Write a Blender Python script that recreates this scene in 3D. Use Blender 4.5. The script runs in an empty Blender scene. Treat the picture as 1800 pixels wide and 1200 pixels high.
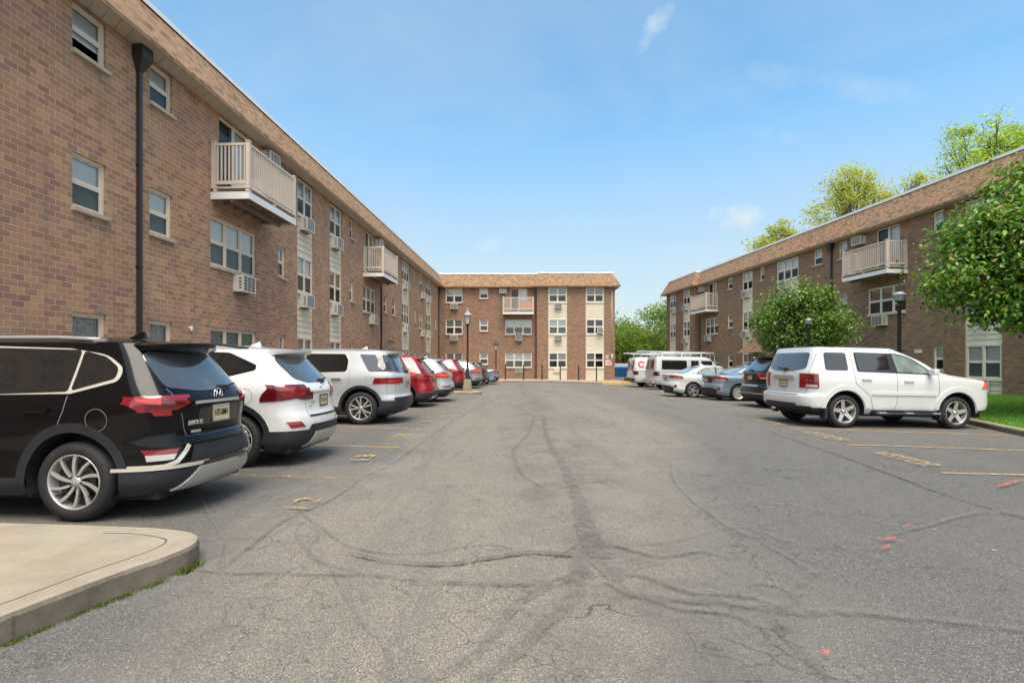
import bpy, bmesh, math, random
import numpy as np
from mathutils import Vector, Matrix
from math import radians as rad, sin, cos, pi

random.seed(7)
rng = np.random.default_rng(11)
SC = bpy.context.scene
COL = SC.collection
CAMZ = 1.42
FPX = 900.0          # focal length in pixels of the 1800 px wide photograph


def lin(r, g, b):
    f = lambda c: (c / 255 / 12.92) if c <= 10 else ((c / 255 + 0.055) / 1.055) ** 2.4
    return (f(r), f(g), f(b), 1.0)


# ------------------------------------------------------------------ materials
MATS = {}


def new_mat(name):
    m = bpy.data.materials.new(name)
    m.use_nodes = True
    m.node_tree.nodes.clear()
    MATS[name] = m
    return m, m.node_tree.nodes, m.node_tree.links


class NT:
    """tiny helper for writing node trees"""

    def __init__(self, name):
        self.m, self.n, self.l = new_mat(name)

    def node(self, t, **kw):
        nd = self.n.new(t)
        for k, v in kw.items():
            setattr(nd, k, v)
        return nd

    def put(self, sock, v):
        if v is None:
            return
        if hasattr(v, 'is_output') or isinstance(v, bpy.types.NodeSocket):
            self.l.new(v, sock)
        else:
            sock.default_value = v

    def math(self, op, a, b=None, c=None, clamp=False):
        nd = self.node('ShaderNodeMath', operation=op, use_clamp=clamp)
        self.put(nd.inputs[0], a)
        if b is not None:
            self.put(nd.inputs[1], b)
        if c is not None:
            self.put(nd.inputs[2], c)
        return nd.outputs[0]

    def mix(self, fac, a, b, mode='MIX'):
        nd = self.node('ShaderNodeMix', data_type='RGBA', blend_type=mode)
        self.put(nd.inputs[0], fac)
        self.put(nd.inputs[6], a)
        self.put(nd.inputs[7], b)
        return nd.outputs[2]

    def ramp(self, fac, stops, mode='LINEAR'):
        nd = self.node('ShaderNodeValToRGB')
        cr = nd.color_ramp
        cr.interpolation = mode
        while len(cr.elements) < len(stops):
            cr.elements.new(0.5)
        for e, (p, c) in zip(cr.elements, stops):
            e.position = p
            e.color = c if len(c) == 4 else (*c, 1)
        self.put(nd.inputs[0], fac)
        return nd.outputs[0]

    def mapr(self, v, a, b, c=0.0, d=1.0):
        nd = self.node('ShaderNodeMapRange')
        nd.clamp = True
        self.put(nd.inputs[0], v)
        for i, x in enumerate((a, b, c, d)):
            nd.inputs[i + 1].default_value = x
        return nd.outputs[0]

    def noise(self, vec, scale, detail=3.0, rough=0.5, dist=0.0):
        nd = self.node('ShaderNodeTexNoise')
        self.put(nd.inputs['Vector'], vec)
        nd.inputs['Scale'].default_value = scale
        nd.inputs['Detail'].default_value = detail
        nd.inputs['Roughness'].default_value = rough
        nd.inputs['Distortion'].default_value = dist
        return nd.outputs[0]

    def sep(self, v):
        nd = self.node('ShaderNodeSeparateXYZ')
        self.l.new(v, nd.inputs[0])
        return nd.outputs

    def comb(self, x, y, z=0.0):
        nd = self.node('ShaderNodeCombineXYZ')
        for i, v in enumerate((x, y, z)):
            self.put(nd.inputs[i], v)
        return nd.outputs[0]

    def coord(self, which='Object'):
        return self.node('ShaderNodeTexCoord').outputs[which]

    def bump(self, h, strength=0.3, dist=0.01):
        nd = self.node('ShaderNodeBump')
        nd.inputs['Strength'].default_value = strength
        nd.inputs['Distance'].default_value = dist
        self.l.new(h, nd.inputs['Height'])
        return nd.outputs[0]

    def bsdf(self, color, rough=0.6, metal=0.0, normal=None, coat=0.0, spec=0.5, **kw):
        nd = self.node('ShaderNodeBsdfPrincipled')
        self.put(nd.inputs['Base Color'], color)
        self.put(nd.inputs['Roughness'], rough)
        self.put(nd.inputs['Metallic'], metal)
        nd.inputs['Specular IOR Level'].default_value = spec
        if coat:
            nd.inputs['Coat Weight'].default_value = coat
            nd.inputs['Coat Roughness'].default_value = 0.03
        if normal is not None:
            self.l.new(normal, nd.inputs['Normal'])
        for k, v in kw.items():
            self.put(nd.inputs[k.replace('_', ' ')], v)
        return nd

    def out(self, sh):
        o = self.node('ShaderNodeOutputMaterial')
        self.l.new(sh.outputs[0] if hasattr(sh, 'outputs') else sh, o.inputs['Surface'])
        return self.m


def simple(name, color, rough=0.6, metal=0.0, coat=0.0, spec=0.5, var=0.0, vscale=6.0, bump=0.0, bscale=200.0):
    t = NT(name)
    c = tuple(color) if len(color) == 4 else (*color, 1)
    col = c
    nrm = None
    if var or bump:
        oc = t.coord()
    if var:
        n = t.noise(oc, vscale, 4, 0.6)
        col = t.mix(t.mapr(n, 0.3, 0.7), tuple(x * (1 - var) for x in c[:3]) + (1,), tuple(min(1, x * (1 + var)) for x in c[:3]) + (1,))
    if bump:
        nrm = t.bump(t.noise(oc, bscale, 3, 0.6), bump, 0.004)
    t.out(t.bsdf(col, rough, metal, nrm, coat, spec))
    return t.m


def tiles_nodes(t, u, v, L, h, joint, shift='half'):
    """cell ids, joint mask of a running pattern"""
    vv = t.math('DIVIDE', v, h)
    row = t.math('FLOOR', vv)
    if shift == 'half':
        off = t.math('MULTIPLY', t.math('MODULO', t.math('ABSOLUTE', row), 2.0), 0.5)
    else:
        wn = t.node('ShaderNodeTexWhiteNoise', noise_dimensions='1D')
        t.put(wn.inputs['W'], row)
        off = wn.outputs[0]
    uu = t.math('ADD', t.math('DIVIDE', u, L), off)
    colm = t.math('FLOOR', uu)
    fx = t.math('FRACT', uu)
    fz = t.math('FRACT', vv)
    wn = t.node('ShaderNodeTexWhiteNoise', noise_dimensions='2D')
    t.put(wn.inputs['Vector'], t.comb(colm, row))
    return wn.outputs[0], fx, fz, row


def brick_mat(name, ramp, mortar, L=0.224, h=0.112):
    t = NT(name)
    oc = t.coord()
    nrm = t.sep(t.coord('Normal'))
    s = t.sep(oc)
    side = t.math('GREATER_THAN', t.math('ABSOLUTE', nrm[0]), 0.7)
    u = t.math('ADD', t.math('MULTIPLY', s[0], t.math('SUBTRACT', 1.0, side)), t.math('MULTIPLY', s[1], side))
    rnd, fx, fz, row = tiles_nodes(t, u, s[2], L, h, 0.01)
    # joint masks (1 in the brick, 0 in the joint)
    mx = t.mapr(fx, 0.030, 0.050)
    mz = t.mapr(fz, 0.075, 0.105)
    mask = t.math('MULTIPLY', mx, mz)
    bc = t.ramp(rnd, ramp, 'LINEAR')
    n1 = t.noise(oc, 42, 4, 0.65)
    n2 = t.noise(oc, 0.55, 4, 0.6)
    n3 = t.noise(oc, 190, 2, 0.6)
    bc = t.mix(t.mapr(n1, 0.25, 0.75, 0.0, 0.34), bc, (0.15, 0.095, 0.065, 1))
    bc = t.mix(t.mapr(n3, 0.52, 0.8, 0.0, 0.45), bc, (0.42, 0.3, 0.21, 1))
    mc = t.mix(t.mapr(n1, 0.3, 0.7), mortar, tuple(x * 0.78 for x in mortar[:3]) + (1,))
    col = t.mix(mask, mc, bc)
    col = t.mix(t.mapr(n2, 0.38, 0.66, 0.0, 0.5), col, t.mix(0.5, col, (0.17, 0.125, 0.1, 1)))
    # thin rain streaks (dirt that runs down the face)
    st = t.noise(t.comb(t.math('MULTIPLY', u, 2.2), t.math('MULTIPLY', s[2], 0.10)), 1.6, 4, 0.6)
    col = t.mix(t.mapr(st, 0.52, 0.74, 0.0, 0.36), col, (0.16, 0.12, 0.095, 1))
    hgt = t.math('ADD', t.math('MULTIPLY', mask, 1.0), t.math('MULTIPLY', n1, 0.35))
    t.out(t.bsdf(col, 0.88, 0, t.bump(hgt, 0.45, 0.006), spec=0.25))
    return t.m


def shingle_mat(name, base):
    t = NT(name)
    uv = t.sep(t.coord('UV'))
    rnd, fx, fz, row = tiles_nodes(t, uv[0], uv[1], 0.14, 0.112, 0.01, 'rand')
    oc = t.coord()
    ramp = [(0.0, tuple(x * 0.50 for x in base)), (0.2, tuple(x * 0.80 for x in base)), (0.5, base),
            (0.8, tuple(x * 1.12 for x in base)), (1.0, tuple(x * 1.30 for x in base))]
    c = t.ramp(rnd, ramp)
    edge = t.mapr(fz, 0.03, 0.16)                    # butt edge of each course
    slot = t.math('MULTIPLY', t.mapr(fx, 0.02, 0.08), 1.0)
    tab = t.math('GREATER_THAN', rnd, 0.34)
    slot = t.math('MAXIMUM', slot, tab)
    m = t.math('MULTIPLY', edge, slot)
    n = t.noise(oc, 160, 3, 0.7)
    n2 = t.noise(oc, 0.8, 3, 0.6)
    c = t.mix(t.mapr(n, 0.3, 0.75, 0, 0.5), c, tuple(x * 0.55 for x in base) + (1,))
    c = t.mix(m, tuple(x * 0.26 for x in base) + (1,), c)
    c = t.mix(t.mapr(n2, 0.4, 0.7, 0, 0.22), c, (0.2, 0.13, 0.08, 1))
    h = t.math('ADD', t.math('MULTIPLY', t.math('SUBTRACT', 1.0, fz), m), t.math('MULTIPLY', n, 0.3))
    t.out(t.bsdf(c, 0.92, 0, t.bump(h, 0.5, 0.012), spec=0.2))
    return t.m


def glass_mat(name, tint, base_refl=0.06, refl=0.9, rough=0.02):
    """window pane: see-through, mirror reflection by angle"""
    t = NT(name)
    tr = t.node('ShaderNodeBsdfTransparent')
    tr.inputs[0].default_value = (*tint, 1)
    gl = t.node('ShaderNodeBsdfGlossy')
    gl.inputs['Roughness'].default_value = rough
    gl.inputs['Color'].default_value = (0.95, 0.97, 1, 1)
    fr = t.node('ShaderNodeFresnel')
    fr.inputs['IOR'].default_value = 1.5
    f = t.math('ADD', t.math('MULTIPLY', fr.outputs[0], refl), base_refl, clamp=True)
    mx = t.node('ShaderNodeMixShader')
    t.l.new(f, mx.inputs[0])
    t.l.new(tr.outputs[0], mx.inputs[1])
    t.l.new(gl.outputs[0], mx.inputs[2])
    t.out(mx)
    return t.m


def paint(name, c, metal=0.0, rough=0.32, coat=1.0):
    t = NT(name)
    oc = t.coord()
    n = t.noise(oc, 2.5, 4, 0.6)
    s = t.sep(oc)
    dirt = t.math('MULTIPLY', t.mapr(s[2], 0.25, 0.75, 1.0, 0.0), t.mapr(n, 0.35, 0.75, 0.05, 0.45))
    col = t.mix(dirt, (*c, 1), (0.17, 0.15, 0.13, 1) if sum(c) > 0.3 else tuple(min(1, x * 1.3 + 0.004) for x in c) + (1,))
    b = t.bsdf(col, t.mapr(n, 0.2, 0.8, rough * 0.85, rough * 1.2), metal, None, coat, 0.5 if sum(c) > 0.05 else 0.1)
    # dust roughens the lacquer a little
    t.put(b.inputs['Coat Roughness'], t.mapr(t.noise(oc, 14, 4, 0.7), 0.3, 0.8, 0.015, 0.09))
    t.out(b)
    return t.m


def leaf_mat(name, stops, trans=0.35, rough=0.45):
    t = NT(name)
    g = t.node('ShaderNodeNewGeometry')
    c = t.ramp(g.outputs['Random Per Island'], stops)
    b = t.bsdf(c, rough, spec=0.4)
    tl = t.node('ShaderNodeBsdfTranslucent')
    t.l.new(t.mix(1.0, c, (1.35, 1.5, 0.5, 1), 'MULTIPLY'), tl.inputs[0])
    mx = t.node('ShaderNodeMixShader')
    mx.inputs[0].default_value = trans
    t.l.new(b.outputs[0], mx.inputs[1])
    t.l.new(tl.outputs[0], mx.inputs[2])
    t.out(mx)
    return t.m


# ------------------------------------------------------------------ mesh tools
class MB:
    def __init__(self):
        self.v, self.f, self.mi, self.sm, self.uv = [], [], [], [], {}

    def add(self, verts, faces, mi=0, smooth=False, uvs=None):
        b = len(self.v)
        self.v += [tuple(p) for p in verts]
        for k, f in enumerate(faces):
            if uvs is not None:
                self.uv[len(self.f)] = uvs[k]
            self.f.append(tuple(b + i for i in f))
            self.mi.append(mi)
            self.sm.append(smooth)
        return b

    def quad(self, a, b, c, d, mi=0, uv=None):
        self.add([a, b, c, d], [(0, 1, 2, 3)], mi, False, [uv] if uv else None)

    def box(self, x0, x1, y0, y1, z0, z1, mi=0, M=None):
        if x0 > x1: x0, x1 = x1, x0
        if y0 > y1: y0, y1 = y1, y0
        if z0 > z1: z0, z1 = z1, z0
        vs = [(x, y, z) for z in (z0, z1) for y in (y0, y1) for x in (x0, x1)]
        if M is not None:
            vs = [M @ Vector(p) for p in vs]
        self.add(vs, [(0, 2, 3, 1), (4, 5, 7, 6), (0, 1, 5, 4), (2, 6, 7, 3), (0, 4, 6, 2), (1, 3, 7, 5)], mi)

    def tube(self, p0, p1, r0, r1=None, n=10, mi=0, caps=True, smooth=True):
        r1 = r0 if r1 is None else r1
        p0, p1 = Vector(p0), Vector(p1)
        d = (p1 - p0)
        if d.length < 1e-6: return
        d.normalize()
        a = d.orthogonal().normalized()
        b = d.cross(a)
        vs = []
        for p, r in ((p0, r0), (p1, r1)):
            for i in range(n):
                t = 2 * pi * i / n
                vs.append(p + (a * cos(t) + b * sin(t)) * r)
        fs = [(i, (i + 1) % n, n + (i + 1) % n, n + i) for i in range(n)]
        k = self.add(vs, fs, mi, smooth)
        if caps:
            self.f.append(tuple(k + i for i in reversed(range(n)))); self.mi.append(mi); self.sm.append(False)
            self.f.append(tuple(k + n + i for i in range(n))); self.mi.append(mi); self.sm.append(False)

    def path(self, pts, r, n=8, mi=0, smooth=True):
        """tube along a polyline, r a number or a list"""
        pts = [Vector(p) for p in pts]
        rs = r if isinstance(r, (list, tuple)) else [r] * len(pts)
        vs, fs = [], []
        up = None
        for i, p in enumerate(pts):
            d = (pts[min(i + 1, len(pts) - 1)] - pts[max(i - 1, 0)]).normalized()
            if up is None:
                up = d.orthogonal().normalized()
            else:
                up = (up - d * up.dot(d))
                up = up.normalized() if up.length > 1e-5 else d.orthogonal().normalized()
            b = d.cross(up)
            for k in range(n):
                t = 2 * pi * k / n
                vs.append(p + (up * cos(t) + b * sin(t)) * rs[i])
        for i in range(len(pts) - 1):
            for k in range(n):
                fs.append((i * n + k, i * n + (k + 1) % n, (i + 1) * n + (k + 1) % n, (i + 1) * n + k))
        b0 = self.add(vs, fs, mi, smooth)
        self.f.append(tuple(b0 + k for k in reversed(range(n)))); self.mi.append(mi); self.sm.append(False)
        e = b0 + (len(pts) - 1) * n
        self.f.append(tuple(e + k for k in range(n))); self.mi.append(mi); self.sm.append(False)

    def lathe(self, prof, n=32, mi=0, M=None, smooth=True):
        """prof: list of (r, h) turned about local z"""
        vs, fs = [], []
        for r, h in prof:
            for k in range(n):
                t = 2 * pi * k / n
                p = Vector((r * cos(t), r * sin(t), h))
                vs.append(M @ p if M is not None else p)
        for i in range(len(prof) - 1):
            for k in range(n):
                fs.append((i * n + k, i * n + (k + 1) % n, (i + 1) * n + (k + 1) % n, (i + 1) * n + k))
        self.add(vs, fs, mi, smooth)

    def prism(self, poly, y0, y1, mi=0, M=None):
        """poly in (x,z), extruded along y"""
        n = len(poly)
        vs = [(x, y0, z) for x, z in poly] + [(x, y1, z) for x, z in poly]
        if M is not None:
            vs = [M @ Vector(p) for p in vs]
        fs = [tuple(range(n)), tuple(reversed(range(n, 2 * n)))] + [(i, n + i, n + (i + 1) % n, (i + 1) % n) for i in range(n)]
        self.add(vs, fs, mi)

    def build(self, name, mats, parent=None, loc=None, bevel=0.0, smooth=None, fix=True):
        me = bpy.data.meshes.new(name)
        me.from_pydata(self.v, [], self.f)
        if not isinstance(mats, (list, tuple)):
            mats = [mats]
        for m in mats:
            me.materials.append(m)
        me.polygons.foreach_set('material_index', self.mi)
        me.polygons.foreach_set('use_smooth', [True] * len(self.f) if smooth else self.sm)
        if self.uv:
            uvl = me.uv_layers.new(name='UVMap')
            for fi, uvs in self.uv.items():
                p = me.polygons[fi]
                for li, w in zip(p.loop_indices, uvs):
                    uvl.data[li].uv = w
        if bevel or fix:
            bm = bmesh.new()
            bm.from_mesh(me)
            if bevel:
                bmesh.ops.remove_doubles(bm, verts=bm.verts, dist=1e-5)
                ed = [e for e in bm.edges if len(e.link_faces) == 2 and e.calc_face_angle(0) > rad(40)]
                bmesh.ops.bevel(bm, geom=ed, offset=bevel, segments=2, affect='EDGES', profile=0.6, clamp_overlap=True)
            bmesh.ops.recalc_face_normals(bm, faces=bm.faces)
            bm.to_mesh(me)
            bm.free()
        o = bpy.data.objects.new(name, me)
        COL.objects.link(o)
        if parent is not None:
            o.parent = parent
        if loc is not None:
            o.location = loc
        return o


def empty(name, loc=(0, 0, 0), rz=0.0):
    o = bpy.data.objects.new(name, None)
    o.empty_display_size = 0.3
    COL.objects.link(o)
    o.location = loc
    o.rotation_euler = (0, 0, rz)
    return o


def tag(o, label=None, cat=None, group=None, kind=None):
    if label: o['label'] = label
    if cat: o['category'] = cat
    if group: o['group'] = group
    if kind: o['kind'] = kind
    return o


def copy_tree(o, parent=None):
    c = o.copy()
    COL.objects.link(c)
    if parent is not None:
        c.parent = parent
    for ch in list(o.children):
        copy_tree(ch, c)
    return c


def text_mesh(s, name, size, mat, parent, M, width=None, extrude=0.002, bold=0.0):
    cu = bpy.data.curves.new('t', 'FONT')
    cu.body = s
    cu.size = size
    cu.align_x = 'CENTER'
    cu.align_y = 'CENTER'
    cu.extrude = extrude
    cu.offset = bold
    cu.resolution_u = 3
    ob = bpy.data.objects.new('t', cu)
    COL.objects.link(ob)
    bpy.context.view_layer.update()
    me = bpy.data.meshes.new_from_object(ob.evaluated_get(bpy.context.evaluated_depsgraph_get()))
    bpy.data.objects.remove(ob)
    bpy.data.curves.remove(cu)
    xs = [v.co.x for v in me.vertices]
    sx = 1.0 if not width else width / max(1e-6, max(xs) - min(xs))
    for v in me.vertices:
        v.co = M @ Vector((v.co.x * sx, v.co.y, v.co.z))
    me.materials.clear()
    me.materials.append(mat)
    me.name = name
    o = bpy.data.objects.new(name, me)
    COL.objects.link(o)
    if parent is not None:
        o.parent = parent
    return o


def pchip(pts):
    pts = sorted(pts)
    x = np.array([p[0] for p in pts], float)
    y = np.array([p[1] for p in pts], float)
    h = np.diff(x)
    d = np.diff(y) / h
    m = np.zeros(len(x))
    m[0], m[-1] = d[0], d[-1]
    for i in range(1, len(x) - 1):
        if d[i - 1] * d[i] <= 0:
            m[i] = 0
        else:
            w1, w2 = 2 * h[i] + h[i - 1], h[i] + 2 * h[i - 1]
            m[i] = (w1 + w2) / (w1 / d[i - 1] + w2 / d[i])

    def f(t):
        t = min(max(t, x[0]), x[-1])
        i = min(max(int(np.searchsorted(x, t)) - 1, 0), len(h) - 1)
        s = (t - x[i]) / h[i]
        return float((2 * s**3 - 3 * s**2 + 1) * y[i] + (s**3 - 2 * s**2 + s) * h[i] * m[i]
                     + (-2 * s**3 + 3 * s**2) * y[i + 1] + (s**3 - s**2) * h[i] * m[i + 1])
    return f


# ------------------------------------------------------------------ the lot's level
def smooth01(t):
    t = min(max(t, 0.0), 1.0)
    return t * t * (3 - 2 * t)


def gz(x, y):
    """level of the asphalt: it falls gently towards the right and the far right"""
    z = -0.02 * max(0.0, min(x, 14) - 6.5)
    z -= 0.010 * max(0.0, min(y, 34) - 20) * smooth01((x - 3) / 5)
    return z


def at(px, py, lift=0.0):
    """ground point seen at a pixel of the 1800 x 1200 photograph (used to measure the markings)"""
    z = 0.0
    for _ in range(6):
        Y = FPX * (CAMZ - z) / (py - 639.0)
        X = (px - 900.0) / FPX * Y
        z = gz(X, Y)
    return Vector((X, Y, z + lift))
# ------------------------------------------------------------------ palette
BR = [(0.0, (0.256, 0.145, 0.1)), (0.15, (0.294, 0.169, 0.115)), (0.32, (0.329, 0.187, 0.122)), (0.5, (0.371, 0.208, 0.129)), (0.68, (0.402, 0.223, 0.132)), (0.84, (0.436, 0.241, 0.135)), (0.94, (0.475, 0.269, 0.14)), (1.0, (0.509, 0.292, 0.15))]
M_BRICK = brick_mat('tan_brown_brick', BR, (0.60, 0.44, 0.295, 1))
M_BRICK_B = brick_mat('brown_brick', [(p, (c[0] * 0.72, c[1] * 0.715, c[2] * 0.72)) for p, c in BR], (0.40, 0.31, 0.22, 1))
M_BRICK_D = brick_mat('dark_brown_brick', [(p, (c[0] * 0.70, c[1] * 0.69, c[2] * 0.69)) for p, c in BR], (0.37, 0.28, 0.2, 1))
M_SHINGLE = shingle_mat('tan_shingle', (0.345, 0.212, 0.127))
M_COPING = simple('white_coping', (0.78, 0.77, 0.74), 0.5, var=0.05)
M_SOFFIT = simple('beige_soffit', (0.47, 0.40, 0.31), 0.6, var=0.06, vscale=2)
M_SIDING = simple('cream_siding', (0.62, 0.545, 0.42), 0.55, var=0.05, vscale=1.5, bump=0.05, bscale=60)
M_SIDING_W = simple('ivory_siding', (0.70, 0.63, 0.49), 0.55, var=0.05, vscale=1.5, bump=0.05, bscale=60)
M_FRAME = simple('almond_vinyl', (0.60, 0.52, 0.42), 0.45, var=0.04)
M_FRAME_L = simple('light_vinyl', (0.68, 0.63, 0.54), 0.45, var=0.04)
M_SILL = simple('stone_sill', (0.40, 0.33, 0.25), 0.85, var=0.2, vscale=9, bump=0.3, bscale=60)
M_PANE = glass_mat('window_glass', (0.90, 0.92, 0.90), 0.05, 0.8)
M_SCREEN = glass_mat('screened_glass', (0.34, 0.37, 0.37), 0.03, 0.28, 0.12)
M_BLIND = simple('white_blind', (0.72, 0.72, 0.70), 0.7, var=0.04)
M_BLIND2 = simple('ivory_blind', (0.66, 0.61, 0.50), 0.7, var=0.05)
M_BLIND3 = simple('grey_blind', (0.46, 0.47, 0.47), 0.7, var=0.06)
M_CURTAIN_T = simple('tan_curtain', (0.36, 0.27, 0.19), 0.85, var=0.25, vscale=14)
M_CURTAIN = simple('sage_curtain', (0.34, 0.38, 0.33), 0.85, var=0.2, vscale=14)
M_CURTAIN_W = simple('net_curtain', (0.48, 0.48, 0.46), 0.85, var=0.25, vscale=18)
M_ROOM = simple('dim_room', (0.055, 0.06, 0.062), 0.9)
M_AC = simple('ac_housing', (0.56, 0.52, 0.46), 0.5, var=0.07)
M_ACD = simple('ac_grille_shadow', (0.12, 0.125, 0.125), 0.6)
M_ACS = simple('ac_slats', (0.42, 0.40, 0.37), 0.5)
M_BAL = simple('taupe_railing', (0.56, 0.47, 0.385), 0.45, var=0.05)
M_BALW = simple('white_fascia', (0.72, 0.69, 0.66), 0.45, var=0.06)
M_WOOD = simple('deck_joists', (0.21, 0.155, 0.11), 0.8, var=0.2)
M_DSP = simple('dark_downspout', (0.030, 0.029, 0.029), 0.40, metal=0.2)
M_DSPB = simple('brown_downspout', (0.085, 0.055, 0.042), 0.5)
M_ROOFM = simple('roof_membrane', (0.32, 0.31, 0.30), 0.9, var=0.1)
M_PIPE = simple('conduit', (0.50, 0.42, 0.38), 0.5)

M_TYRE = simple('tyre_rubber', (0.016, 0.016, 0.017), 0.75, var=0.25, vscale=12, bump=0.2, bscale=90)
M_ALLOY = simple('alloy', (0.50, 0.485, 0.46), 0.32, metal=0.5)
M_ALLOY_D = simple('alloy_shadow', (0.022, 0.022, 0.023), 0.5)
M_HUBCAP = simple('silver_hubcap', (0.62, 0.62, 0.62), 0.35, metal=0.55)
M_DISC = simple('brake_disc', (0.02, 0.019, 0.018), 0.6)
M_PLASTIC = simple('black_trim', (0.014, 0.016, 0.020), 0.5, var=0.15, bump=0.05)
M_PLASTIC_G = simple('gloss_black', (0.008, 0.008, 0.009), 0.12, coat=0.6)
M_UNDER = simple('underbody', (0.006, 0.006, 0.006), 0.85)
M_SEAM = simple('panel_gap', (0.012, 0.012, 0.012), 0.8)
M_SEAM_L = simple('panel_gap_light', (0.16, 0.16, 0.16), 0.8)
M_CHROME = simple('chrome', (0.78, 0.76, 0.72), 0.12, metal=1.0)
M_TRIM = simple('bright_trim', (0.62, 0.58, 0.52), 0.28, metal=0.35, coat=0.4)
M_SATIN = simple('satin_silver', (0.52, 0.505, 0.48), 0.38, metal=0.6, var=0.06)
M_GLASS = simple('car_glass', (0.010, 0.011, 0.012), 0.05, coat=0.9, spec=0.6)
M_GLASS_G = simple('car_glass_grey', (0.045, 0.050, 0.055), 0.05, coat=1.0, spec=0.9)
M_GLASS_L = simple('car_glass_pale', (0.17, 0.21, 0.20), 0.05, coat=1.0, spec=0.8, var=0.5, vscale=3)
M_RED = simple('tail_lens', (0.22, 0.006, 0.009), 0.10, coat=1.0)
M_RED_D = simple('tail_lens_dark', (0.10, 0.004, 0.006), 0.10, coat=1.0)
M_RED_B = simple('tail_lens_bright', (0.50, 0.028, 0.024), 0.12, coat=1.0)
M_ORANGE = simple('amber_lens', (0.75, 0.14, 0.05), 0.12, coat=1.0)
M_CLEAR = simple('clear_lens', (0.42, 0.39, 0.36), 0.15, coat=1.0)
M_PLATE = simple('plate_yellow', (0.60, 0.52, 0.29), 0.45, var=0.08)
M_PLATE_D = simple('plate_ink', (0.03, 0.03, 0.028), 0.5)
P_BLACK = paint('black_paint', (0.004, 0.004, 0.005), 0.0, 0.22, 0.40)
P_WHITE = paint('white_paint', (0.62, 0.622, 0.615), 0.0, 0.35)
P_SILVER_W = paint('pearl_silver_paint', (0.47, 0.485, 0.49), 0.25, 0.38)
P_SILVER = paint('silver_paint', (0.50, 0.52, 0.545), 0.4, 0.36)
P_RED = paint('red_paint', (0.32, 0.009, 0.013), 0.25, 0.30)
P_RED2 = paint('crimson_paint', (0.29, 0.011, 0.014), 0.2, 0.32)
P_GREY = paint('dark_grey_paint', (0.075, 0.08, 0.082), 0.4, 0.34)
P_LGREY = paint('light_grey_paint', (0.30, 0.325, 0.33), 0.4, 0.36)
P_BLUE = paint('pale_blue_paint', (0.20, 0.275, 0.36), 0.4, 0.34)
P_BLUEG = paint('blue_grey_paint', (0.185, 0.26, 0.325), 0.35, 0.34)
P_CHAR = paint('charcoal_paint', (0.014, 0.015, 0.017), 0.4, 0.28)
P_VAN = paint('van_silver_paint', (0.52, 0.53, 0.545), 0.3, 0.4)

M_IRON = simple('black_iron', (0.012, 0.012, 0.013), 0.42, var=0.2)
M_LANTERN = simple('lantern_glass', (0.50, 0.46, 0.41), 0.25, coat=0.5)
M_LANTERN_G = simple('frosted_lamp_shade', (0.36, 0.385, 0.41), 0.28, coat=0.5, var=0.1)
M_LAMPCAP = simple('grey_lamp_cap', (0.28, 0.29, 0.31), 0.4)
M_DUMP = simple('blue_steel', (0.012, 0.10, 0.27), 0.45, var=0.25, vscale=3)
M_FENCE = simple('beige_vinyl_fence', (0.60, 0.55, 0.45), 0.55, var=0.05, vscale=0.6)
M_SIGN_W = simple('pinkish_sign', (0.66, 0.56, 0.52), 0.5)
M_SIGN_Y = simple('tan_sign', (0.56, 0.45, 0.24), 0.5)
M_SIGN_R = simple('red_print', (0.55, 0.10, 0.10), 0.5)
M_SIGN_B = simple('blue_print', (0.05, 0.09, 0.30), 0.5)
M_LADDER = simple('aluminium', (0.66, 0.66, 0.65), 0.35, metal=0.5)
M_BARK = simple('bark', (0.075, 0.058, 0.045), 0.95, var=0.35, vscale=9, bump=0.6, bscale=30)
M_ORANGEC = simple('orange_cloth', (0.62, 0.26, 0.10), 0.8)
M_BLUET = simple('blue_plastic', (0.02, 0.05, 0.22), 0.5)
M_WHITEP = simple('white_plastic', (0.75, 0.75, 0.74), 0.5)

G_DARK = leaf_mat('pear_leaves', [(0.0, (0.045, 0.12, 0.02)), (0.35, (0.10, 0.22, 0.03)), (0.65, (0.18, 0.325, 0.045)), (0.86, (0.27, 0.42, 0.06)),
                                  (0.95, (0.19, 0.20, 0.03)), (1.0, (0.28, 0.13, 0.03))], 0.28, 0.34)
G_DARK2 = leaf_mat('pear_leaves_far', [(0.0, (0.05, 0.115, 0.022)), (0.4, (0.105, 0.20, 0.034)), (0.8, (0.18, 0.285, 0.05)), (1.0, (0.30, 0.32, 0.08))], 0.3, 0.4)
G_LIME = leaf_mat('spring_leaves', [(0.0, (0.20, 0.30, 0.035)), (0.5, (0.33, 0.43, 0.065)), (1.0, (0.50, 0.56, 0.14))], 0.55, 0.5)
G_YEL = leaf_mat('yellow_spring_leaves', [(0.0, (0.27, 0.32, 0.05)), (0.5, (0.43, 0.44, 0.10)), (1.0, (0.60, 0.53, 0.23))], 0.55, 0.5)
G_WOOD = leaf_mat('woodland_leaves', [(0.0, (0.06, 0.115, 0.010)), (0.5, (0.14, 0.22, 0.018)), (1.0, (0.25, 0.335, 0.04))], 0.4, 0.5)
G_GRASS = leaf_mat('grass_blades', [(0.0, (0.08, 0.19, 0.018)), (0.5, (0.14, 0.30, 0.03)), (1.0, (0.24, 0.41, 0.05))], 0.3, 0.5)
G_MOSS = leaf_mat('moss_tufts', [(0.0, (0.05, 0.075, 0.012)), (0.6, (0.115, 0.165, 0.018)), (1.0, (0.20, 0.20, 0.05))], 0.3, 0.6)


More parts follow.
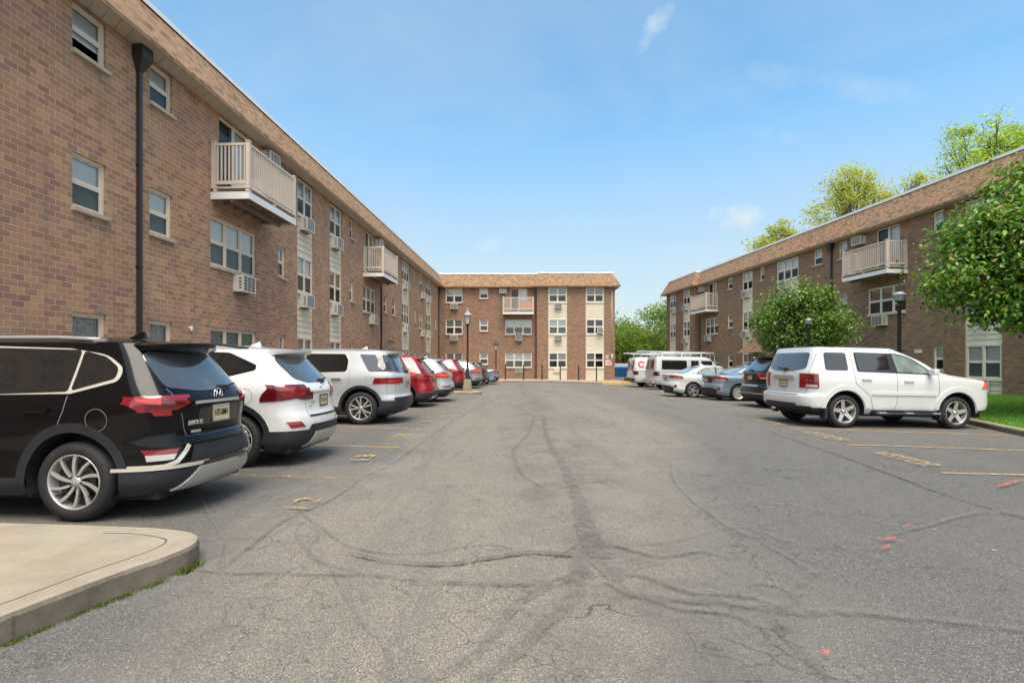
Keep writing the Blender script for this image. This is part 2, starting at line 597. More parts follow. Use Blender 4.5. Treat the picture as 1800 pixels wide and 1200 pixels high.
def asphalt_mat():
    t = NT('worn_asphalt')
    oc = t.coord()
    s = t.sep(oc)
    warp = t.noise(oc, 0.55, 4, 0.6)
    fine = t.noise(oc, 6.0, 5, 0.65)
    # lane (bare, stone showing) against the sealed bays left and right
    xw = t.math('ADD', s[0], t.math('MULTIPLY', t.math('SUBTRACT', warp, 0.5), 3.2))
    xr_ = t.math('SUBTRACT', xw, t.math('MULTIPLY', t.math('MINIMUM', s[1], 12.0), 0.33))
    lane = t.math('MULTIPLY', t.mapr(xw, -2.6, -1.5), t.mapr(xr_, -0.7, 0.9, 1.0, 0.0))
    far = t.mapr(s[1], 7.0, 20.0)
    lane = t.math('MAXIMUM', lane, t.math('MULTIPLY', far, 0.55))
    lane = t.math('MULTIPLY', lane, t.mapr(fine, 0.1, 0.6, 0.72, 1.0))
    vor = t.node('ShaderNodeTexVoronoi', feature='F1')
    t.l.new(oc, vor.inputs['Vector'])
    vor.inputs['Scale'].default_value = 175.0
    rs = t.node('ShaderNodeSeparateColor')
    t.l.new(vor.outputs['Color'], rs.inputs[0])
    stone = t.ramp(rs.outputs[0], [(0.0, (0.130, 0.114, 0.096)), (0.40, (0.212, 0.187, 0.154)), (0.72, (0.295, 0.257, 0.205)), (0.92, (0.41, 0.352, 0.27)), (1.0, (0.58, 0.49, 0.38))])
    gap = t.mapr(vor.outputs['Distance'], 0.35, 0.75, 0.0, 0.6)
    stone = t.mix(gap, stone, (0.085, 0.080, 0.075, 1))
    seal = t.ramp(rs.outputs[1], [(0.0, (0.070, 0.067, 0.063)), (0.6, (0.108, 0.103, 0.096)), (0.9, (0.170, 0.160, 0.144)), (1.0, (0.32, 0.285, 0.235))])
    col = t.mix(lane, seal, stone)
    # blotches and wheel polish
    b1 = t.noise(oc, 0.22, 5, 0.6)
    b2 = t.noise(oc, 1.4, 5, 0.7)
    col = t.mix(t.mapr(b1, 0.38, 0.66, 0.0, 0.30), col, (0.15, 0.138, 0.126, 1))
    col = t.mix(t.mapr(b2, 0.58, 0.75, 0.0, 0.42), col, (0.10, 0.098, 0.097, 1))
    # long soft stains where wheels run
    stv = t.noise(t.comb(t.math('MULTIPLY', s[0], 1.5), t.math('MULTIPLY', s[1], 0.16)), 1.1, 5, 0.62, 0.4)
    col = t.mix(t.mapr(stv, 0.50, 0.70, 0.0, 0.45), col, (0.105, 0.098, 0.092, 1))
    mid = t.math('MULTIPLY', t.mapr(t.math('ABSOLUTE', t.math('SUBTRACT', xw, 0.75)), 0.15, 1.0, 1.0, 0.0), t.mapr(b2, 0.40, 0.62, 0.0, 0.5))
    col = t.mix(mid, col, (0.085, 0.078, 0.073, 1))
    # hairline and open cracks
    wv = t.node('ShaderNodeVectorMath', operation='ADD')
    nz = t.node('ShaderNodeTexNoise')
    nz.inputs['Scale'].default_value = 1.7
    nz.inputs['Detail'].default_value = 6
    t.l.new(oc, nz.inputs['Vector'])
    sc = t.node('ShaderNodeVectorMath', operation='SCALE')
    sc.inputs[3].default_value = 0.75
    t.l.new(nz.outputs[1], sc.inputs[0])
    t.l.new(oc, wv.inputs[0])
    t.l.new(sc.outputs[0], wv.inputs[1])
    crk = None
    for scale, wid, amt in ((0.55, 0.006, 0.65), (1.5, 0.012, 0.6), (4.2, 0.025, 0.5)):
        ve = t.node('ShaderNodeTexVoronoi', feature='DISTANCE_TO_EDGE')
        t.l.new(wv.outputs[0], ve.inputs['Vector'])
        ve.inputs['Scale'].default_value = scale
        k = t.mapr(ve.outputs['Distance'], 0.0, wid, amt, 0.0)
        gate = t.mapr(t.noise(oc, 0.35 + 0.2 * scale, 3, 0.5), 0.47, 0.58)
        k = t.math('MULTIPLY', k, gate)
        crk = k if crk is None else t.math('MAXIMUM', crk, k)
    col = t.mix(crk, col, (0.024, 0.022, 0.02, 1))
    h = t.math('SUBTRACT', t.math('MULTIPLY', t.math('SUBTRACT', 1.0, vor.outputs['Distance']), 0.6), crk)
    t.out(t.bsdf(col, t.mapr(lane, 0, 1, 0.72, 0.9), 0, t.bump(h, 0.22, 0.004), spec=0.25))
    return t.m


def concrete_mat(name, c, grime):
    t = NT(name)
    oc = t.coord()
    g = t.sep(t.node('ShaderNodeNewGeometry').outputs['Normal'])
    n = t.noise(oc, 260, 3, 0.7)
    n2 = t.noise(oc, 2.2, 6, 0.7)
    n3 = t.noise(oc, 11, 6, 0.75)
    n4 = t.noise(oc, 38, 5, 0.7)
    col = t.mix(t.mapr(n, 0.35, 0.75, 0, 0.45), (*c, 1), tuple(x * 0.58 for x in c) + (1,))
    col = t.mix(t.mapr(n2, 0.40, 0.68, 0, 0.6), col, (c[0] * 0.62, c[1] * 0.59, c[2] * 0.55, 1))
    col = t.mix(t.mapr(n4, 0.62, 0.70, 0, 0.7), col, tuple(x * 0.4 for x in c) + (1,))    # specks and pits
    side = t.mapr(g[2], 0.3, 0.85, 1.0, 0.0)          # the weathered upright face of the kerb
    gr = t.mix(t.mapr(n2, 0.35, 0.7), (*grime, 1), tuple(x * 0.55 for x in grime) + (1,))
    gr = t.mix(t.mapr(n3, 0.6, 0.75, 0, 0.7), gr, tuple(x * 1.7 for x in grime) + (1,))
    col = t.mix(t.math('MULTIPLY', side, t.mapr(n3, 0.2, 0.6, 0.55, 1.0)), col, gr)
    t.out(t.bsdf(col, 0.92, 0, t.bump(t.math('ADD', n, t.math('MULTIPLY', n3, 2.0)), 0.35, 0.006), spec=0.2))
    return t.m


M_ASPHALT = asphalt_mat()
M_CONC = concrete_mat('kerb_concrete', (0.375, 0.325, 0.25), (0.20, 0.165, 0.125))
M_CONC2 = concrete_mat('path_concrete', (0.42, 0.345, 0.26), (0.31, 0.25, 0.175))
M_CONC_D = simple('concrete_joint', (0.11, 0.085, 0.06), 0.95, var=0.3, vscale=20)
M_YKERB = simple('yellow_kerb_paint', (0.62, 0.40, 0.06), 0.75, var=0.25, vscale=6)


def worn_paint(name, c, lo, hi):
    """paint worn through to the asphalt in places"""
    t = NT(name)
    oc = t.coord()
    n = t.noise(oc, 7, 6, 0.72)
    n2 = t.noise(oc, 70, 3, 0.7)
    k = t.mapr(t.math('ADD', t.math('MULTIPLY', n, 0.7), t.math('MULTIPLY', n2, 0.4)), lo, hi)
    b = t.bsdf((*c, 1), 0.8, spec=0.3)
    tr = t.node('ShaderNodeBsdfTransparent')
    mx = t.node('ShaderNodeMixShader')
    t.l.new(k, mx.inputs[0])
    t.l.new(tr.outputs[0], mx.inputs[1])
    t.l.new(b.outputs[0], mx.inputs[2])
    t.out(mx)
    return t.m


M_LINE = worn_paint('yellow_line_paint', (0.52, 0.36, 0.14), 0.43, 0.66)
M_LINE_F = worn_paint('faded_yellow_paint', (0.44, 0.30, 0.10), 0.50, 0.66)
M_SPRAY = worn_paint('red_spray_paint', (0.60, 0.12, 0.09), 0.45, 0.70)
M_SEALANT = worn_paint('crack_sealant', (0.185, 0.166, 0.154), 0.42, 0.90)
M_SEALANT_D = worn_paint('dark_crack_sealant', (0.115, 0.102, 0.095), 0.40, 0.66)
# ------------------------------------------------------------------ apartment buildings
# local frame of a building: x along its front wall, y into the building, z up
Z_SOFFIT, Z_TOP = 8.24, 9.50
TOPS = {1: 2.39, 2: 5.38, 3: 8.19}
SMALL = {1: 1.35, 2: 4.35, 3: 7.28}
LARGE = {1: 1.06, 2: 4.05, 3: 6.90}


def wall_face(mb, x0, x1, y, z0, z1, holes, reveal=0.11):
    xs = sorted({x0, x1, *[h[0] for h in holes], *[h[1] for h in holes]})
    zs = sorted({z0, z1, *[h[2] for h in holes], *[h[3] for h in holes]})
    xs = [x for x in xs if x0 - 1e-6 <= x <= x1 + 1e-6]
    zs = [z for z in zs if z0 - 1e-6 <= z <= z1 + 1e-6]
    for a, b in zip(xs, xs[1:]):
        for c, d in zip(zs, zs[1:]):
            mx, mz = (a + b) / 2, (c + d) / 2
            if any(h[0] < mx < h[1] and h[2] < mz < h[3] for h in holes):
                continue
            mb.quad((a, y, c), (b, y, c), (b, y, d), (a, y, d))
    for h in holes:
        a, b, c, d = h[:4]
        r = y + (h[4] if len(h) > 4 else reveal)
        mb.quad((a, y, c), (a, y, d), (a, r, d), (a, r, c))
        mb.quad((b, y, c), (b, r, c), (b, r, d), (b, y, d))
        mb.quad((a, y, c), (a, r, c), (b, r, c), (b, y, c))
        mb.quad((a, y, d), (b, y, d), (b, r, d), (a, r, d))


def window(root, x0, x1, z0, z1, y, n=1, style='blind', frame=None, sill=True, ac_open=None, ajar=None):
    """double hung window of n bays; y is the plane of the outer frame"""
    fm = frame or M_FRAME
    bd, mu = 0.055, 0.075
    f = MB()
    dpt = 0.07
    f.box(x0, x1, y, y + dpt, z1 - bd, z1)
    f.box(x0, x1, y, y + dpt, z0, z0 + bd)
    f.box(x0, x0 + bd, y + .002, y + dpt, z0 + bd, z1 - bd)
    f.box(x1 - bd, x1, y + .002, y + dpt, z0 + bd, z1 - bd)
    w = (x1 - x0 - 2 * bd - (n - 1) * mu) / n
    zm = (z0 + z1) / 2
    pane = MB()
    backs = []
    sb = 0.028
    for k in range(n):
        back = MB()
        backs.append(back)
        a = x0 + bd + k * (w + mu)
        b = a + w
        if k < n - 1:
            f.box(b, b + mu, y + .004, y + dpt, z0 + bd, z1 - bd)
        lo, hi = z0 + bd, z1 - bd
        zk = zm
        if ajar and k in ajar:
            zk = zm
        # sash rails
        f.box(a, b, y + .022, y + dpt - .01, zk - .024, zk + .024)
        for (p, q, yy) in ((zk + .024, hi, .030), (lo, zk - .024, .024)):
            f.box(a, a + sb, y + yy, y + dpt - .012, p, q)
            f.box(b - sb, b, y + yy, y + dpt - .012, p, q)
            f.box(a + sb, b - sb, y + yy, y + dpt - .012, q - sb, q)
            f.box(a + sb, b - sb, y + yy, y + dpt - .012, p, p + sb)
        g0, g1 = a + sb, b - sb
        pane.quad((g0, y + .045, zk + .05), (g1, y + .045, zk + .05), (g1, y + .045, hi - sb), (g0, y + .045, hi - sb), 0)
        if ajar and k in ajar:
            pane.quad((g0, y + .05, lo + .30), (g1, y + .05, lo + .30), (g1, y + .05, zk - .05), (g0, y + .05, zk - .05), 0)
        else:
            pane.quad((g0, y + .04, lo + sb), (g1, y + .04, lo + sb), (g1, y + .04, zk - .05), (g0, y + .04, zk - .05), 1)
        # what hangs behind the glass
        yb = y + .088
        st = style if isinstance(style, str) else style[k % len(style)]
        cov = {'blind': 1.0, 'half': 0.5, 'third': 0.36, 'dark': 0.0, 'curtain': 1.0, 'net': 1.0, 'most': 0.8}[st]
        if 0.1 < cov < 0.9: cov += random.Random(int(a * 131 + z0 * 17) & 0xffff).uniform(-.16, .14)
        zb = z1 - (z1 - z0) * cov
        if st == 'curtain' or st == 'net':
            mi = 1 if st == 'curtain' else 2
            m = 14
            for i in range(m):
                u0, u1 = a + (b - a) * i / m, a + (b - a) * (i + 1) / m
                y0_, y1_ = yb + (.02 if i % 2 else 0), yb + (0 if i % 2 else .02)
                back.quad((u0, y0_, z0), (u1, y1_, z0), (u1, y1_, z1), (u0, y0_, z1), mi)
        else:
            if cov > 0:
                back.quad((a - .02, yb, zb), (b + .02, yb, zb), (b + .02, yb, z1), (a - .02, yb, z1), 0)
                if zb > z0 + .02:
                    back.box(a - .02, b + .02, yb - .012, yb + .012, zb - .025, zb, 0)
            if cov < 1:
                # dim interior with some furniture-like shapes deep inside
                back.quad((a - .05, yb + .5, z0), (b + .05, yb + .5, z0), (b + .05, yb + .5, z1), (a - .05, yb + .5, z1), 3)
        if k == 0:
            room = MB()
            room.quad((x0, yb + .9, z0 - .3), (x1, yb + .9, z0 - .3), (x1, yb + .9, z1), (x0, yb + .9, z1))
    o = f.build('window', fm, root)
    pane.build('pane', [M_PANE, M_SCREEN], o, fix=False)
    wr = random.Random(int(x0 * 97 + z0 * 31 + y * 7) & 0xffff)
    ms = [wr.choice([M_BLIND, M_BLIND, M_BLIND, M_BLIND2, M_BLIND3]), wr.choice([M_CURTAIN, M_CURTAIN, M_CURTAIN_T, M_CURTAIN_W]), M_CURTAIN_W, M_ROOM]
    for back in backs:
        back.build('blind', ms, o, fix=False)
    room.build('room_wall', M_ROOM, o, fix=False)
    if sill:
        s = MB()
        s.box(x0 - .035, x1 + .035, y - .135, y + .02, z0 - .085, z0 - .004)
        s.build('sill', M_SILL, o, bevel=.008)
    return o


def lap_siding(mb, x0, x1, y, z0, z1, h=0.205):
    n = max(1, round((z1 - z0) / h))
    h = (z1 - z0) / n
    for i in range(n):
        a, b = z0 + i * h, z0 + (i + 1) * h
        yo = y - .024
        mb.quad((x0, yo, a), (x1, yo, a), (x1, y, b), (x0, y, b))
        mb.quad((x0, y, a), (x1, y, a), (x1, yo, a), (x0, yo, a))


def ac_unit(root, xc, zt, y, w=0.64, h=0.47, d=0.31, flush=False, mat=None, name='air_conditioner'):
    """through-the-wall cooler with slatted back"""
    if flush: d = 0.05
    b = MB()
    x0, x1, z0, z1, yf = xc - w / 2, xc + w / 2, zt - h, zt, y - d
    t = 0.035
    b.box(x0, x1, yf + .03, y + .01, z0, z1, 0)
    for (p, q, r, s) in ((x0, x1, z1 - t, z1), (x0, x1, z0, z0 + t), (x0, x0 + t, z0 + t, z1 - t), (x1 - t, x1, z0 + t, z1 - t)):
        b.box(p, q, yf, yf + .03, r, s, 0)
    if not flush:
        for sx in (x0 - .002, x1 + .002):
            for k in range(4):
                zz = z0 + .09 + k * .085
                b.box(sx - .003, sx + .003, yf + .05, yf + .13, zz, zz + .045, 1)
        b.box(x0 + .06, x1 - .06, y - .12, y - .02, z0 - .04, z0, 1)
    o = b.build(name, [mat or M_AC, M_ACD], root)
    g = MB()
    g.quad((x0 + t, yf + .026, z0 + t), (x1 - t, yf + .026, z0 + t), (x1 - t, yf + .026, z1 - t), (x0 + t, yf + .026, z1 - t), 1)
    n = 5
    for k in range(1, n):
        zz = z0 + t + (z1 - z0 - 2 * t) * k / n
        g.box(x0 + t, x1 - t, yf + .004, yf + .024, zz - .011, zz + .011, 0)
    for k in range(1, 3):
        xx = x0 + t + (x1 - x0 - 2 * t) * k / 3
        g.box(xx - .009, xx + .009, yf + .002, yf + .024, z0 + t, z1 - t, 0)
    g.build('grille', [M_ACS, M_ACD], o, fix=False)
    return o


def balcony(root, x0, x1, y, d=1.05, zf=5.78):
    """timber deck with white fascia and taupe railing, fixed to the wall at y"""
    k = MB()
    yo = y - d
    k.box(x0, x1, yo, yo + .03, zf, zf + .19, 0)
    k.box(x0, x0 + .03, yo + .03, y, zf, zf + .19, 0)
    k.box(x1 - .03, x1, yo + .03, y, zf, zf + .19, 0)
    n = 6
    for i in range(n):                                     # joists under the deck
        xx = x0 + .12 + (x1 - x0 - .24) * i / (n - 1)
        k.box(xx - .02, xx + .02, yo + .03, y, zf + .03, zf + .20, 1)
    k.box(x0 + .03, x1 - .03, y - d * .55, y - d * .55 + .05, zf - .07, zf + .03, 1)
    m = 8
    for i in range(m):                                     # deck boards
        a = yo - .02 + (d + .02) * i / m
        k.box(x0 - .02, x1 + .02, a, a + (d + .02) / m - .012, zf + .275, zf + .315, 2)
    for xx in (x0 + .05, (x0 + x1) / 2, x1 - .05):         # blocks between fascia and deck
        for yy in (yo + .05, y - .12):
            k.box(xx - .06, xx + .06, yy - .05, yy + .05, zf + .19, zf + .275, 2)
    o = k.build('balcony', [M_BALW, M_WOOD, M_BAL], root)
    r = MB()
    zd, zr = zf + .315, zf + 1.46
    ps = .05
    posts = [(x0 + ps, yo + ps), (x1 - ps, yo + ps), (x0 + ps, y - ps - .01), (x1 - ps, y - ps - .01)]
    for px, py in posts:
        r.box(px - ps, px + ps, py - ps, py + ps, zd + .001, zr + .06)
        r.box(px - ps - .012, px + ps + .012, py - ps - .012, py + ps + .012, zr + .06, zr + .085)
    runs = [((x0 + 2 * ps, yo + ps), (x1 - 2 * ps, yo + ps)), ((x0 + ps, yo + 2 * ps), (x0 + ps, y - 2 * ps - .01)), ((x1 - ps, yo + 2 * ps), (x1 - ps, y - 2 * ps - .01))]
    for (ax, ay), (bx, by) in runs:
        L = math.hypot(bx - ax, by - ay)
        horiz = abs(bx - ax) > abs(by - ay)
        def bar(z0_, z1_, t):
            if horiz: r.box(ax, bx, ay - t, ay + t, z0_, z1_)
            else: r.box(ax - t, ax + t, ay, by, z0_, z1_)
        bar(zr - .03, zr + .03, .028)
        bar(zd + .09, zd + .17, .022)
        nb = max(2, int(L / .105))
        for i in range(nb):
            t = (i + .5) / nb
            cx, cy = ax + (bx - ax) * t, ay + (by - ay) * t
            r.box(cx - .018, cx + .018, cy - .016, cy + .016, zd + .17, zr - .03)
    r.build('railing', M_BAL, o)
    return o


def sliding_door(root, x0, x1, z0, z1, y, right_blind=True):
    f = MB()
    b = .05
    f.box(x0, x1, y, y + .09, z1 - b, z1)
    f.box(x0, x0 + b, y + .002, y + .09, z0, z1 - b)
    f.box(x1 - b, x1, y + .002, y + .09, z0, z1 - b)
    f.box(x0 + b, x1 - b, y + .004, y + .09, z0, z0 + .05)
    xm = (x0 + x1) / 2
    f.box(xm - .045, xm + .045, y + .012, y + .08, z0 + .05, z1 - b)
    o = f.build('sliding_door', M_FRAME_L, root)
    p = MB()
    p.quad((x0 + b, y + .05, z0 + .05), (xm - .045, y + .05, z0 + .05), (xm - .045, y + .05, z1 - b), (x0 + b, y + .05, z1 - b), 1)
    p.quad((xm + .045, y + .05, z0 + .05), (x1 - b, y + .05, z0 + .05), (x1 - b, y + .05, z1 - b), (xm + .045, y + .05, z1 - b), 0)
    p.build('pane', [M_PANE, M_SCREEN], o, fix=False)
    k = MB()
    k.quad((xm, y + .14, z0), (x1, y + .14, z0), (x1, y + .14, z1), (xm, y + .14, z1), 0)
    m = 9
    for i in range(m):                                     # vertical blind slats in the open half
        a = x0 + (xm - x0) * i / m
        k.quad((a, y + .2, z0), (a + .05, y + .17, z0), (a + .05, y + .17, z1), (a, y + .2, z1), 1)
    k.quad((x0, y + .7, z0), (x1, y + .7, z0), (x1, y + .7, z1), (x0, y + .7, z1), 2)
    k.build('blind', [M_BLIND, M_CURTAIN, M_ROOM], o, fix=False)
    return o


def downspout(root, x, y, z0, z1, head=True, mat=None, w=.095):
    b = MB()
    b.box(x - w / 2, x + w / 2, y - .085, y - .012, z0, z1 - (.5 if head else 0), 0)
    for zz in (z0 + 1.3, z0 + 3.6, z0 + 5.8):
        if zz < z1 - .6:
            b.box(x - w / 2 - .02, x + w / 2 + .02, y - .089, y - .001, zz, zz + .03, 0)
    if head:                                               # flared leader head under the eave
        za, zb, zc = z1 - .52, z1 - .28, z1 - .005
        def ring(z, hw, dp): return [(x - hw, y - dp, z), (x + hw, y - dp, z), (x + hw, y - .004, z), (x - hw, y - .004, z)]
        A, B_, C, D = ring(za, .055, .09), ring(zb, .14, .22), ring(zb + .05, .155, .24), ring(zc, .155, .24)
        vs = A + B_ + C + D
        fs = [(3, 2, 1, 0), (12, 13, 14, 15)]
        for q in range(3):
            for i in range(4):
                fs.append((q * 4 + i, q * 4 + (i + 1) % 4, q * 4 + 4 + (i + 1) % 4, q * 4 + 4 + i))
        b.add(vs, fs)
    return b.build('downspout', mat or M_DSP, root)


def offset_path(path, d):
    """path [(x,y)] running along +x with the street on its right hand (-y); d > 0 towards the street"""
    out = []
    for i, p in enumerate(path):
        ns = []
        for a, b in ((i - 1, i), (i, i + 1)):
            if a < 0 or b >= len(path): continue
            dx, dy = path[b][0] - path[a][0], path[b][1] - path[a][1]
            L = math.hypot(dx, dy)
            ns.append((dy / L, -dx / L))
        if len(ns) == 1:
            out.append((p[0] + ns[0][0] * d, p[1] + ns[0][1] * d))
        else:
            (ax, ay), (bx, by) = ns
            k = d / (1 + ax * bx + ay * by)
            out.append((p[0] + (ax + bx) * k, p[1] + (ay + by) * k))
    return out


def mansard(root, path, body, over=0.44, inset=0.16):
    """shingled mansard band on the wall line 'path', soffit under it, white coping on top"""
    eave, top = offset_path(path, over), offset_path(path, -inset)
    z0, z1 = Z_SOFFIT, Z_TOP
    sl = math.hypot(over + inset, z1 - z0 - .1)
    m = MB()
    u = 0.0
    for i in range(len(path) - 1):
        a, b = eave[i], eave[i + 1]
        c, d = top[i + 1], top[i]
        L = math.hypot(b[0] - a[0], b[1] - a[1])
        L2 = math.hypot(c[0] - d[0], c[1] - d[1])
        e = (L - L2) / 2
        m.quad((*a, z0 + .10), (*b, z0 + .10), (*c, z1), (*d, z1), 0, [(u, 0.05), (u + L, 0.05), (u + L - e, sl), (u + e, sl)])
        m.quad((*a, z0 + .012), (*b, z0 + .012), (*b, z0 + .10), (*a, z0 + .10), 0, [(u, -.05), (u + L, -.05), (u + L, .05), (u, .05)])
        u += L
    m.build('mansard_roof', M_SHINGLE, root, fix=False)
    s = MB()
    inner = offset_path(path, -.02)
    for i in range(len(path) - 1):
        L = math.hypot(path[i + 1][0] - path[i][0], path[i + 1][1] - path[i][1])
        n = max(1, int(L / .30))
        for k in range(n):                                 # soffit boards
            t0, t1 = k / n, (k + 1) / n - .016 / L
            def lerp(P, t): return (P[i][0] + (P[i + 1][0] - P[i][0]) * t, P[i][1] + (P[i + 1][1] - P[i][1]) * t)
            s.quad((*lerp(inner, t0), z0), (*lerp(inner, t1), z0), (*lerp(eave, t1), z0), (*lerp(eave, t0), z0))
        s.quad((*inner[i], z0 + .011), (*inner[i + 1], z0 + .011), (*eave[i + 1], z0 + .011), (*eave[i], z0 + .011))
    s.build('soffit', M_SOFFIT, root, fix=False)
    c = MB()
    o1, o2 = offset_path(path, -inset + .05), offset_path(path, -inset - .28)
    for i in range(len(path) - 1):
        a, b, d, e = o1[i], o1[i + 1], o2[i + 1], o2[i]
        c.quad((*a, z1 - .02), (*b, z1 - .02), (*b, z1 + .10), (*a, z1 + .10))
        c.quad((*a, z1 + .10), (*b, z1 + .10), (*d, z1 + .10), (*e, z1 + .10))
        c.quad((*e, z1 - .3), (*e, z1 + .10), (*d, z1 + .10), (*d, z1 - .3))
    c.quad((*o1[0], z1 - .02), (*o1[0], z1 + .10), (*o2[0], z1 + .10), (*o2[0], z1 - .02))
    c.quad((*o1[-1], z1 - .02), (*o2[-1], z1 - .02), (*o2[-1], z1 + .10), (*o1[-1], z1 + .10))
    c.build('coping', M_COPING, root, fix=False)
    r = MB()
    x0, x1, yb = body
    poly = offset_path(path, -inset - .2)
    vs = [(*p, z1 - .06) for p in poly] + [(x1, yb, z1 - .06), (x0, yb, z1 - .06)]
    r.add(vs, [tuple(range(len(vs)))])
    for (p, q) in (((x0, path[0][1]), (x0, yb)), ((x1, yb), (x1, path[-1][1])), ((x0, yb), (x1, yb))):
        r.quad((*p, z0), (*q, z0), (*q, z1 - .06), (*p, z1 - .06))
    r.build('roof', M_ROOFM, root, fix=False)


def strip_column(root, holes, x0, x1, y, floors=(1, 2, 3), n=2, styles=('blind',) * 4, acs=(2, 3), mat=None, frame=None, zb=-.25, ac_w=.64, acx=None, dz=.05):
    """recessed column of cream lap siding with a window on each floor"""
    holes.append((x0, x1, zb, Z_SOFFIT, dz + .09))
    yy = y + dz
    s = MB()
    last = zb
    for k in sorted(floors):
        lap_siding(s, x0 + .002, x1 - .002, yy + .05, last, LARGE[k] - .004)
        last = TOPS[k] + .004
    s.box(x0 + .001, x0 + .05, yy + .012, yy + .09, zb, Z_SOFFIT - .02)
    s.box(x1 - .05, x1 - .001, yy + .012, yy + .09, zb, Z_SOFFIT - .02)
    s.build('siding', mat or M_SIDING, root, fix=False)
    for k in floors:
        window(root, x0 + .055, x1 - .055, LARGE[k], TOPS[k], yy - .01, n, styles[k], frame, sill=False)
        f = MB()
        f.box(x0 + .01, x1 - .01, yy - .035, yy + .02, LARGE[k] - .07, LARGE[k] - .002)
        f.build('sill', frame or M_FRAME, root)
        if k in acs:
            ac_unit(root, acx if acx is not None else (x0 + x1) / 2 + .12, LARGE[k] - .08, yy + .03, w=ac_w)


def punched(root, holes, x0, x1, k, y, n=1, style='blind', small=True, frame=None, ajar=None):
    z0 = (SMALL if small else LARGE)[k]
    z1 = TOPS[k]
    holes.append((x0, x1, z0, z1, .11))
    window(root, x0, x1, z0, z1, y + .055, n, style, frame, ajar=ajar)


# ---------- left wing -------------------------------------------------
UL = lambda px: 8.595 / (0.0444 + (900 - px) / 900.0) * 1.001
left = empty('apartment_building', (-8.595, 0, 0), math.atan2(1, 0.0444))
tag(left, 'long tan brick apartment wing beside the black and white parked SUVs', 'building', 'brick apartment buildings round the car park')
hl = []
sty = ['blind', 'net', 'most', 'blind', 'curtain', 'blind', 'half', 'net']


def rs(k):
    return sty[(k * 5 + 3) % len(sty)]


for i, (a, b) in enumerate(((127, 187), (263, 303))):
    for k in (1, 2, 3):
        punched(left, hl, UL(a), UL(b), k, 0, 1, ('net' if k == 1 else 'blind' if k == 2 else 'most'), ajar=(0,) if (k == 3 and i == 0) else None)
for k in (1, 2):
    punched(left, hl, UL(370), UL(451), k, 0, 3, 'blind' if k == 2 else 'curtain', small=False)
ac_unit(left, UL(421), LARGE[2] - .10, 0, w=.66)
for k in (1, 2, 3):
    punched(left, hl, UL(489), UL(502), k, 0, 1, rs(k))
strip_column(left, hl, UL(522.5), UL(551.4), 0, styles=('', 'net', 'blind', 'half'), acx=UL(536) + .02)
strip_column(left, hl, UL(579.7), UL(601.8), 0, styles=('', 'net', 'curtain', 'half'), acx=UL(590.5) - .05)
for k in (1, 2, 3):
    punched(left, hl, UL(615), UL(621.6), k, 0, 1, rs(k + 1))
for k in (1, 2):
    punched(left, hl, UL(638), UL(661), k, 0, 3, 'curtain', small=False)
ac_unit(left, UL(652), LARGE[2] - .10, 0)
for px0, px1 in ((675, 681), (689.6, 696)):
    for k in (1, 2, 3):
        punched(left, hl, UL(px0), UL(px1), k, 0, 1, rs(k + 2))
strip_column(left, hl, UL(706.6), UL(720), 0, n=3, styles=('', 'net', 'curtain', 'half'), acx=UL(713))
for k in (1, 2, 3):
    punched(left, hl, UL(728.4), UL(731.5), k, 0, 1, 'most')
    punched(left, hl, UL(736.4), UL(743.5), k, 0, 2, 'curtain', small=False)
    punched(left, hl, UL(765), UL(767.5), k, 0, 1, 'most')
for k in (2, 3):
    ac_unit(left, UL(741), LARGE[k] - .10, 0)
strip_column(left, hl, UL(749), UL(758), 0, n=2, styles=('', 'net', 'curtain', 'curtain'), acx=UL(753.5))
for (d0, d1, b0, b1, acx) in ((385, 441, 366, 515.5, 468), (643, 658, 637, 698, 656)):
    x0, x1 = UL(d0), UL(d1)
    hl.append((x0, x1, 6.10, 8.19, .12))
    sliding_door(left, x0, x1, 6.10, 8.19, .06)
    balcony(left, UL(b0) + .1, UL(b0) + 2.75, 0)
ac_unit(left, UL(468), 8.12, 0, w=.62, h=.42)
ac_unit(left, UL(662), 8.12, 0, w=.62, h=.42)
w = MB()
LX0, LX1 = -7.0, 47.2
wall_face(w, LX0, LX1, 0, -.3, Z_SOFFIT, hl)
for (p, q) in (((LX0, 0), (LX0, 12)), ((LX1, 12), (LX1, 0)), ((LX0, 12), (LX1, 12))):
    w.quad((*p, -.3), (*q, -.3), (*q, Z_SOFFIT), (*p, Z_SOFFIT))
w.build('wall', M_BRICK, left, fix=False)
mansard(left, [(LX0, 12), (LX0, 0), (LX1, 0)], (LX0 + .3, LX1, 12))
downspout(left, UL(241.5), 0, -.1, Z_SOFFIT, w=.085)
downspout(left, UL(669), 0, -.1, 7.9, head=False)
downspout(left, UL(770.4), 0, -.1, Z_SOFFIT, head=True)
v = MB()                                                   # two vent pipes on the wall
for px in (683, 687):
    v.tube((UL(px), 0, 2.75), (UL(px), -.14, 2.75), .035)
    v.tube((UL(px), -.14, 2.78), (UL(px), -.14, 2.62), .038)
v.build('vent_pipe', M_DSPB, left)
v = MB()                                                   # small bracket on the brick above the white car
v.box(UL(331), UL(338), -.03, 0, 2.30, 2.33)
v.box(UL(334), UL(334) + .04, -.04, 0, 2.24, 2.36)
v.build('wall_bracket', M_WHITEP, left)

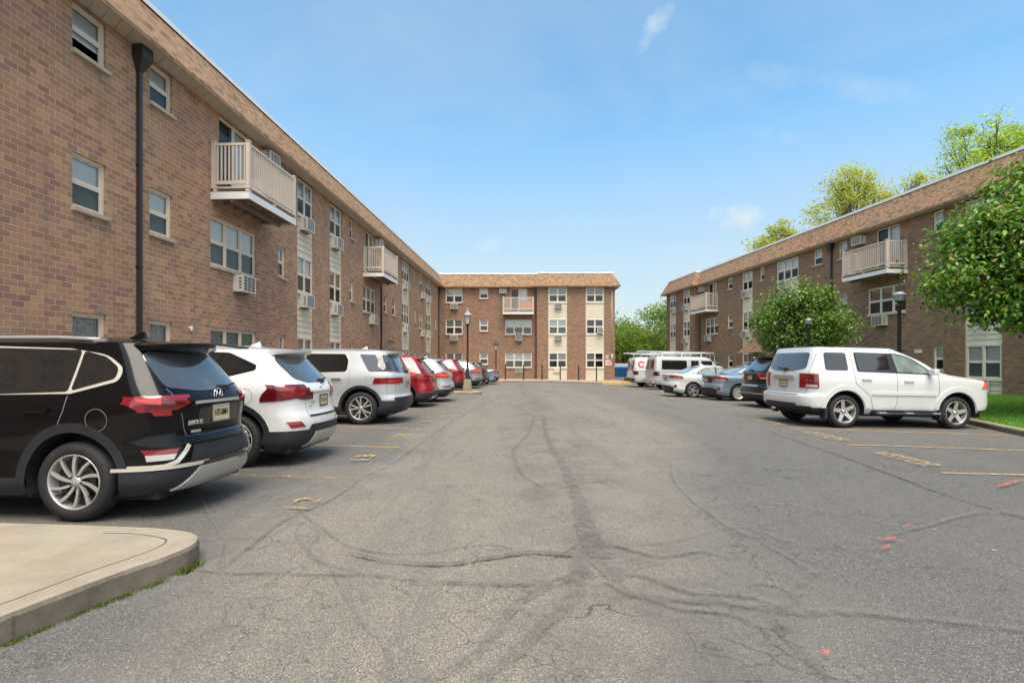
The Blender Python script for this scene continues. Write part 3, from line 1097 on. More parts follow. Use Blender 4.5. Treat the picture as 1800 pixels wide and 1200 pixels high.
# ---------- wing across the end of the lot ------------------------------------
YB = 46.1
XB = lambda px, Y=YB: (px - 900) / 900.0 * Y + 7.0
back = empty('apartment_building', (-7.0, YB, 0), 0)
tag(back, 'brick apartment wing closing the far end of the car park behind the black bollards', 'building', 'brick apartment buildings round the car park')
hb = []
for k in (1, 2, 3):
    punched(back, hb, XB(783.3), XB(813.2), k, 0, 2, 'curtain' if k < 3 else ('net', 'half'), small=False, frame=M_FRAME_L)
    punched(back, hb, XB(842.8), XB(858), k, 0, 1, ('', 'blind', 'net', 'half')[k], frame=M_FRAME_L)
for k in (1, 2):
    punched(back, hb, XB(888), XB(935), k, 0, 3, 'blind', small=False, frame=M_FRAME_L)
for k in (2, 3):
    ac_unit(back, XB(798.5), LARGE[k] - .10, 0)
ac_unit(back, XB(911.5), LARGE[2] + .16, 0, w=.62, h=.72, d=.30)
ac_unit(back, XB(912), LARGE[1] - .10, 0, w=.66, h=.36, flush=True)
ac_unit(back, XB(884), 8.13, 0, w=.62, h=.40)
hb.append((XB(897.6), XB(926.8), 6.10, 8.19, .12))
sliding_door(back, XB(897.6), XB(926.8), 6.10, 8.19, .06)
balcony(back, XB(883) + .05, XB(939) - .08, 0, d=1.0)
hk = []
BX0, BX1, BY = XB(943.3), XB(1080.8, 45.65), -.45
XK = lambda px: XB(px, 45.65)
strip_column(back, hk, XK(963.6), XK(997), BY, styles=('', ('dark', 'net'), 'blind', 'curtain'), acx=XK(981), frame=M_FRAME_L, dz=.03)
strip_column(back, hk, XK(1029.5), XK(1062), BY, styles=('', ('curtain', 'dark'), 'dark', 'curtain'), acs=(), frame=M_FRAME_L, dz=.03)
ac_unit(back, XK(1054.5), LARGE[2] + .50, BY, w=.52, h=.42, d=.3, mat=M_WHITEP)
c = MB()
c.box(XK(973.5), XK(984), BY - .03, BY, .62, .98)
for k in range(4):
    c.box(XK(974), XK(983.5), BY - .036, BY - .03, .68 + k * .07, .70 + k * .07)
c.build('vent_cover', M_SIDING, back)
w = MB()
wall_face(w, 0.2, BX0, 0, -.3, Z_SOFFIT, hb)
wall_face(w, BX0, BX1, BY, -.3, Z_SOFFIT, hk)
for (p, q) in (((BX0, BY), (BX0, 0)), ((BX1, BY), (BX1, 12)), ((0.2, 12), (BX1, 12))):
    w.quad((*p, -.3), (*q, -.3), (*q, Z_SOFFIT), (*p, Z_SOFFIT))
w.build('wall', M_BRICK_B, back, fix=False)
mansard(back, [(-.6, 0), (BX0, 0), (BX0, BY), (BX1, BY), (BX1, 12)], (0.0, BX1 - .3, 12))
downspout(back, BX0 - .09, 0, -.1, Z_SOFFIT, head=True, mat=M_DSPB)
v = MB()                                                   # conduit and wall light on the corner pier
v.tube((XK(1075.5), BY - .04, 2.2), (XK(1075.5), BY - .04, 8.2), .035)
v.box(XK(1073), XK(1077), BY - .16, BY, 2.05, 2.32)
v.box(XK(1073.4), XK(1076.6), BY - .22, BY - .16, 1.86, 2.03)
v.build('conduit', M_PIPE, back)

# ---------- right wing -------------------------------------------------
UR = lambda px: (52 - 20.43 / ((px - 900) / 900.0 + .1)) * 1.005
UF = lambda px: (52 - 20.02 / ((px - 900) / 900.0 + .1)) * 1.005   # the block that stands forward at the far end
right = empty('apartment_building', (15.23, 52.0, -.23), math.atan2(-1, 0.1))
tag(right, 'brick apartment wing behind the lawn, two pear trees and white boxy SUV', 'building', 'brick apartment buildings round the car park')
hr, hf = [], []
FY = -.42
FX0, FX1 = UF(1171.5), UF(1221.5)
strip_column(right, hf, UF(1177), UF(1187.8), FY, styles=('', 'net', ('half', 'dark'), ('half', 'dark')), acs=(3,), mat=M_SIDING_W, frame=M_FRAME_L, acx=UF(1184), dz=.03)
strip_column(right, hf, UF(1200.5), UF(1212.5), FY, styles=('', 'net', 'curtain', 'half'), mat=M_SIDING_W, frame=M_FRAME_L, acx=UF(1205.5), dz=.03)
for k in (1, 2):
    punched(right, hr, UR(1239.5), UR(1262), k, 0, 3, 'net' if k == 2 else 'curtain', small=False, frame=M_FRAME_L)
ac_unit(right, UR(1247), LARGE[2] - .10, 0)
hr.append((UR(1244.7), UR(1259.5), 6.10, 8.19, .12))
sliding_door(right, UR(1244.7), UR(1259.5), 6.10, 8.19, .06)
balcony(right, UR(1263) - 2.75, UR(1263) - .02, 0)
ac_unit(right, UR(1236), 8.12, 0, h=.42)
for k in (1, 2, 3):
    punched(right, hr, UR(1279), UR(1287.5), k, 0, 1, ('', 'half', 'net', 'third')[k], frame=M_FRAME_L)
strip_column(right, hr, UR(1304), UR(1322.7), 0, styles=('', 'net', 'half', 'half'), mat=M_SIDING_W, frame=M_FRAME_L, acx=UR(1312))
for k in (1, 2, 3):
    punched(right, hr, UR(1335.5), UR(1342.8), k, 0, 1, 'third', frame=M_FRAME_L)
strip_column(right, hr, UR(1364.4), UR(1403.3), 0, n=3, styles=('', 'net', 'half', 'half'), mat=M_SIDING_W, frame=M_FRAME_L, acx=UR(1381))
for k in (1, 2, 3):
    punched(right, hr, UR(1430), UR(1445), k, 0, 1, 'half', frame=M_FRAME_L)
    punched(right, hr, UR(1473.7), UR(1489), k, 0, 1, 'half', frame=M_FRAME)
for k in (1, 2):
    punched(right, hr, UR(1524.9), UR(1592), k, 0, 3, 'curtain', small=False, frame=M_FRAME_L)
ac_unit(right, UR(1551), LARGE[2] - .09, 0, w=.66)
hr.append((UR(1539.7), UR(1582), 6.10, 8.19, .12))
sliding_door(right, UR(1539.7), UR(1582), 6.10, 8.19, .06)
balcony(right, UR(1596) - 2.75, UR(1596), 0)
ac_unit(right, UR(1514), 8.12, 0, w=.62, h=.42)
for k in (1, 2, 3):
    punched(right, hr, UR(1640), UR(1658), k, 0, 1, 'third' if k == 1 else 'half', frame=M_FRAME_L)
strip_column(right, hr, UR(1694.6), UR(1761.5), 0, styles=('', 'blind', 'blind', 'half'), acs=(2, 3), mat=M_SIDING_W, frame=M_FRAME_L)
ac_unit(right, UR(1724), LARGE[1] - .11, 0, w=.62, h=.42, flush=True)
for px0, px1 in ((1835, 1925),):
    strip_column(right, hr, UR(px0), UR(px1), 0, styles=('', 'net', 'half', 'half'), mat=M_SIDING_W, frame=M_FRAME_L)
RX1 = 50.0
w = MB()
wall_face(w, FX0, FX1, FY, -.3, Z_SOFFIT, hf)
wall_face(w, FX1, RX1, 0, -.3, Z_SOFFIT, hr)
for (p, q) in (((FX0, FY), (FX0, 12)), ((FX1, FY), (FX1, 0)), ((RX1, 12), (RX1, 0)), ((FX0, 12), (RX1, 12))):
    w.quad((*p, -.3), (*q, -.3), (*q, Z_SOFFIT), (*p, Z_SOFFIT))
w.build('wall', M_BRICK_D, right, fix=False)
mansard(right, [(FX0, 12), (FX0, FY), (FX1, FY), (FX1, 0), (RX1, 0), (RX1, 12)], (FX0 + .3, RX1 - .3, 12))
downspout(right, UR(1462.7), 0, 0, Z_SOFFIT, head=True)
downspout(right, FX1 + .12, 0, 0, Z_SOFFIT, head=True, mat=M_DSPB)
cn = MB()                                                  # shingled hood over an entrance
ca, cb, zc0, zc1 = UR(1314), UR(1346), 2.42, 3.45
cn.add([(ca, -.75, zc0), (cb, -.75, zc0), (cb, .0, zc0), (ca, .0, zc0), (ca + .75, -.05, zc1), (cb - .75, -.05, zc1)],
       [(0, 1, 5, 4), (0, 4, 3), (1, 2, 5), (3, 4, 5, 2), (3, 2, 1, 0)], 0, False,
       [[(0, 0), (cb - ca, 0), (cb - ca - .75, 1.7), (.75, 1.7)], [(0, 0), (1.3, 1.5), (1.3, 0)], [(0, 0), (1.3, 0), (0, 1.5)], [(0, 0)] * 4, [(0, 0)] * 4])
cn.build('entrance_hood', M_SHINGLE, right)
ed = MB()
ed.box(UR(1326), UR(1341), -.02, .04, .2, 2.2)
ed.box(UR(1326) - .08, UR(1326), -.03, .05, .2, 2.28)
ed.box(UR(1341), UR(1341) + .08, -.03, .05, .2, 2.28)
ed.build('entrance_door', simple('brown_door', (0.22, 0.145, 0.10), 0.5, var=.1), right)
pl = MB()
pl.box(UR(1608), UR(1621), -.025, 0, 2.12, 2.28)
pl = pl.build('wall_sign', M_SIGN_W, None, bevel=.006)
pl.matrix_world = right.matrix_basis.copy()
tag(pl, 'small pale blank plate on the right-hand brick wall above the white boxy SUV', 'sign')
# ------------------------------------------------------------------ vehicles
def rp(poly, r, n=4):
    """convex polygon with rounded corners; r a number or one per corner"""
    out = []
    N = len(poly)
    for i, p in enumerate(poly):
        rr = r[i] if isinstance(r, (list, tuple)) else r
        p = Vector(p); a = Vector(poly[i - 1]); b = Vector(poly[(i + 1) % N])
        da, db = (a - p), (b - p)
        rr = min(rr, da.length * .45, db.length * .45)
        if rr < 1e-4:
            out.append(tuple(p)); continue
        pa, pb = p + da.normalized() * rr, p + db.normalized() * rr
        for k in range(n + 1):
            t = k / n
            out.append(tuple((1 - t) ** 2 * pa + 2 * t * (1 - t) * p + t * t * pb))
    return out


def seam_quads(pts, w=.007):
    out = []
    for a, b in zip(pts, pts[1:]):
        a, b = Vector(a), Vector(b)
        d = (b - a).normalized()
        n = Vector((-d.y, d.x)) * w / 2
        e = d * w * .3
        out.append([tuple(a - n - e), tuple(b - n + e), tuple(b + n + e), tuple(a + n - e)])
    return out


def annulus(cx, cz, r0, r1, a0, a1, n=12, rz=1.0):
    out = []
    for i in range(n):
        t0, t1 = a0 + (a1 - a0) * i / n, a0 + (a1 - a0) * (i + 1) / n
        out.append([(cx + r0 * cos(t0), cz + r0 * sin(t0)), (cx + r1 * cos(t0), cz + r1 * sin(t0) * rz),
                    (cx + r1 * cos(t1), cz + r1 * sin(t1) * rz), (cx + r0 * cos(t1), cz + r0 * sin(t1))])
    return out


class Shell:
    def __init__(s, sp):
        s.sp = sp
        H, c, zb = sp['H'], sp['crown'], sp['zb']
        s.ze = H - c
        s.fr, s.ff, s.fw = pchip(sp['rear']), pchip(sp['front']), pchip(sp['wid'])
        zs = list(np.arange(zb, s.ze, .028)) + [s.ze]
        zs += [s.ze + c * t for t in (.12, .25, .38, .5, .62, .73, .82, .9, .955, .985, .998)]
        nx, ny = sp.get('nx', 14), sp.get('ny', 2.7)
        nxf, nyf = sp.get('nxf', nx), sp.get('nyf', ny)
        ringx = []
        verts, faces = [], []
        M = None
        for z in zs:
            xr, xf, w = s.at(z)
            a, xm = (xf - xr) / 2, (xf + xr) / 2
            half = []
            xc = .93
            yc = (1 - xc ** nx) ** (1 / ny)
            for i in range(11):
                y = yc * i / 11
                half.append((-(1 - y ** ny) ** (1 / nx), y))
            for i in range(47):
                x = -xc + 2 * xc * i / 46
                n1, n2 = (nx, ny) if x < 0 else (nxf, nyf)
                half.append((x, (1 - abs(x) ** n1) ** (1 / n2)))
            yc = (1 - xc ** nxf) ** (1 / nyf)
            for i in range(10, -1, -1):
                y = yc * i / 11
                half.append(((1 - y ** nyf) ** (1 / nxf), y))
            ring = [(xm + a * x, w * y, z) for x, y in half] + [(xm + a * x, -w * y, z) for x, y in half[-2:0:-1]]
            M = len(ring)
            verts += ring
        K = len(zs)
        for i in range(K - 1):
            for k in range(M):
                faces.append((i * M + k, (i + 1) * M + k, (i + 1) * M + (k + 1) % M, i * M + (k + 1) % M))
        faces.append(tuple(range(M)))
        faces.append(tuple(reversed(range((K - 1) * M, K * M))))
        bm = bmesh.new()
        vs = [bm.verts.new(v) for v in verts]
        for f in faces:
            try: bm.faces.new([vs[i] for i in f])
            except ValueError: pass
        bmesh.ops.recalc_face_normals(bm, faces=bm.faces)
        bm.normal_update()
        s.bm = bm
        s.F = [(f, f.calc_center_median(), f.normal.copy()) for f in bm.faces]
        s.bb = []
        for f in bm.faces:
            xs = [v.co.x for v in f.verts]; ys = [v.co.y for v in f.verts]; z_ = [v.co.z for v in f.verts]
            s.bb.append((min(xs), max(xs), min(ys), max(ys), min(z_), max(z_)))

    def at(s, z):
        sp = s.sp
        if z <= s.ze:
            return s.fr(z), s.ff(z), s.fw(z)
        t = (sp['H'] - z) / sp['crown']
        q = math.sqrt(max(0, t))
        xr, xf, w = s.fr(s.ze), s.ff(s.ze), s.fw(s.ze)
        p = sp.get('peak', (xr + .9, xf - .5))
        return p[0] + (xr - p[0]) * q, p[1] + (xf - p[1]) * q, max(.03, w * q ** .9)

    def patch(s, view, poly, off):
        """the piece of the skin inside a polygon, lifted off by 'off'; side patches are on the +y side"""
        ax = {'side': (0, 2), 'rear': (1, 2), 'front': (1, 2), 'top': (0, 1)}[view]
        lo = [min(p[i] for p in poly) for i in (0, 1)]
        hi = [max(p[i] for p in poly) for i in (0, 1)]
        xm = s.sp['L'] / 2
        sel = []
        for (f, c, n), b in zip(s.F, s.bb):
            if view == 'side' and not (c.y > 0.02 and n.y > .12): continue
            if view == 'rear' and not (n.x < -.10 and c.x < xm): continue
            if view == 'front' and not (n.x > .10 and c.x > xm): continue
            if view == 'top' and not (n.z > .3): continue
            A, B = ax
            if b[2 * A + 1] < lo[0] or b[2 * A] > hi[0] or b[2 * B + 1] < lo[1] or b[2 * B] > hi[1]: continue
            sel.append(f)
        out = bmesh.new()
        mp = {}
        for f in sel:
            vv = []
            for v in f.verts:
                if v not in mp:
                    mp[v] = out.verts.new(v.co)
                vv.append(mp[v])
            try: out.faces.new(vv)
            except ValueError: pass
        area = sum(poly[i][0] * poly[(i + 1) % len(poly)][1] - poly[(i + 1) % len(poly)][0] * poly[i][1] for i in range(len(poly)))
        P = poly if area > 0 else list(reversed(poly))
        for i in range(len(P)):
            p, q = P[i], P[(i + 1) % len(P)]
            d = (q[0] - p[0], q[1] - p[1])
            L = math.hypot(*d)
            if L < 1e-6: continue
            no = [0, 0, 0]; co = [0, 0, 0]
            no[ax[0]], no[ax[1]] = d[1] / L, -d[0] / L
            co[ax[0]], co[ax[1]] = p
            bmesh.ops.bisect_plane(out, geom=out.verts[:] + out.edges[:] + out.faces[:], dist=1e-6, plane_co=co, plane_no=no, clear_outer=True)
        if not out.faces:
            out.free(); return [], []
        out.normal_update()
        nm = {v: v.normal.copy() for v in out.verts}
        be = [e for e in out.edges if len(e.link_faces) == 1]
        base = {v: v.co.copy() for v in out.verts}
        for v in out.verts:
            v.co = base[v] + nm[v] * off
        skirt = {}
        for e in be:
            for v in e.verts:
                if v not in skirt:
                    skirt[v] = out.verts.new(base[v] - nm[v] * max(.004, off * .5))
        for e in be:
            a, b = e.verts
            try: out.faces.new((a, b, skirt[b], skirt[a])).smooth = False
            except ValueError: pass
        out.verts.index_update()
        V = [tuple(v.co) for v in out.verts]
        F = [tuple(v.index for v in f.verts) for f in out.faces]
        S = set(id(v) for v in skirt.values())
        out.free()
        return V, F


def mesh_obj(name, V, F, mats, parent, smooth=True, mi=None):
    me = bpy.data.meshes.new(name)
    me.from_pydata(V, [], F)
    for m in (mats if isinstance(mats, (list, tuple)) else [mats]):
        me.materials.append(m)
    if smooth:
        me.polygons.foreach_set('use_smooth', [True] * len(F))
        try: me.set_sharp_from_angle(angle=rad(38))
        except Exception: pass
    if mi: me.polygons.foreach_set('material_index', mi)
    o = bpy.data.objects.new(name, me)
    COL.objects.link(o)
    if parent is not None: o.parent = parent
    return o


def make_wheel(kind, R, rr, tw):
    """wheel turned about local y, outer face towards +y"""
    root = empty('wheel')
    M = Matrix.Rotation(rad(-90), 4, 'X')                  # lathe axis z -> +y
    t = MB()
    h = tw / 2
    t.lathe([(rr * .98, h * .80), (rr + .012, h * .98), (rr + (R - rr) * .35, h * 1.02), (rr + (R - rr) * .75, h * .98), (R - .022, h * .86), (R - .004, h * .66), (R, h * .3), (R, -h * .3),
             (R - .004, -h * .66), (R - .022, -h * .86), (rr + .02, -h), (rr * .95, -h * .9)], 48, 0, M)
    t.build('tyre', M_TYRE, root, fix=False)
    r = MB()
    r.lathe([(rr * .995, h * .80), (rr * 1.0, h * .93), (rr * .965, h * .95), (rr * .945, h * .80), (rr * .90, h * .2), (rr * .88, -h * .8)], 48, 0, M)
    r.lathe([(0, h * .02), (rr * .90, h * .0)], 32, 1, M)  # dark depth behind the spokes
    r.lathe([(0.05, h * .22), (rr * .60, h * .22), (rr * .60, h * .05)], 32, 2, M)

    def spoke(a0, a1, w0, w1, r0=.045, r1=None, th=.035, ya=.72, yb=.80, mi=0, bend=0):
        r1 = rr * .955 if r1 is None else r1
        n = 6
        top, bot = [], []
        for i in range(n + 1):
            q = i / n
            ra = r0 + (r1 - r0) * q
            a = a0 + (a1 - a0) * q + bend * math.sin(pi * q)
            w = w0 + (w1 - w0) * q
            y = h * (ya + (yb - ya) * q)
            c, d = Vector((cos(a), 0, sin(a))), Vector((-sin(a), 0, cos(a)))
            top.append((c * ra + d * w / 2 + Vector((0, y, 0)), c * ra - d * w / 2 + Vector((0, y, 0))))
            bot.append((c * ra + d * w * .35 + Vector((0, y - th, 0)), c * ra - d * w * .35 + Vector((0, y - th, 0))))
        vs, fs = [], []
        for i in range(n + 1):
            vs += [top[i][0], top[i][1], bot[i][1], bot[i][0]]
        for i in range(n):
            b = i * 4
            for k in range(4):
                fs.append((b + k, b + (k + 1) % 4, b + 4 + (k + 1) % 4, b + 4 + k))
        r.add(vs, fs, mi)

    if kind == 'twist10':
        for k in range(10):
            a = 2 * pi * k / 10 + .2
            s = 1 if k % 2 else .6
            spoke(a, a + .32, .022, .036 if k % 2 else .026, ya=.66, yb=.84)
    elif kind == 'split5':
        for k in range(5):
            a = 2 * pi * k / 5 + pi / 2
            for s in (-1, 1):
                spoke(a + s * .15, a + s * .25, .034, .040)
            for s in (-1, 1):
                spoke(a + s * .10, a + s * .10, .02, .014, r1=rr * .5)
    elif kind == 'thick5':
        for k in range(5):
            a = 2 * pi * k / 5 + pi / 2
            spoke(a, a, .10, .072, ya=.60, yb=.85)
    elif kind == 'cap9':
        r.lathe([(rr * .97, h * .86), (rr * .80, h * .90), (rr * .80, h * .84)], 40, 0, M)
        for k in range(9):
            a = 2 * pi * k / 9
            spoke(a, a, .055, .075, ya=.95, yb=.86)
    elif kind == 'dark10':
        for k in range(5):
            a = 2 * pi * k / 5
            for s in (-1, 1):
                spoke(a + s * .12, a + s * .26, .030, .036)
            spoke(a + .63, a + .63, .03, .05, mi=1)
    else:
        for k in range(7):
            a = 2 * pi * k / 7
            spoke(a, a, .05, .05)
    r.lathe([(0, h * .78), (.026, h * .78), (.042, h * .72), (.05, h * .60)], 24, 0, M)
    for k in range(5):
        a = 2 * pi * k / 5 + .3
        r.tube((.055 * cos(a), h * .62, .055 * sin(a)), (.055 * cos(a), h * .76, .055 * sin(a)), .009, mi=1, n=6)
    rim_m = {'cap9': M_HUBCAP}.get(kind, M_ALLOY)
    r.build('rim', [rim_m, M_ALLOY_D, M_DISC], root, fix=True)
    return root


def cut_arches(bm, sp, Ra):
    for ax in sp['axles']:
        cz = sp['R'] + .01
        ymin = sp['W'] / 2 * .55
        geomf = [f for f in bm.faces if abs(f.calc_center_median().y) > ymin and abs(f.calc_center_median().x - ax) < Ra * 1.5 and f.calc_center_median().z < cz + Ra * 1.4]
        gs = set(geomf)
        for f in geomf:
            gs.update(f.verts); gs.update(f.edges)
        geom = list(gs)
        n = 26
        for k in range(n):
            t = 2 * pi * (k + .5) / n
            no = Vector((cos(t), 0, sin(t)))
            ret = bmesh.ops.bisect_plane(bm, geom=geom, dist=1e-6, plane_co=Vector((ax, 0, cz)) + no * Ra, plane_no=no)
            geom = [g for g in ret['geom'] if g.is_valid]
        kill = []
        for f in bm.faces:
            c = f.calc_center_median()
            if abs(c.y) > ymin * .96 and all((c.x - ax) * cos(2 * pi * (k + .5) / n) + (c.z - cz) * sin(2 * pi * (k + .5) / n) < Ra for k in range(n)):
                kill.append(f)
        bmesh.ops.delete(bm, geom=kill, context='FACES')


def make_vehicle(sp, label, cat, group, P, yaw, near):
    """P: ground point under the middle of the near rear wheel; near +1: left side faces the camera"""
    S = Shell(sp)
    L, W, R = sp['L'], sp['W'], sp['R']
    Ra = sp.get('Ra', R + .075)
    cx = L / 2
    tw = sp.get('tw', .235)
    lat = sp.get('lat', 1.0)                               # breadth of this car against its drawing
    local = Vector((sp['axles'][0] - cx, near * (W / 2 - .05) * lat, 0))
    M = Matrix.Rotation(yaw, 4, 'Z')
    pos = Vector((P[0], P[1], 0)) - M @ local
    # follow the fall of the lot
    fw = pos + M @ Vector((1.4, 0, 0)); bk = pos - M @ Vector((1.4, 0, 0))
    zf, zk = gz(fw.x, fw.y), gz(bk.x, bk.y)
    root = empty(sp.get('name', 'parked_car'), (pos.x, pos.y, (zf + zk) / 2 + sp.get('lift', 0)), yaw)
    root.rotation_euler = (0, -math.atan2(zf - zk, 2.8), yaw)
    root.scale = (1, lat, 1)
    tag(root, label, cat, group)

    def shift(o):
        o.location.x -= cx
        return o

    # skin
    body = S.bm.copy()
    cut_arches(body, sp, Ra)
    body.normal_update()
    me = bpy.data.meshes.new('body')
    body.to_mesh(me)
    body.free()
    me.polygons.foreach_set('use_smooth', [True] * len(me.polygons))
    me.set_sharp_from_angle(angle=rad(50))
    me.materials.append(sp['paint'])
    bo = bpy.data.objects.new('body', me)
    COL.objects.link(bo)
    bo.parent = root
    shift(bo)
    # underside and wheel housings
    u = MB()
    zb = sp['zb']
    u.box(.25, L - .3, -W / 2 + .17, W / 2 - .17, zb - .05, zb + .12)
    for ax in sp['axles']:
        cz = R + .01
        for s in (-1, 1):
            y0, y1 = s * (W / 2 - .035), s * (W / 2 - .42)
            n = 18
            a0 = math.asin(min(.9, max(-.9, (zb - .02 - cz) / Ra)))
            pts = [(ax + Ra * 1.004 * cos(a0 + (pi - 2 * a0) * i / n), cz + Ra * 1.004 * sin(a0 + (pi - 2 * a0) * i / n)) for i in range(n + 1)]
            for p, q in zip(pts, pts[1:]):
                u.quad((p[0], y0, p[1]), (q[0], y0, q[1]), (q[0], y1, q[1]), (p[0], y1, p[1]))
            u.add([(p[0], y1, p[1]) for p in pts], [tuple(range(len(pts)))])
    if sp.get('exhaust', True):
        u.tube((.24, -W * .28, zb + .0), (.7, -W * .28, zb + .02), .03)
    shift(u.build('underbody', M_UNDER, root, fix=False))
    # wheels
    wl = make_wheel(sp['wheel'], R, sp['rr'], tw)
    first = True
    for ax in sp['axles']:
        for s in (1, -1):
            o = wl if first else copy_tree(wl, root)
            first = False
            o.parent = root
            o.location = (ax - cx, s * (W / 2 - tw / 2 - sp.get('win', .035)), R)
            o.rotation_euler = (0, random.uniform(0, 6.28), 0 if s > 0 else pi)
    # everything that lies on the skin
    made = {}
    skin = []
    todo = []
    for name, mat, mode, items, off in sp['patches']:
        if mode == 'each':                                 # every piece an object of its own, on both sides
            todo += [(name, mat, 'pair', g if isinstance(g, list) else [g], off) for g in items]
        else:
            todo.append((name, mat, mode, items, off))
    for name, mat, mode, items, off in todo:
        V, F = [], []
        for view, poly in items:
            v, f = S.patch(view, poly, off)
            b = len(V)
            V += v
            F += [tuple(b + i for i in q) for q in f]
        if not F: continue
        Vm = [(x, -y, z) for x, y, z in V]
        Fm = [tuple(reversed(q)) for q in F]
        if name in ('door_seam', 'fuel_door', 'tailgate_crease'):   # panel gaps are part of the skin
            skin.append((V, F, mat))
            if mode == 'both': skin.append((Vm, Fm, mat))
            continue
        if mode == 'mid':
            made.setdefault(name, []).append(shift(mesh_obj(name, V, F, mat, root)))
        elif mode == 'both':
            b = len(V)
            made.setdefault(name, []).append(shift(mesh_obj(name, V + Vm, F + [tuple(b + i for i in q) for q in Fm], mat, root)))
        else:
            for vv, ff in ((V, F), (Vm, Fm)):
                made.setdefault(name, []).append(shift(mesh_obj(name, vv, ff, mat, root)))
    if skin:
        bm = bmesh.new()
        bm.from_mesh(bo.data)
        mats = [sp['paint']]
        for V, F, m in skin:
            if m not in mats: mats.append(m)
            vv = [bm.verts.new(p) for p in V]
            for q in F:
                try:
                    f = bm.faces.new([vv[i] for i in q]); f.material_index = mats.index(m)
                except ValueError: pass
        bm.to_mesh(bo.data)
        bm.free()
        for m in mats[1:]: bo.data.materials.append(m)
    # sub-parts: lenses set into a lamp
    for name, mat, par, items, off in sp.get('inserts', []):
        if par not in made: continue
        for k, lamp in enumerate(made[par][:2]):
            V, F = [], []
            for view, poly in items:
                v, f = S.patch(view, poly, off)
                b = len(V); V += v; F += [tuple(b + i for i in q) for q in f]
            if not F: continue
            if k == 1:
                V = [(x, -y, z) for x, y, z in V]; F = [tuple(reversed(q)) for q in F]
            mesh_obj(name, V, F, mat, lamp)
    xr = S.fr
    # door handles
    for hx, hz in sp.get('handles', []):
        for s in (1, -1):
            b = MB()
            y = S.fw(hz)
            b.box(hx - .115, hx + .115, s * (y + .012), s * (y + .040), hz - .016, hz + .018)
            b.box(hx - .105, hx - .075, s * (y - .03), s * (y + .02), hz - .014, hz + .014)
            b.box(hx + .075, hx + .105, s * (y - .03), s * (y + .02), hz - .014, hz + .014)
            shift(b.build('door_handle', sp.get('handle_mat', sp['paint']), root, bevel=.008))
    # mirrors
    if 'mirror' in sp:
        mx, mz = sp['mirror']
        for s in (1, -1):
            b = MB()
            y = S.fw(mz) * .98
            b.box(mx - .05, mx + .08, s * (y + .07), s * (y + .24), mz - .02, mz + .12)
            shift(b.build('side_mirror', sp.get('mirror_mat', sp['paint']), root, bevel=.035))
            b = MB()
            b.box(mx - .0, mx + .07, s * (y - .06), s * (y + .10), mz - .02, mz + .03)
            shift(b.build('mirror_arm', M_PLASTIC, root, bevel=.01))
    # roof rails
    if 'rails' in sp:
        x0, x1, rm, gap = sp['rails']
        for s in (1, -1):
            b = MB()
            pts = []
            for i in range(15):
                q = i / 14
                x = x0 + (x1 - x0) * q
                y = S.fw(S.ze) * sp.get('rail_y', .86)
                # height of the skin under the rail
                z = S.ze
                for zz in np.linspace(S.ze, sp['H'], 30):
                    a_, b_, w_ = S.at(zz)
                    mid, hl_ = (a_ + b_) / 2, (b_ - a_) / 2
                    if abs(x - mid) < hl_ and (abs(x - mid) / hl_) ** 12 + (y / w_) ** 2.7 < 1: z = zz
                rise = gap * min(1, 5 * min(q, 1 - q))
                pts.append((x, s * y, z + .012 + rise))
            b.path(pts, .019, 8)
            for q in (0, 1):
                p = pts[0 if q == 0 else -1]
                b.box(p[0] - .06, p[0] + .06, p[1] - .018, p[1] + .018, p[2] - .05, p[2] + .012)
            shift(b.build('roof_rail', rm, root))
    # rear spoiler
    if 'spoiler' in sp:
        hw, z0, dx, dz, sm = sp['spoiler']              # half width, height, how far it stands back, thickness, material
        b = MB()
        n = 12
        vs, fs = [], []
        for i in range(n + 1):
            q = -1 + 2 * i / n
            y = q * hw
            w_ = S.fw(min(z0, S.ze))
            bow = .16 * abs(q) ** 2.6
            xb = xr(min(z0 - dz, S.ze)) + bow
            k = 1 - .25 * abs(q) ** 4
            vs += [(xb + .34, y * .98, z0 + .045 - .05 * abs(q) ** 3), (xb - dx * k, y, z0 + .012 - .03 * abs(q) ** 3), (xb - dx * k + .012, y, z0 - .028 - .03 * abs(q) ** 3), (xb + .06, y * .99, z0 - dz)]
        for i in range(n):
            c = i * 4
            for k in range(3):
                fs.append((c + k, c + 4 + k, c + 5 + k, c + 1 + k))
        b.add(vs, fs, 0, True)
        b.add(vs[:4], [(0, 1, 2, 3)]); b.add(vs[-4:], [(3, 2, 1, 0)])
        o = b.build('spoiler', sm, root)
        o.data.set_sharp_from_angle(angle=rad(35))
        shift(o)
    if 'fin' in sp:
        fx, fm = sp['fin']
        b = MB()
        zt = sp['H'] - .012
        b.add([(fx, -.03, zt), (fx, .03, zt), (fx + .19, .018, zt), (fx + .19, -.018, zt), (fx + .02, -.006, zt + .075), (fx + .02, .006, zt + .075)],
              [(0, 4, 5, 1), (0, 3, 4), (1, 5, 2), (3, 2, 5, 4)], 0, False)
        shift(b.build('roof_antenna', fm, root))
    if 'wiper' in sp:
        wy, wz, wl_ = sp['wiper']
        b = MB()
        x = xr(wz) - .03
        b.box(x - .02, x + .05, wy - .05, wy + .05, wz - .03, wz + .035)
        pts = [(xr(wz + .05 * i / 4) - .028, wy + wl_ * i / 4, wz + .045 * i / 4) for i in range(5)]
        b.path(pts, .013, 6)
        shift(b.build('rear_wiper', M_PLASTIC, root))
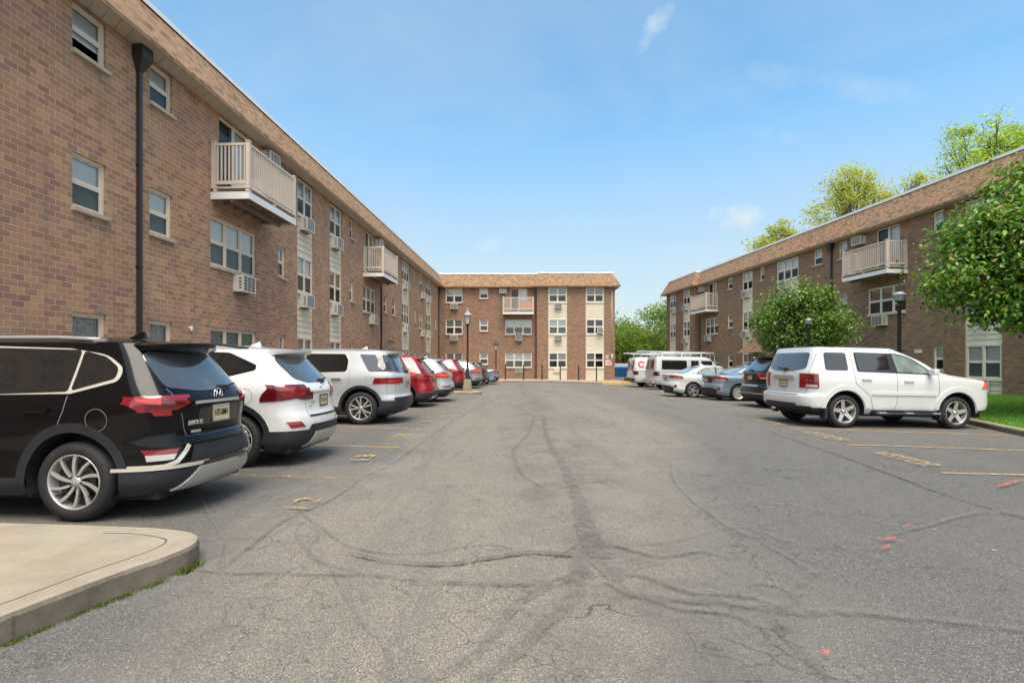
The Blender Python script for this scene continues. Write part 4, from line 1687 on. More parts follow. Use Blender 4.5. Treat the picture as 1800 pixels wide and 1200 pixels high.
    # number plate
    if 'plate' in sp:
        py, pz, txt = sp['plate']
        b = MB()
        x = min(xr(pz - .07), xr(pz + .07)) - .012 + sp.get('plate_in', 0)
        b.box(x, x + .012, py - .152, py + .152, pz - .076, pz + .076)
        p = shift(b.build('number_plate', M_PLATE, root, bevel=.004))
        F_ = MB()
        for (a0, a1, c0, c1) in ((-.157, .157, .066, .082), (-.157, .157, -.082, -.066), (-.157, -.146, -.066, .066), (.146, .157, -.066, .066)):
            F_.box(x - .006, x + .004, py + a0, py + a1, pz + c0, pz + c1)
        F_.build('plate_frame', sp.get('plate_frame', M_PLASTIC), p)
        T = Matrix(((0, 0, -1, x - .002), (-1, 0, 0, py), (0, 1, 0, pz), (0, 0, 0, 1)))
        if txt:
            text_mesh(txt, 'plate_number', .092, M_PLATE_D, p, T, width=.25, bold=.0008)
        else:
            k = MB()
            for i in range(6):
                yy = py + .105 - i * .042
                hgt = (.034, .03, .036, .032, .036, .028)[i]
                k.box(x - .003, x, yy - .011, yy - .004, pz - hgt, pz + hgt)
                if i % 2: k.box(x - .003, x, yy + .004, yy + .011, pz - hgt, pz + hgt * .6)
                k.box(x - .003, x, yy - .011, yy + .010, pz + hgt - .012 * (i % 3), pz + hgt - .012 * (i % 3) + .01)
            k.build('plate_number', M_PLATE_D, p)
    for args in sp.get('badges', []):
        txt, y, z, size, width, m = args
        T = Matrix(((0, 0, -1, xr(z) - .006), (-1, 0, 0, y), (0, 1, 0, z), (0, 0, 0, 1)))
        o = text_mesh(txt, 'badge', size, m, root, T, width=width, bold=.002)
        shift(o)
    if 'emblem' in sp:
        y, z, r, bar = sp['emblem']
        b = MB()
        x = xr(z) - .012
        n = 28
        ring = [(x, y + r * 1.35 * cos(2 * pi * i / n), z + r * .85 * sin(2 * pi * i / n)) for i in range(n + 1)]
        b.path(ring, .0065, 6)
        if bar == 'slant':
            def st(y0, z0, y1, z1): b.path([(x, y + y0 * r, z + z0 * r), (x, y + y1 * r, z + z1 * r)], .0075, 6)
            st(.75, -.62, .28, .72); st(-.28, -.72, -.75, .62); st(.48, .12, -.48, -.12)
        shift(b.build('emblem', M_CHROME, root))
    for fn in sp.get('extra', []):
        fn(root, S, shift)
    S.bm.free()
    return root


# ---- shared patch recipes -----------------------------------------------
def arch_trim(sp, mat, w=.065, r=None):
    out = []
    R, Ra = sp['R'], sp.get('Ra', sp['R'] + .075)
    for ax in sp['axles']:
        a0 = math.asin(max(-.9, (sp['zb'] + .02 - (R + .01)) / Ra))
        out.append([('side', q) for q in annulus(ax, R + .01, Ra * 1.001, Ra + w, a0, pi - a0, 18)])
    return ('arch_trim', mat, 'each', out, .010)


def sill_polys(sp, z0, z1, rear_up=None, front_up=None):
    """lower band between and beyond the wheel arches, as seen from the side"""
    a, b = sp['axles']
    Ra = sp.get('Ra', sp['R'] + .075) + .055
    ru, fu = rear_up or z1, front_up or z1
    return [('side', [(a + Ra, z0), (b - Ra, z0), (b - Ra, z1), (a + Ra, z1)]),
            ('side', [(0.0, z0), (a - Ra, z0), (a - Ra, ru), (0.0, ru)]),
            ('side', [(b + Ra, z0), (sp['L'], z0), (sp['L'], fu), (b + Ra, fu)])]


def base_spec(**kw):
    sp = dict(zb=.24, crown=.085, nx=14, ny=2.7, nxf=11, nyf=2.4, rr=.24, R=.37, wheel='plain', patches=[])
    sp.update(kw)
    return sp


def suv_widths(hw, belt, ze, roof=.70, flare=.0):
    return [(.20, hw * .90), (.27, hw * .955), (.34, hw * .985), (.48, hw * .975), (.62, hw * .972), (.78, hw * .985), (belt - .10, hw * 1.0 + flare), (belt - .02, hw * .985), (belt + .06, hw * .955),
            (belt + (ze - belt) * .5, hw * (.955 + roof) / 2 + .012), (ze, hw * roof)]
GRP = 'vehicles parked nose-in along both sides of the car park'


def mirror_rear(poly):
    return poly


def black_suv():
    L, W, H, R = 4.77, 1.86, 1.69, .360
    a, b = .97, 3.735
    sp = base_spec(name='parked_suv', L=L, W=W, H=H, R=R, rr=.250, axles=(a, b), wheel='twist10', paint=P_BLACK, Ra=.44, crown=.075,
                   rear=[(.24, .16), (.32, .06), (.42, .015), (.52, 0), (.62, .02), (.70, .035), (.735, .075), (.80, .085), (.90, .075), (1.0, .07), (1.09, .085), (1.14, .13), (1.25, .215), (1.40, .335), (1.53, .44), (1.615, .52)],
                   front=[(.24, L - .2), (.5, L), (.8, L - .03), (.95, L - .14), (1.02, L - .5), (1.08, L - 1.15), (1.14, L - 1.32), (1.4, L - 1.75), (1.615, L - 2.2)],
                   wid=suv_widths(W / 2, 1.08, 1.615, .70), peak=(1.3, 2.35))
    P = sp['patches']
    # cladding
    lower = sill_polys(sp, .22, .40, .455, .5)
    lower += [('rear', [(-.95, .22), (.95, .22), (.95, .455), (-.95, .455)])]
    lower += [('rear', [(-.60, .45), (.60, .45), (.50, .66), (-.50, .66)])]
    P.append(('cladding', M_PLASTIC, 'each', lower[:3], .012))
    P.append(('rear_bumper', M_PLASTIC, 'mid', lower[3:], .013))
    P.append(arch_trim(sp, M_PLASTIC, .085))
    P.append(('skid_plate', M_SATIN, 'mid', [('rear', [(-.66, .27), (.66, .27), (.60, .33), (-.60, .33)]), ('rear', [(-.60, .33), (.60, .33), (.46, .46), (-.46, .46)]),
                                             ('rear', [(-.46, .46), (-.2, .46), (-.17, .43), (-.46, .43)])], .028))
    P.append(('chrome_strip', M_TRIM, 'pair', [('side', [(.0, .475), (.60, .455), (.60, .485), (.0, .505)])] + [('rear', q) for q in seam_quads([(.96, .49), (.78, .50), (.70, .53), (.60, .62), (.57, .66)], .030)], .020))
    P.append(('bumper_grille', M_PLASTIC_G, 'mid', [('rear', [(-.44, .465), (.44, .465), (.42, .50), (-.42, .50)])], .022))
    P.append(('tailgate_crease', M_PLASTIC_G, 'mid', [('rear', q) for q in seam_quads([(-.56, .742), (.56, .742)], .016)], .006))
    # window line
    P.append(('window_trim', M_TRIM, 'pair', [('side', rp([(.585, 1.262), (1.0, 1.150), (3.05, 1.118), (3.28, 1.165), (2.55, 1.55), (2.0, 1.587), (1.15, 1.56), (.76, 1.50), (.585, 1.38)], [.05, .0, 0, .05, .1, .0, .0, .1, .06]))], .004))
    for poly in ([(.625, 1.282), (1.0, 1.175), (1.0, 1.538), (.77, 1.48), (.625, 1.38)],
                 [(1.028, 1.168), (1.95, 1.136), (1.95, 1.568), (1.028, 1.545)],
                 [(2.02, 1.126), (3.03, 1.126), (3.24, 1.165), (2.54, 1.54), (2.02, 1.574)]):
        P.append(('side_window', M_GLASS, 'pair', [('side', rp(poly, .035))], .008))
    P.append(('rear_window', M_GLASS_G, 'mid', [('rear', rp([(-.66, 1.20), (-.30, 1.155), (.30, 1.155), (.66, 1.20), (.62, 1.50), (.5, 1.55), (-.5, 1.55), (-.62, 1.50)], .05))], .005))
    P.append(('windscreen', M_GLASS, 'mid', [('front', rp([(-.72, 1.10), (.72, 1.10), (.56, 1.55), (-.56, 1.55)], .06))], .005))
    # lamps
    P.append(('taillight', M_RED, 'pair', [('side', [(.14, 1.065), (.36, 1.08), (.50, 1.105), (.36, 1.122), (.10, 1.122)]), ('side', [(.17, .95), (.26, .95), (.34, 1.075), (.17, 1.075)]),
                                           ('rear', [(.66, 1.0), (.88, .985), (.93, 1.12), (.68, 1.108)]), ('rear', [(.50, 1.05), (.66, 1.0), (.68, 1.108), (.56, 1.095)])], .014))
    sp['inserts'] = [('lamp_lens', M_RED_D, 'taillight', [('rear', [(.56, 1.045), (.68, 1.02), (.86, 1.005), (.86, 1.09), (.58, 1.085)])], .017),
                     ('lamp_band', M_RED_B, 'taillight', [('side', [(.21, .95), (.28, .95), (.38, 1.08), (.48, 1.10), (.22, 1.10)])], .018)]
    P.append(('tail_strip', M_SATIN, 'mid', [('rear', [(-.42, 1.035), (.42, 1.035), (.42, 1.063), (-.42, 1.063)])], .014))
    P.append(('reflector', M_RED, 'pair', [('rear', [(.69, .605), (.85, .605), (.86, .645), (.66, .645)])], .012))
    P.append(('reversing_lamp', M_CLEAR, 'pair', [('rear', [(.72, .552), (.85, .545), (.85, .60), (.69, .60)])], .012))
    P.append(('dealer_sticker', M_SATIN, 'mid', [('rear', [(.33, .765), (.47, .765), (.47, .79), (.33, .79)])], .004))
    P.append(('headlight', M_CLEAR, 'pair', [('front', [(.60, .86), (.93, .90), (.93, .96), (.60, .92)])], .01))
    P.append(('front_grille', M_PLASTIC_G, 'mid', [('front', rp([(-.5, .45), (.5, .45), (.58, .8), (-.58, .8)], .08))], .01))
    P.append(('plate_recess', M_PLASTIC_G, 'mid', [('rear', rp([(-.40, .83), (.40, .83), (.36, 1.02), (-.36, 1.02)], .04))], .004))
    P.append(('door_seam', M_SEAM_L, 'both', [('side', q) for q in seam_quads([(1.02, 1.13), (1.035, 1.0), (1.10, .86), (1.30, .72)]) + seam_quads([(1.985, 1.12), (1.99, .42)]) + seam_quads([(3.03, 1.09), (3.10, .9), (3.08, .45)])]
              + [('rear', q) for q in seam_quads([(.66, 1.19), (.64, 1.12), (.58, 1.10)], .006) + seam_quads([(.60, .96), (.55, .80), (.53, .75)], .006)], .0025))
    P.append(('fuel_door', M_SEAM_L, 'mid', [('side', q) for q in seam_quads([(.73 + .10 * cos(t), .92 + .10 * sin(t)) for t in np.linspace(0, 2 * pi, 17)], .005)], .0025))
    sp['handles'] = [(1.28, 1.0), (2.25, .99)]
    sp['handle_mat'] = P_BLACK
    sp['mirror'] = (3.0, 1.10)
    sp['rails'] = (.95, 3.0, M_SATIN, .02)
    sp['spoiler'] = (.60, 1.61, .17, .11, P_BLACK)
    sp['fin'] = (.86, P_BLACK)
    sp['wiper'] = (-.16, 1.165, -.30)
    sp['plate'] = (0, .93, 'H72-BMN')
    sp['plate_frame'] = M_SATIN
    sp['plate_in'] = 0.0
    sp['badges'] = [('SANTA FE', .455, .865, .055, .25, M_CLEAR)]
    sp['emblem'] = (0, 1.115, .062, 'slant')
    return sp


def white_suv():
    L, W, H, R = 4.70, 1.88, 1.69, .37
    a, b = .98, 3.68
    sp = base_spec(name='parked_suv', L=L, W=W, H=H, R=R, rr=.262, axles=(a, b), wheel='twist10', paint=P_WHITE, Ra=.445, crown=.08, ny=2.4,
                   rear=[(.24, .17), (.34, .05), (.46, .01), (.58, 0), (.68, .02), (.76, .055), (.86, .075), (.98, .075), (1.07, .095), (1.13, .15), (1.25, .25), (1.40, .385), (1.53, .50), (1.61, .58)],
                   front=[(.24, L - .2), (.5, L), (.8, L - .03), (.95, L - .14), (1.02, L - .5), (1.08, L - 1.15), (1.14, L - 1.32), (1.4, L - 1.75), (1.61, L - 2.2)],
                   wid=suv_widths(W / 2, 1.10, 1.61, .69), peak=(1.3, 2.35))
    P = sp['patches']
    P.append(('cladding', M_PLASTIC, 'each', sill_polys(sp, .22, .40, .50, .45), .012))
    P.append(('rear_bumper', M_PLASTIC, 'mid', [('rear', [(-.95, .22), (.95, .22), (.95, .50), (-.95, .50)]), ('rear', [(-.56, .49), (.56, .49), (.50, .57), (-.50, .57)])], .013))
    P.append(arch_trim(sp, M_PLASTIC, .075))
    P.append(('skid_plate', M_SATIN, 'mid', [('rear', [(-.52, .26), (.52, .26), (.40, .46), (-.40, .46)])], .022))
    P.append(('bumper_step', M_PLASTIC, 'mid', [('rear', [(-.50, .672), (.50, .672), (.50, .70), (-.50, .70)])], .006))
    P.append(('window_trim', M_PLASTIC_G, 'pair', [('side', rp([(.72, 1.33), (1.25, 1.20), (3.1, 1.10), (3.30, 1.16), (2.55, 1.565), (2.0, 1.60), (1.15, 1.575), (.72, 1.40)], [.03, 0, 0, .05, .1, 0, .05, .03]))], .004))
    for poly in ([(.78, 1.34), (1.24, 1.225), (1.22, 1.545), (1.05, 1.53)],
                 [(1.30, 1.215), (1.98, 1.165), (1.98, 1.572), (1.28, 1.555)],
                 [(2.04, 1.16), (3.05, 1.12), (3.24, 1.165), (2.54, 1.54), (2.04, 1.574)]):
        P.append(('side_window', M_GLASS, 'pair', [('side', rp(poly, .03))], .008))
    P.append(('rear_window', M_GLASS_G, 'mid', [('rear', rp([(-.60, 1.21), (-.34, 1.145), (.34, 1.145), (.60, 1.21), (.62, 1.46), (.54, 1.54), (-.54, 1.54), (-.62, 1.46)], .06))], .005))
    P.append(('windscreen', M_GLASS, 'mid', [('front', rp([(-.72, 1.10), (.72, 1.10), (.56, 1.55), (-.56, 1.55)], .06))], .005))
    P.append(('taillight', M_RED_D, 'pair', [('side', [(.56, 1.13), (.20, 1.125), (.0, 1.11), (.0, .91), (.16, .92), (.36, 1.03)]),
                                            ('rear', [(.50, .995), (.66, .955), (.95, .90), (.97, 1.11), (.62, 1.115), (.50, 1.07)])], .012))
    sp['inserts'] = [('lamp_lens', M_RED, 'taillight', [('side', [(.40, 1.10), (.20, 1.10), (.14, .96), (.30, 1.03)]), ('rear', [(.56, 1.0), (.85, .955), (.88, 1.06), (.56, 1.06)])], .015)]
    P.append(('reflector', M_RED, 'pair', [('rear', [(.62, .55), (.80, .54), (.84, .625), (.70, .63)])], .010))
    P.append(('chrome_strip', M_SATIN, 'mid', [('rear', [(-.36, 1.0), (.36, 1.0), (.36, 1.025), (-.36, 1.025)])], .012))
    P.append(('headlight', M_CLEAR, 'pair', [('front', [(.55, .84), (.93, .92), (.93, 1.0), (.55, .9)])], .01))
    P.append(('front_grille', M_PLASTIC_G, 'mid', [('front', rp([(-.5, .45), (.5, .45), (.58, .8), (-.58, .8)], .08))], .01))
    P.append(('door_seam', M_SEAM_L, 'both', [('side', q) for q in seam_quads([(1.27, 1.2), (1.28, 1.0), (1.22, .86), (1.36, .66)]) + seam_quads([(2.0, 1.15), (2.0, .42)]) + seam_quads([(3.03, 1.09), (3.10, .9), (3.08, .45)])]
              + [('rear', q) for q in seam_quads([(.62, 1.20), (.56, 1.11), (.52, .70)], .006) + seam_quads([(.52, .69), (-.52, .69)], .006)], .0025))
    P.append(('fuel_door', M_SEAM_L, 'mid', [('side', q) for q in seam_quads([(.80 + .10 * cos(t), .98 + .10 * sin(t)) for t in np.linspace(0, 2 * pi, 17)], .005)], .0025))
    sp['handles'] = [(1.5, 1.0), (2.3, .99)]
    sp['mirror'] = (3.0, 1.10)
    sp['rails'] = (1.0, 2.9, M_PLASTIC, .05)
    sp['spoiler'] = (.60, 1.61, .15, .10, P_WHITE)
    sp['fin'] = (1.02, P_WHITE)
    sp['wiper'] = (-.14, 1.16, -.28)
    sp['plate'] = (0, .885, None)
    sp['emblem'] = (0, 1.09, .055, 'slant')
    sp['badges'] = [('SANTA FE', .42, .885, .04, .20, M_SATIN), ('AWD', .50, .825, .04, .09, M_SATIN)]
    return sp


def silver_big_suv():
    L, W, H, R = 5.15, 1.98, 1.79, .385
    a, b = .94, 4.01
    sp = base_spec(name='parked_suv', L=L, W=W, H=H, R=R, rr=.272, axles=(a, b), wheel='split5', paint=P_SILVER_W, Ra=.455, crown=.075, ny=2.6,
                   rear=[(.28, .16), (.36, .06), (.48, .0), (.60, 0), (.66, .03), (.70, .065), (.82, .065), (1.0, .06), (1.13, .075), (1.18, .105), (1.30, .15), (1.45, .23), (1.60, .315), (1.715, .40)],
                   front=[(.24, L - .2), (.5, L), (.85, L - .03), (1.0, L - .14), (1.08, L - .5), (1.14, L - 1.15), (1.2, L - 1.32), (1.45, L - 1.75), (1.715, L - 2.2)],
                   wid=suv_widths(W / 2, 1.16, 1.715, .73), peak=(1.2, 2.6), zb=.27)
    P = sp['patches']
    P.append(('cladding', M_PLASTIC, 'each', sill_polys(sp, .25, .42, .56, .5), .012))
    P.append(('rear_bumper', M_PLASTIC, 'mid', [('rear', [(-1, .25), (1, .25), (1, .56), (-1, .56)]), ('rear', [(-.8, .555), (.8, .555), (.8, .63), (-.8, .63)])], .013))
    P.append(arch_trim(sp, M_PLASTIC, .07))
    P.append(('quarter_window', M_GLASS_G, 'pair', [('side', rp([(.0, 1.235), (.75, 1.235), (1.02, 1.64), (.30, 1.62)], [.0, .05, .05, .0])), ('rear', [(.74, 1.235), (1.0, 1.235), (.92, 1.62), (.68, 1.62)])], .005))
    P.append(('window_trim', M_TRIM, 'pair', [('side', rp([(1.30, 1.19), (3.5, 1.16), (3.62, 1.2), (2.75, 1.69), (1.32, 1.675), (1.22, 1.5), (1.22, 1.26)], [.06, 0, .05, .1, .06, .05, .05]))], .004))
    for poly in ([(1.31, 1.23), (2.30, 1.205), (2.30, 1.655), (1.36, 1.645), (1.265, 1.5), (1.265, 1.28)],
                 [(2.37, 1.203), (3.45, 1.185), (3.56, 1.21), (2.74, 1.655), (2.37, 1.66)]):
        P.append(('side_window', M_GLASS, 'pair', [('side', rp(poly, .04))], .008))
    P.append(('rear_window', M_GLASS_G, 'mid', [('rear', rp([(-.66, 1.205), (.66, 1.205), (.60, 1.63), (-.60, 1.63)], .05))], .005))
    P.append(('windscreen', M_GLASS, 'mid', [('front', rp([(-.74, 1.16), (.74, 1.16), (.58, 1.65), (-.58, 1.65)], .06))], .005))
    P.append(('taillight', M_RED, 'pair', [('side', [(.50, 1.09), (.34, .995), (.05, .96), (.05, 1.09)]), ('rear', [(.48, .985), (.60, .955), (1.0, .955), (1.0, 1.09), (.50, 1.075)])], .012))
    sp['inserts'] = [('lamp_lens', M_RED_B, 'taillight', [('rear', [(.58, 1.0), (.9, .995), (.9, 1.045), (.58, 1.04)])], .015)]
    P.append(('headlight', M_CLEAR, 'pair', [('front', [(.6, .9), (.96, .94), (.96, 1.02), (.6, .96)])], .01))
    P.append(('front_grille', M_PLASTIC_G, 'mid', [('front', rp([(-.5, .5), (.5, .5), (.58, .9), (-.58, .9)], .08))], .01))
    P.append(('door_seam', M_SEAM_L, 'both', [('side', q) for q in seam_quads([(1.20, 1.3), (1.19, 1.05), (1.24, .9), (1.42, .75)]) + seam_quads([(2.335, 1.19), (2.34, .45)]) + seam_quads([(3.42, 1.14), (3.5, .9), (3.48, .45)]) + seam_quads([(.18, 1.72), (.30, 1.2), (.33, 1.1), (.33, .66)], .006)]
              + [('rear', q) for q in seam_quads([(.70, 1.62), (.74, 1.2), (.73, 1.1)], .006) + seam_quads([(.72, .95), (.70, .64), (-.70, .64), (-.72, .95)], .006)], .0025))
    P.append(('fuel_door', M_SEAM_L, 'mid', [('side', q) for q in seam_quads([(.60, .92), (.80, .92), (.80, 1.10), (.60, 1.10), (.60, .92)], .005)], .0025))
    sp['handles'] = [(1.50, 1.07), (2.6, 1.06)]
    sp['handle_mat'] = M_CHROME
    sp['mirror'] = (3.45, 1.18)
    sp['spoiler'] = (.60, 1.70, .14, .10, P_SILVER_W)
    sp['fin'] = (1.05, P_WHITE)
    sp['wiper'] = (-.1, 1.225, -.34)
    sp['plate'] = (0, .93, None)
    return sp


def compact_suv(pt, wheel='plain', H=1.66, lamp='vertical', rear_glass=None):
    L, W, R = 4.55, 1.85, .355
    a, b = .96, 3.62
    sp = base_spec(name='parked_suv', L=L, W=W, H=H, R=R, rr=.25, axles=(a, b), wheel=wheel, paint=pt, Ra=.425, crown=.085, ny=2.5,
                   rear=[(.24, .17), (.34, .05), (.46, .01), (.58, 0), (.70, .03), (.78, .06), (.90, .075), (1.0, .09), (1.07, .12), (1.2, .22), (1.36, .36), (H - .17, .50), (H - .085, .60)],
                   front=[(.24, L - .2), (.5, L), (.8, L - .03), (.95, L - .14), (1.02, L - .5), (1.08, L - 1.1), (1.14, L - 1.25), (1.4, L - 1.7), (H - .085, L - 2.1)],
                   wid=suv_widths(W / 2, 1.08, H - .085, .68), peak=(1.25, 2.3))
    P = sp['patches']
    P.append(('cladding', M_PLASTIC, 'each', sill_polys(sp, .22, .40, .48, .45), .012))
    P.append(('rear_bumper', M_PLASTIC, 'mid', [('rear', [(-.95, .22), (.95, .22), (.95, .46), (-.95, .46)]), ('rear', [(-.5, .455), (.5, .455), (.45, .54), (-.45, .54)])], .013))
    P.append(arch_trim(sp, M_PLASTIC, .06))
    P.append(('skid_plate', M_SATIN, 'mid', [('rear', [(-.5, .27), (.5, .27), (.42, .36), (-.42, .36)])], .022))
    for poly in ([(.62, 1.30), (1.12, 1.16), (1.12, H - .14), (.95, H - .15)], [(1.18, 1.15), (1.92, 1.13), (1.92, H - .12), (1.18, H - .135)], [(1.98, 1.13), (2.95, 1.10), (3.1, 1.14), (2.5, H - .14), (1.98, H - .12)]):
        P.append(('side_window', M_GLASS, 'pair', [('side', rp(poly, .03))], .008))
    P.append(('rear_window', M_GLASS_G, 'mid', [('rear', rp([(-.62, 1.14), (.62, 1.14), (.56, H - .17), (-.56, H - .17)], .06))], .005))
    P.append(('windscreen', M_GLASS, 'mid', [('front', rp([(-.70, 1.10), (.70, 1.10), (.55, H - .14), (-.55, H - .14)], .06))], .005))
    if lamp == 'vertical':
        P.append(('taillight', M_RED, 'pair', [('side', [(.04, .86), (.26, .9), (.40, 1.12), (.52, 1.38), (.40, 1.40), (.16, 1.14), (.04, 1.0)]), ('rear', [(.42, .93), (1.0, .86), (1.0, 1.05), (.42, 1.01)]), ('rear', [(.70, 1.04), (1.0, 1.04), (.9, 1.42), (.68, 1.42)])], .012))
        sp['inserts'] = [('lamp_lens', M_RED_B, 'taillight', [('rear', [(.5, .955), (.9, .93), (.9, .97), (.5, .985)])], .015)]
    elif lamp == 'round':
        P.append(('taillight', M_RED_B, 'pair', [('side', [(.02, .93), (.22, .90), (.46, 1.10), (.30, 1.13), (.04, 1.08)]), ('rear', [(.50, 1.02), (.62, .93), (1.0, .89), (1.0, 1.10), (.6, 1.10)])], .012))
        sp['inserts'] = [('lamp_lens', M_ORANGE, 'taillight', [('rear', [(.62, .95), (.85, .95), (.88, 1.04), (.62, 1.04)]), ('side', [(.04, .95), (.15, .95), (.2, 1.04), (.04, 1.04)])], .015)]
    else:
        P.append(('taillight', M_RED, 'pair', [('side', [(.02, .95), (.20, .95), (.52, 1.08), (.30, 1.10), (.02, 1.07)]), ('rear', [(.42, 1.0), (1.0, .95), (1.0, 1.07), (.42, 1.04)])], .012))
    P.append(('reflector', M_RED, 'pair', [('rear', [(.55, .56), (.85, .56), (.85, .60), (.55, .60)])], .010))
    P.append(('headlight', M_CLEAR, 'pair', [('front', [(.55, .84), (.92, .9), (.92, .98), (.55, .9)])], .01))
    P.append(('front_grille', M_PLASTIC_G, 'mid', [('front', rp([(-.5, .45), (.5, .45), (.58, .8), (-.58, .8)], .08))], .01))
    P.append(('door_seam', M_SEAM, 'both', [('side', q) for q in seam_quads([(1.15, 1.15), (1.15, .95), (1.32, .66)]) + seam_quads([(1.95, 1.12), (1.95, .42)]) + seam_quads([(2.92, 1.09), (2.98, .45)])]
              + [('rear', q) for q in seam_quads([(.66, 1.2), (.62, .98), (.58, .62), (-.58, .62)], .006)], .0025))
    sp['handles'] = [(1.4, .99), (2.2, .98)]
    sp['mirror'] = (2.9, 1.10)
    sp['spoiler'] = (.56, H - .09, .17, .10, pt)
    sp['fin'] = (1.0, pt)
    sp['wiper'] = (-.1, 1.15, -.28)
    sp['plate'] = (0, .86, None)
    return sp


def sedan(pt, wheel, pale=True):
    L, W, H, R = 4.60, 1.78, 1.432, .318
    a, b = .98, 3.66
    ze = 1.375
    sp = base_spec(name='parked_sedan', L=L, W=W, H=H, R=R, rr=.232 if wheel != 'cap9' else .222, axles=(a, b), wheel=wheel, paint=pt, Ra=.375, crown=.057, ny=2.5, zb=.19, tw=.21,
                   rear=[(.19, .20), (.28, .06), (.40, .01), (.52, 0), (.62, .02), (.70, .055), (.82, .07), (.93, .075), (.985, .03), (1.01, .10), (1.03, .40), (1.055, .62), (1.12, .80), (1.22, 1.02), (1.32, 1.28), (ze, 1.50)],
                   front=[(.19, L - .2), (.40, L), (.62, L - .03), (.75, L - .12), (.84, L - .5), (.92, L - 1.05), (.97, L - 1.2), (1.15, L - 1.6), (1.3, L - 2.0), (ze, L - 2.2)],
                   wid=[(.19, .80), (.26, .85), (.36, .875), (.5, .865), (.64, .868), (.80, .885), (.90, .875), (.98, .83), (1.02, .78), (1.2, .66), (ze, .56)], peak=(1.75, 2.2))
    P = sp['patches']
    P.append(('window_trim', M_PLASTIC_G, 'pair', [('side', rp([(.93, 1.075), (1.2, 1.025), (3.1, .965), (3.32, .99), (2.6, 1.30), (2.1, 1.36), (1.65, 1.335)], [.03, 0, 0, .04, .15, .0, .12]))], .004))
    g = M_GLASS_L if pale else M_GLASS
    for poly in ([(1.0, 1.085), (1.24, 1.045), (1.24, 1.19)], [(1.27, 1.05), (2.0, 1.02), (2.0, 1.335), (1.72, 1.315), (1.27, 1.20)], [(2.07, 1.018), (3.05, .985), (3.26, .998), (2.6, 1.275), (2.07, 1.335)]):
        P.append(('side_window', g, 'pair', [('side', rp(poly, .02))], .008))
    P.append(('rear_window', M_GLASS_L, 'mid', [('rear', rp([(-.62, 1.045), (.62, 1.045), (.50, 1.345), (-.50, 1.345)], .06))], .005))
    P.append(('windscreen', M_GLASS, 'mid', [('front', rp([(-.68, .97), (.68, .97), (.5, 1.34), (-.5, 1.34)], .06))], .005))
    P.append(('taillight', M_RED, 'pair', [('side', [(.02, .83), (.22, .86), (.46, .955), (.2, .965), (.02, .945)]), ('rear', [(.40, .87), (.62, .84), (.92, .82), (.92, .945), (.42, .925)])], .012))
    sp['inserts'] = [('lamp_lens', M_RED_B, 'taillight', [('rear', [(.5, .885), (.85, .87), (.85, .925), (.5, .915)]), ('side', [(.04, .88), (.2, .89), (.30, .94), (.04, .935)])], .015),
                     ('reversing_lens', M_CLEAR, 'taillight', [('rear', [(.56, .80), (.86, .79), (.86, .835), (.54, .845)])], .013)]
    P.append(('boot_panel', M_PLASTIC_G if pt is not P_WHITE else P_WHITE, 'mid', [('rear', rp([(-.42, .70), (.42, .70), (.44, .93), (-.44, .93)], .03))], .004))
    P.append(('rear_bumper', M_PLASTIC, 'mid', [('rear', rp([(-.62, .22), (.62, .22), (.74, .44), (.5, .50), (-.5, .50), (-.74, .44)], .03))], .010))
    P.append(('reflector', M_RED, 'pair', [('rear', [(.70, .44), (.80, .44), (.80, .54), (.74, .54)])], .012))
    P.append(('headlight', M_CLEAR, 'pair', [('front', [(.5, .64), (.88, .7), (.88, .76), (.5, .7)])], .01))
    P.append(('front_grille', M_PLASTIC_G, 'mid', [('front', rp([(-.7, .25), (.7, .25), (.5, .55), (-.5, .55)], .06))], .01))
    P.append(('door_seam', M_SEAM_L, 'both', [('side', q) for q in seam_quads([(1.25, 1.03), (1.2, .86), (1.32, .66)]) + seam_quads([(2.035, 1.02), (2.04, .34)]) + seam_quads([(3.0, .97), (3.12, .8), (3.1, .34)])]
              + [('rear', q) for q in seam_quads([(.56, .96), (.5, .84), (.46, .68), (-.46, .68), (-.5, .84), (-.56, .96)], .006)], .0025))
    sp['handles'] = [(1.45, .88), (2.3, .87)]
    sp['mirror'] = (3.0, .98)
    sp['fin'] = (1.62, pt)
    sp['plate'] = (0, .80, None)
    return sp


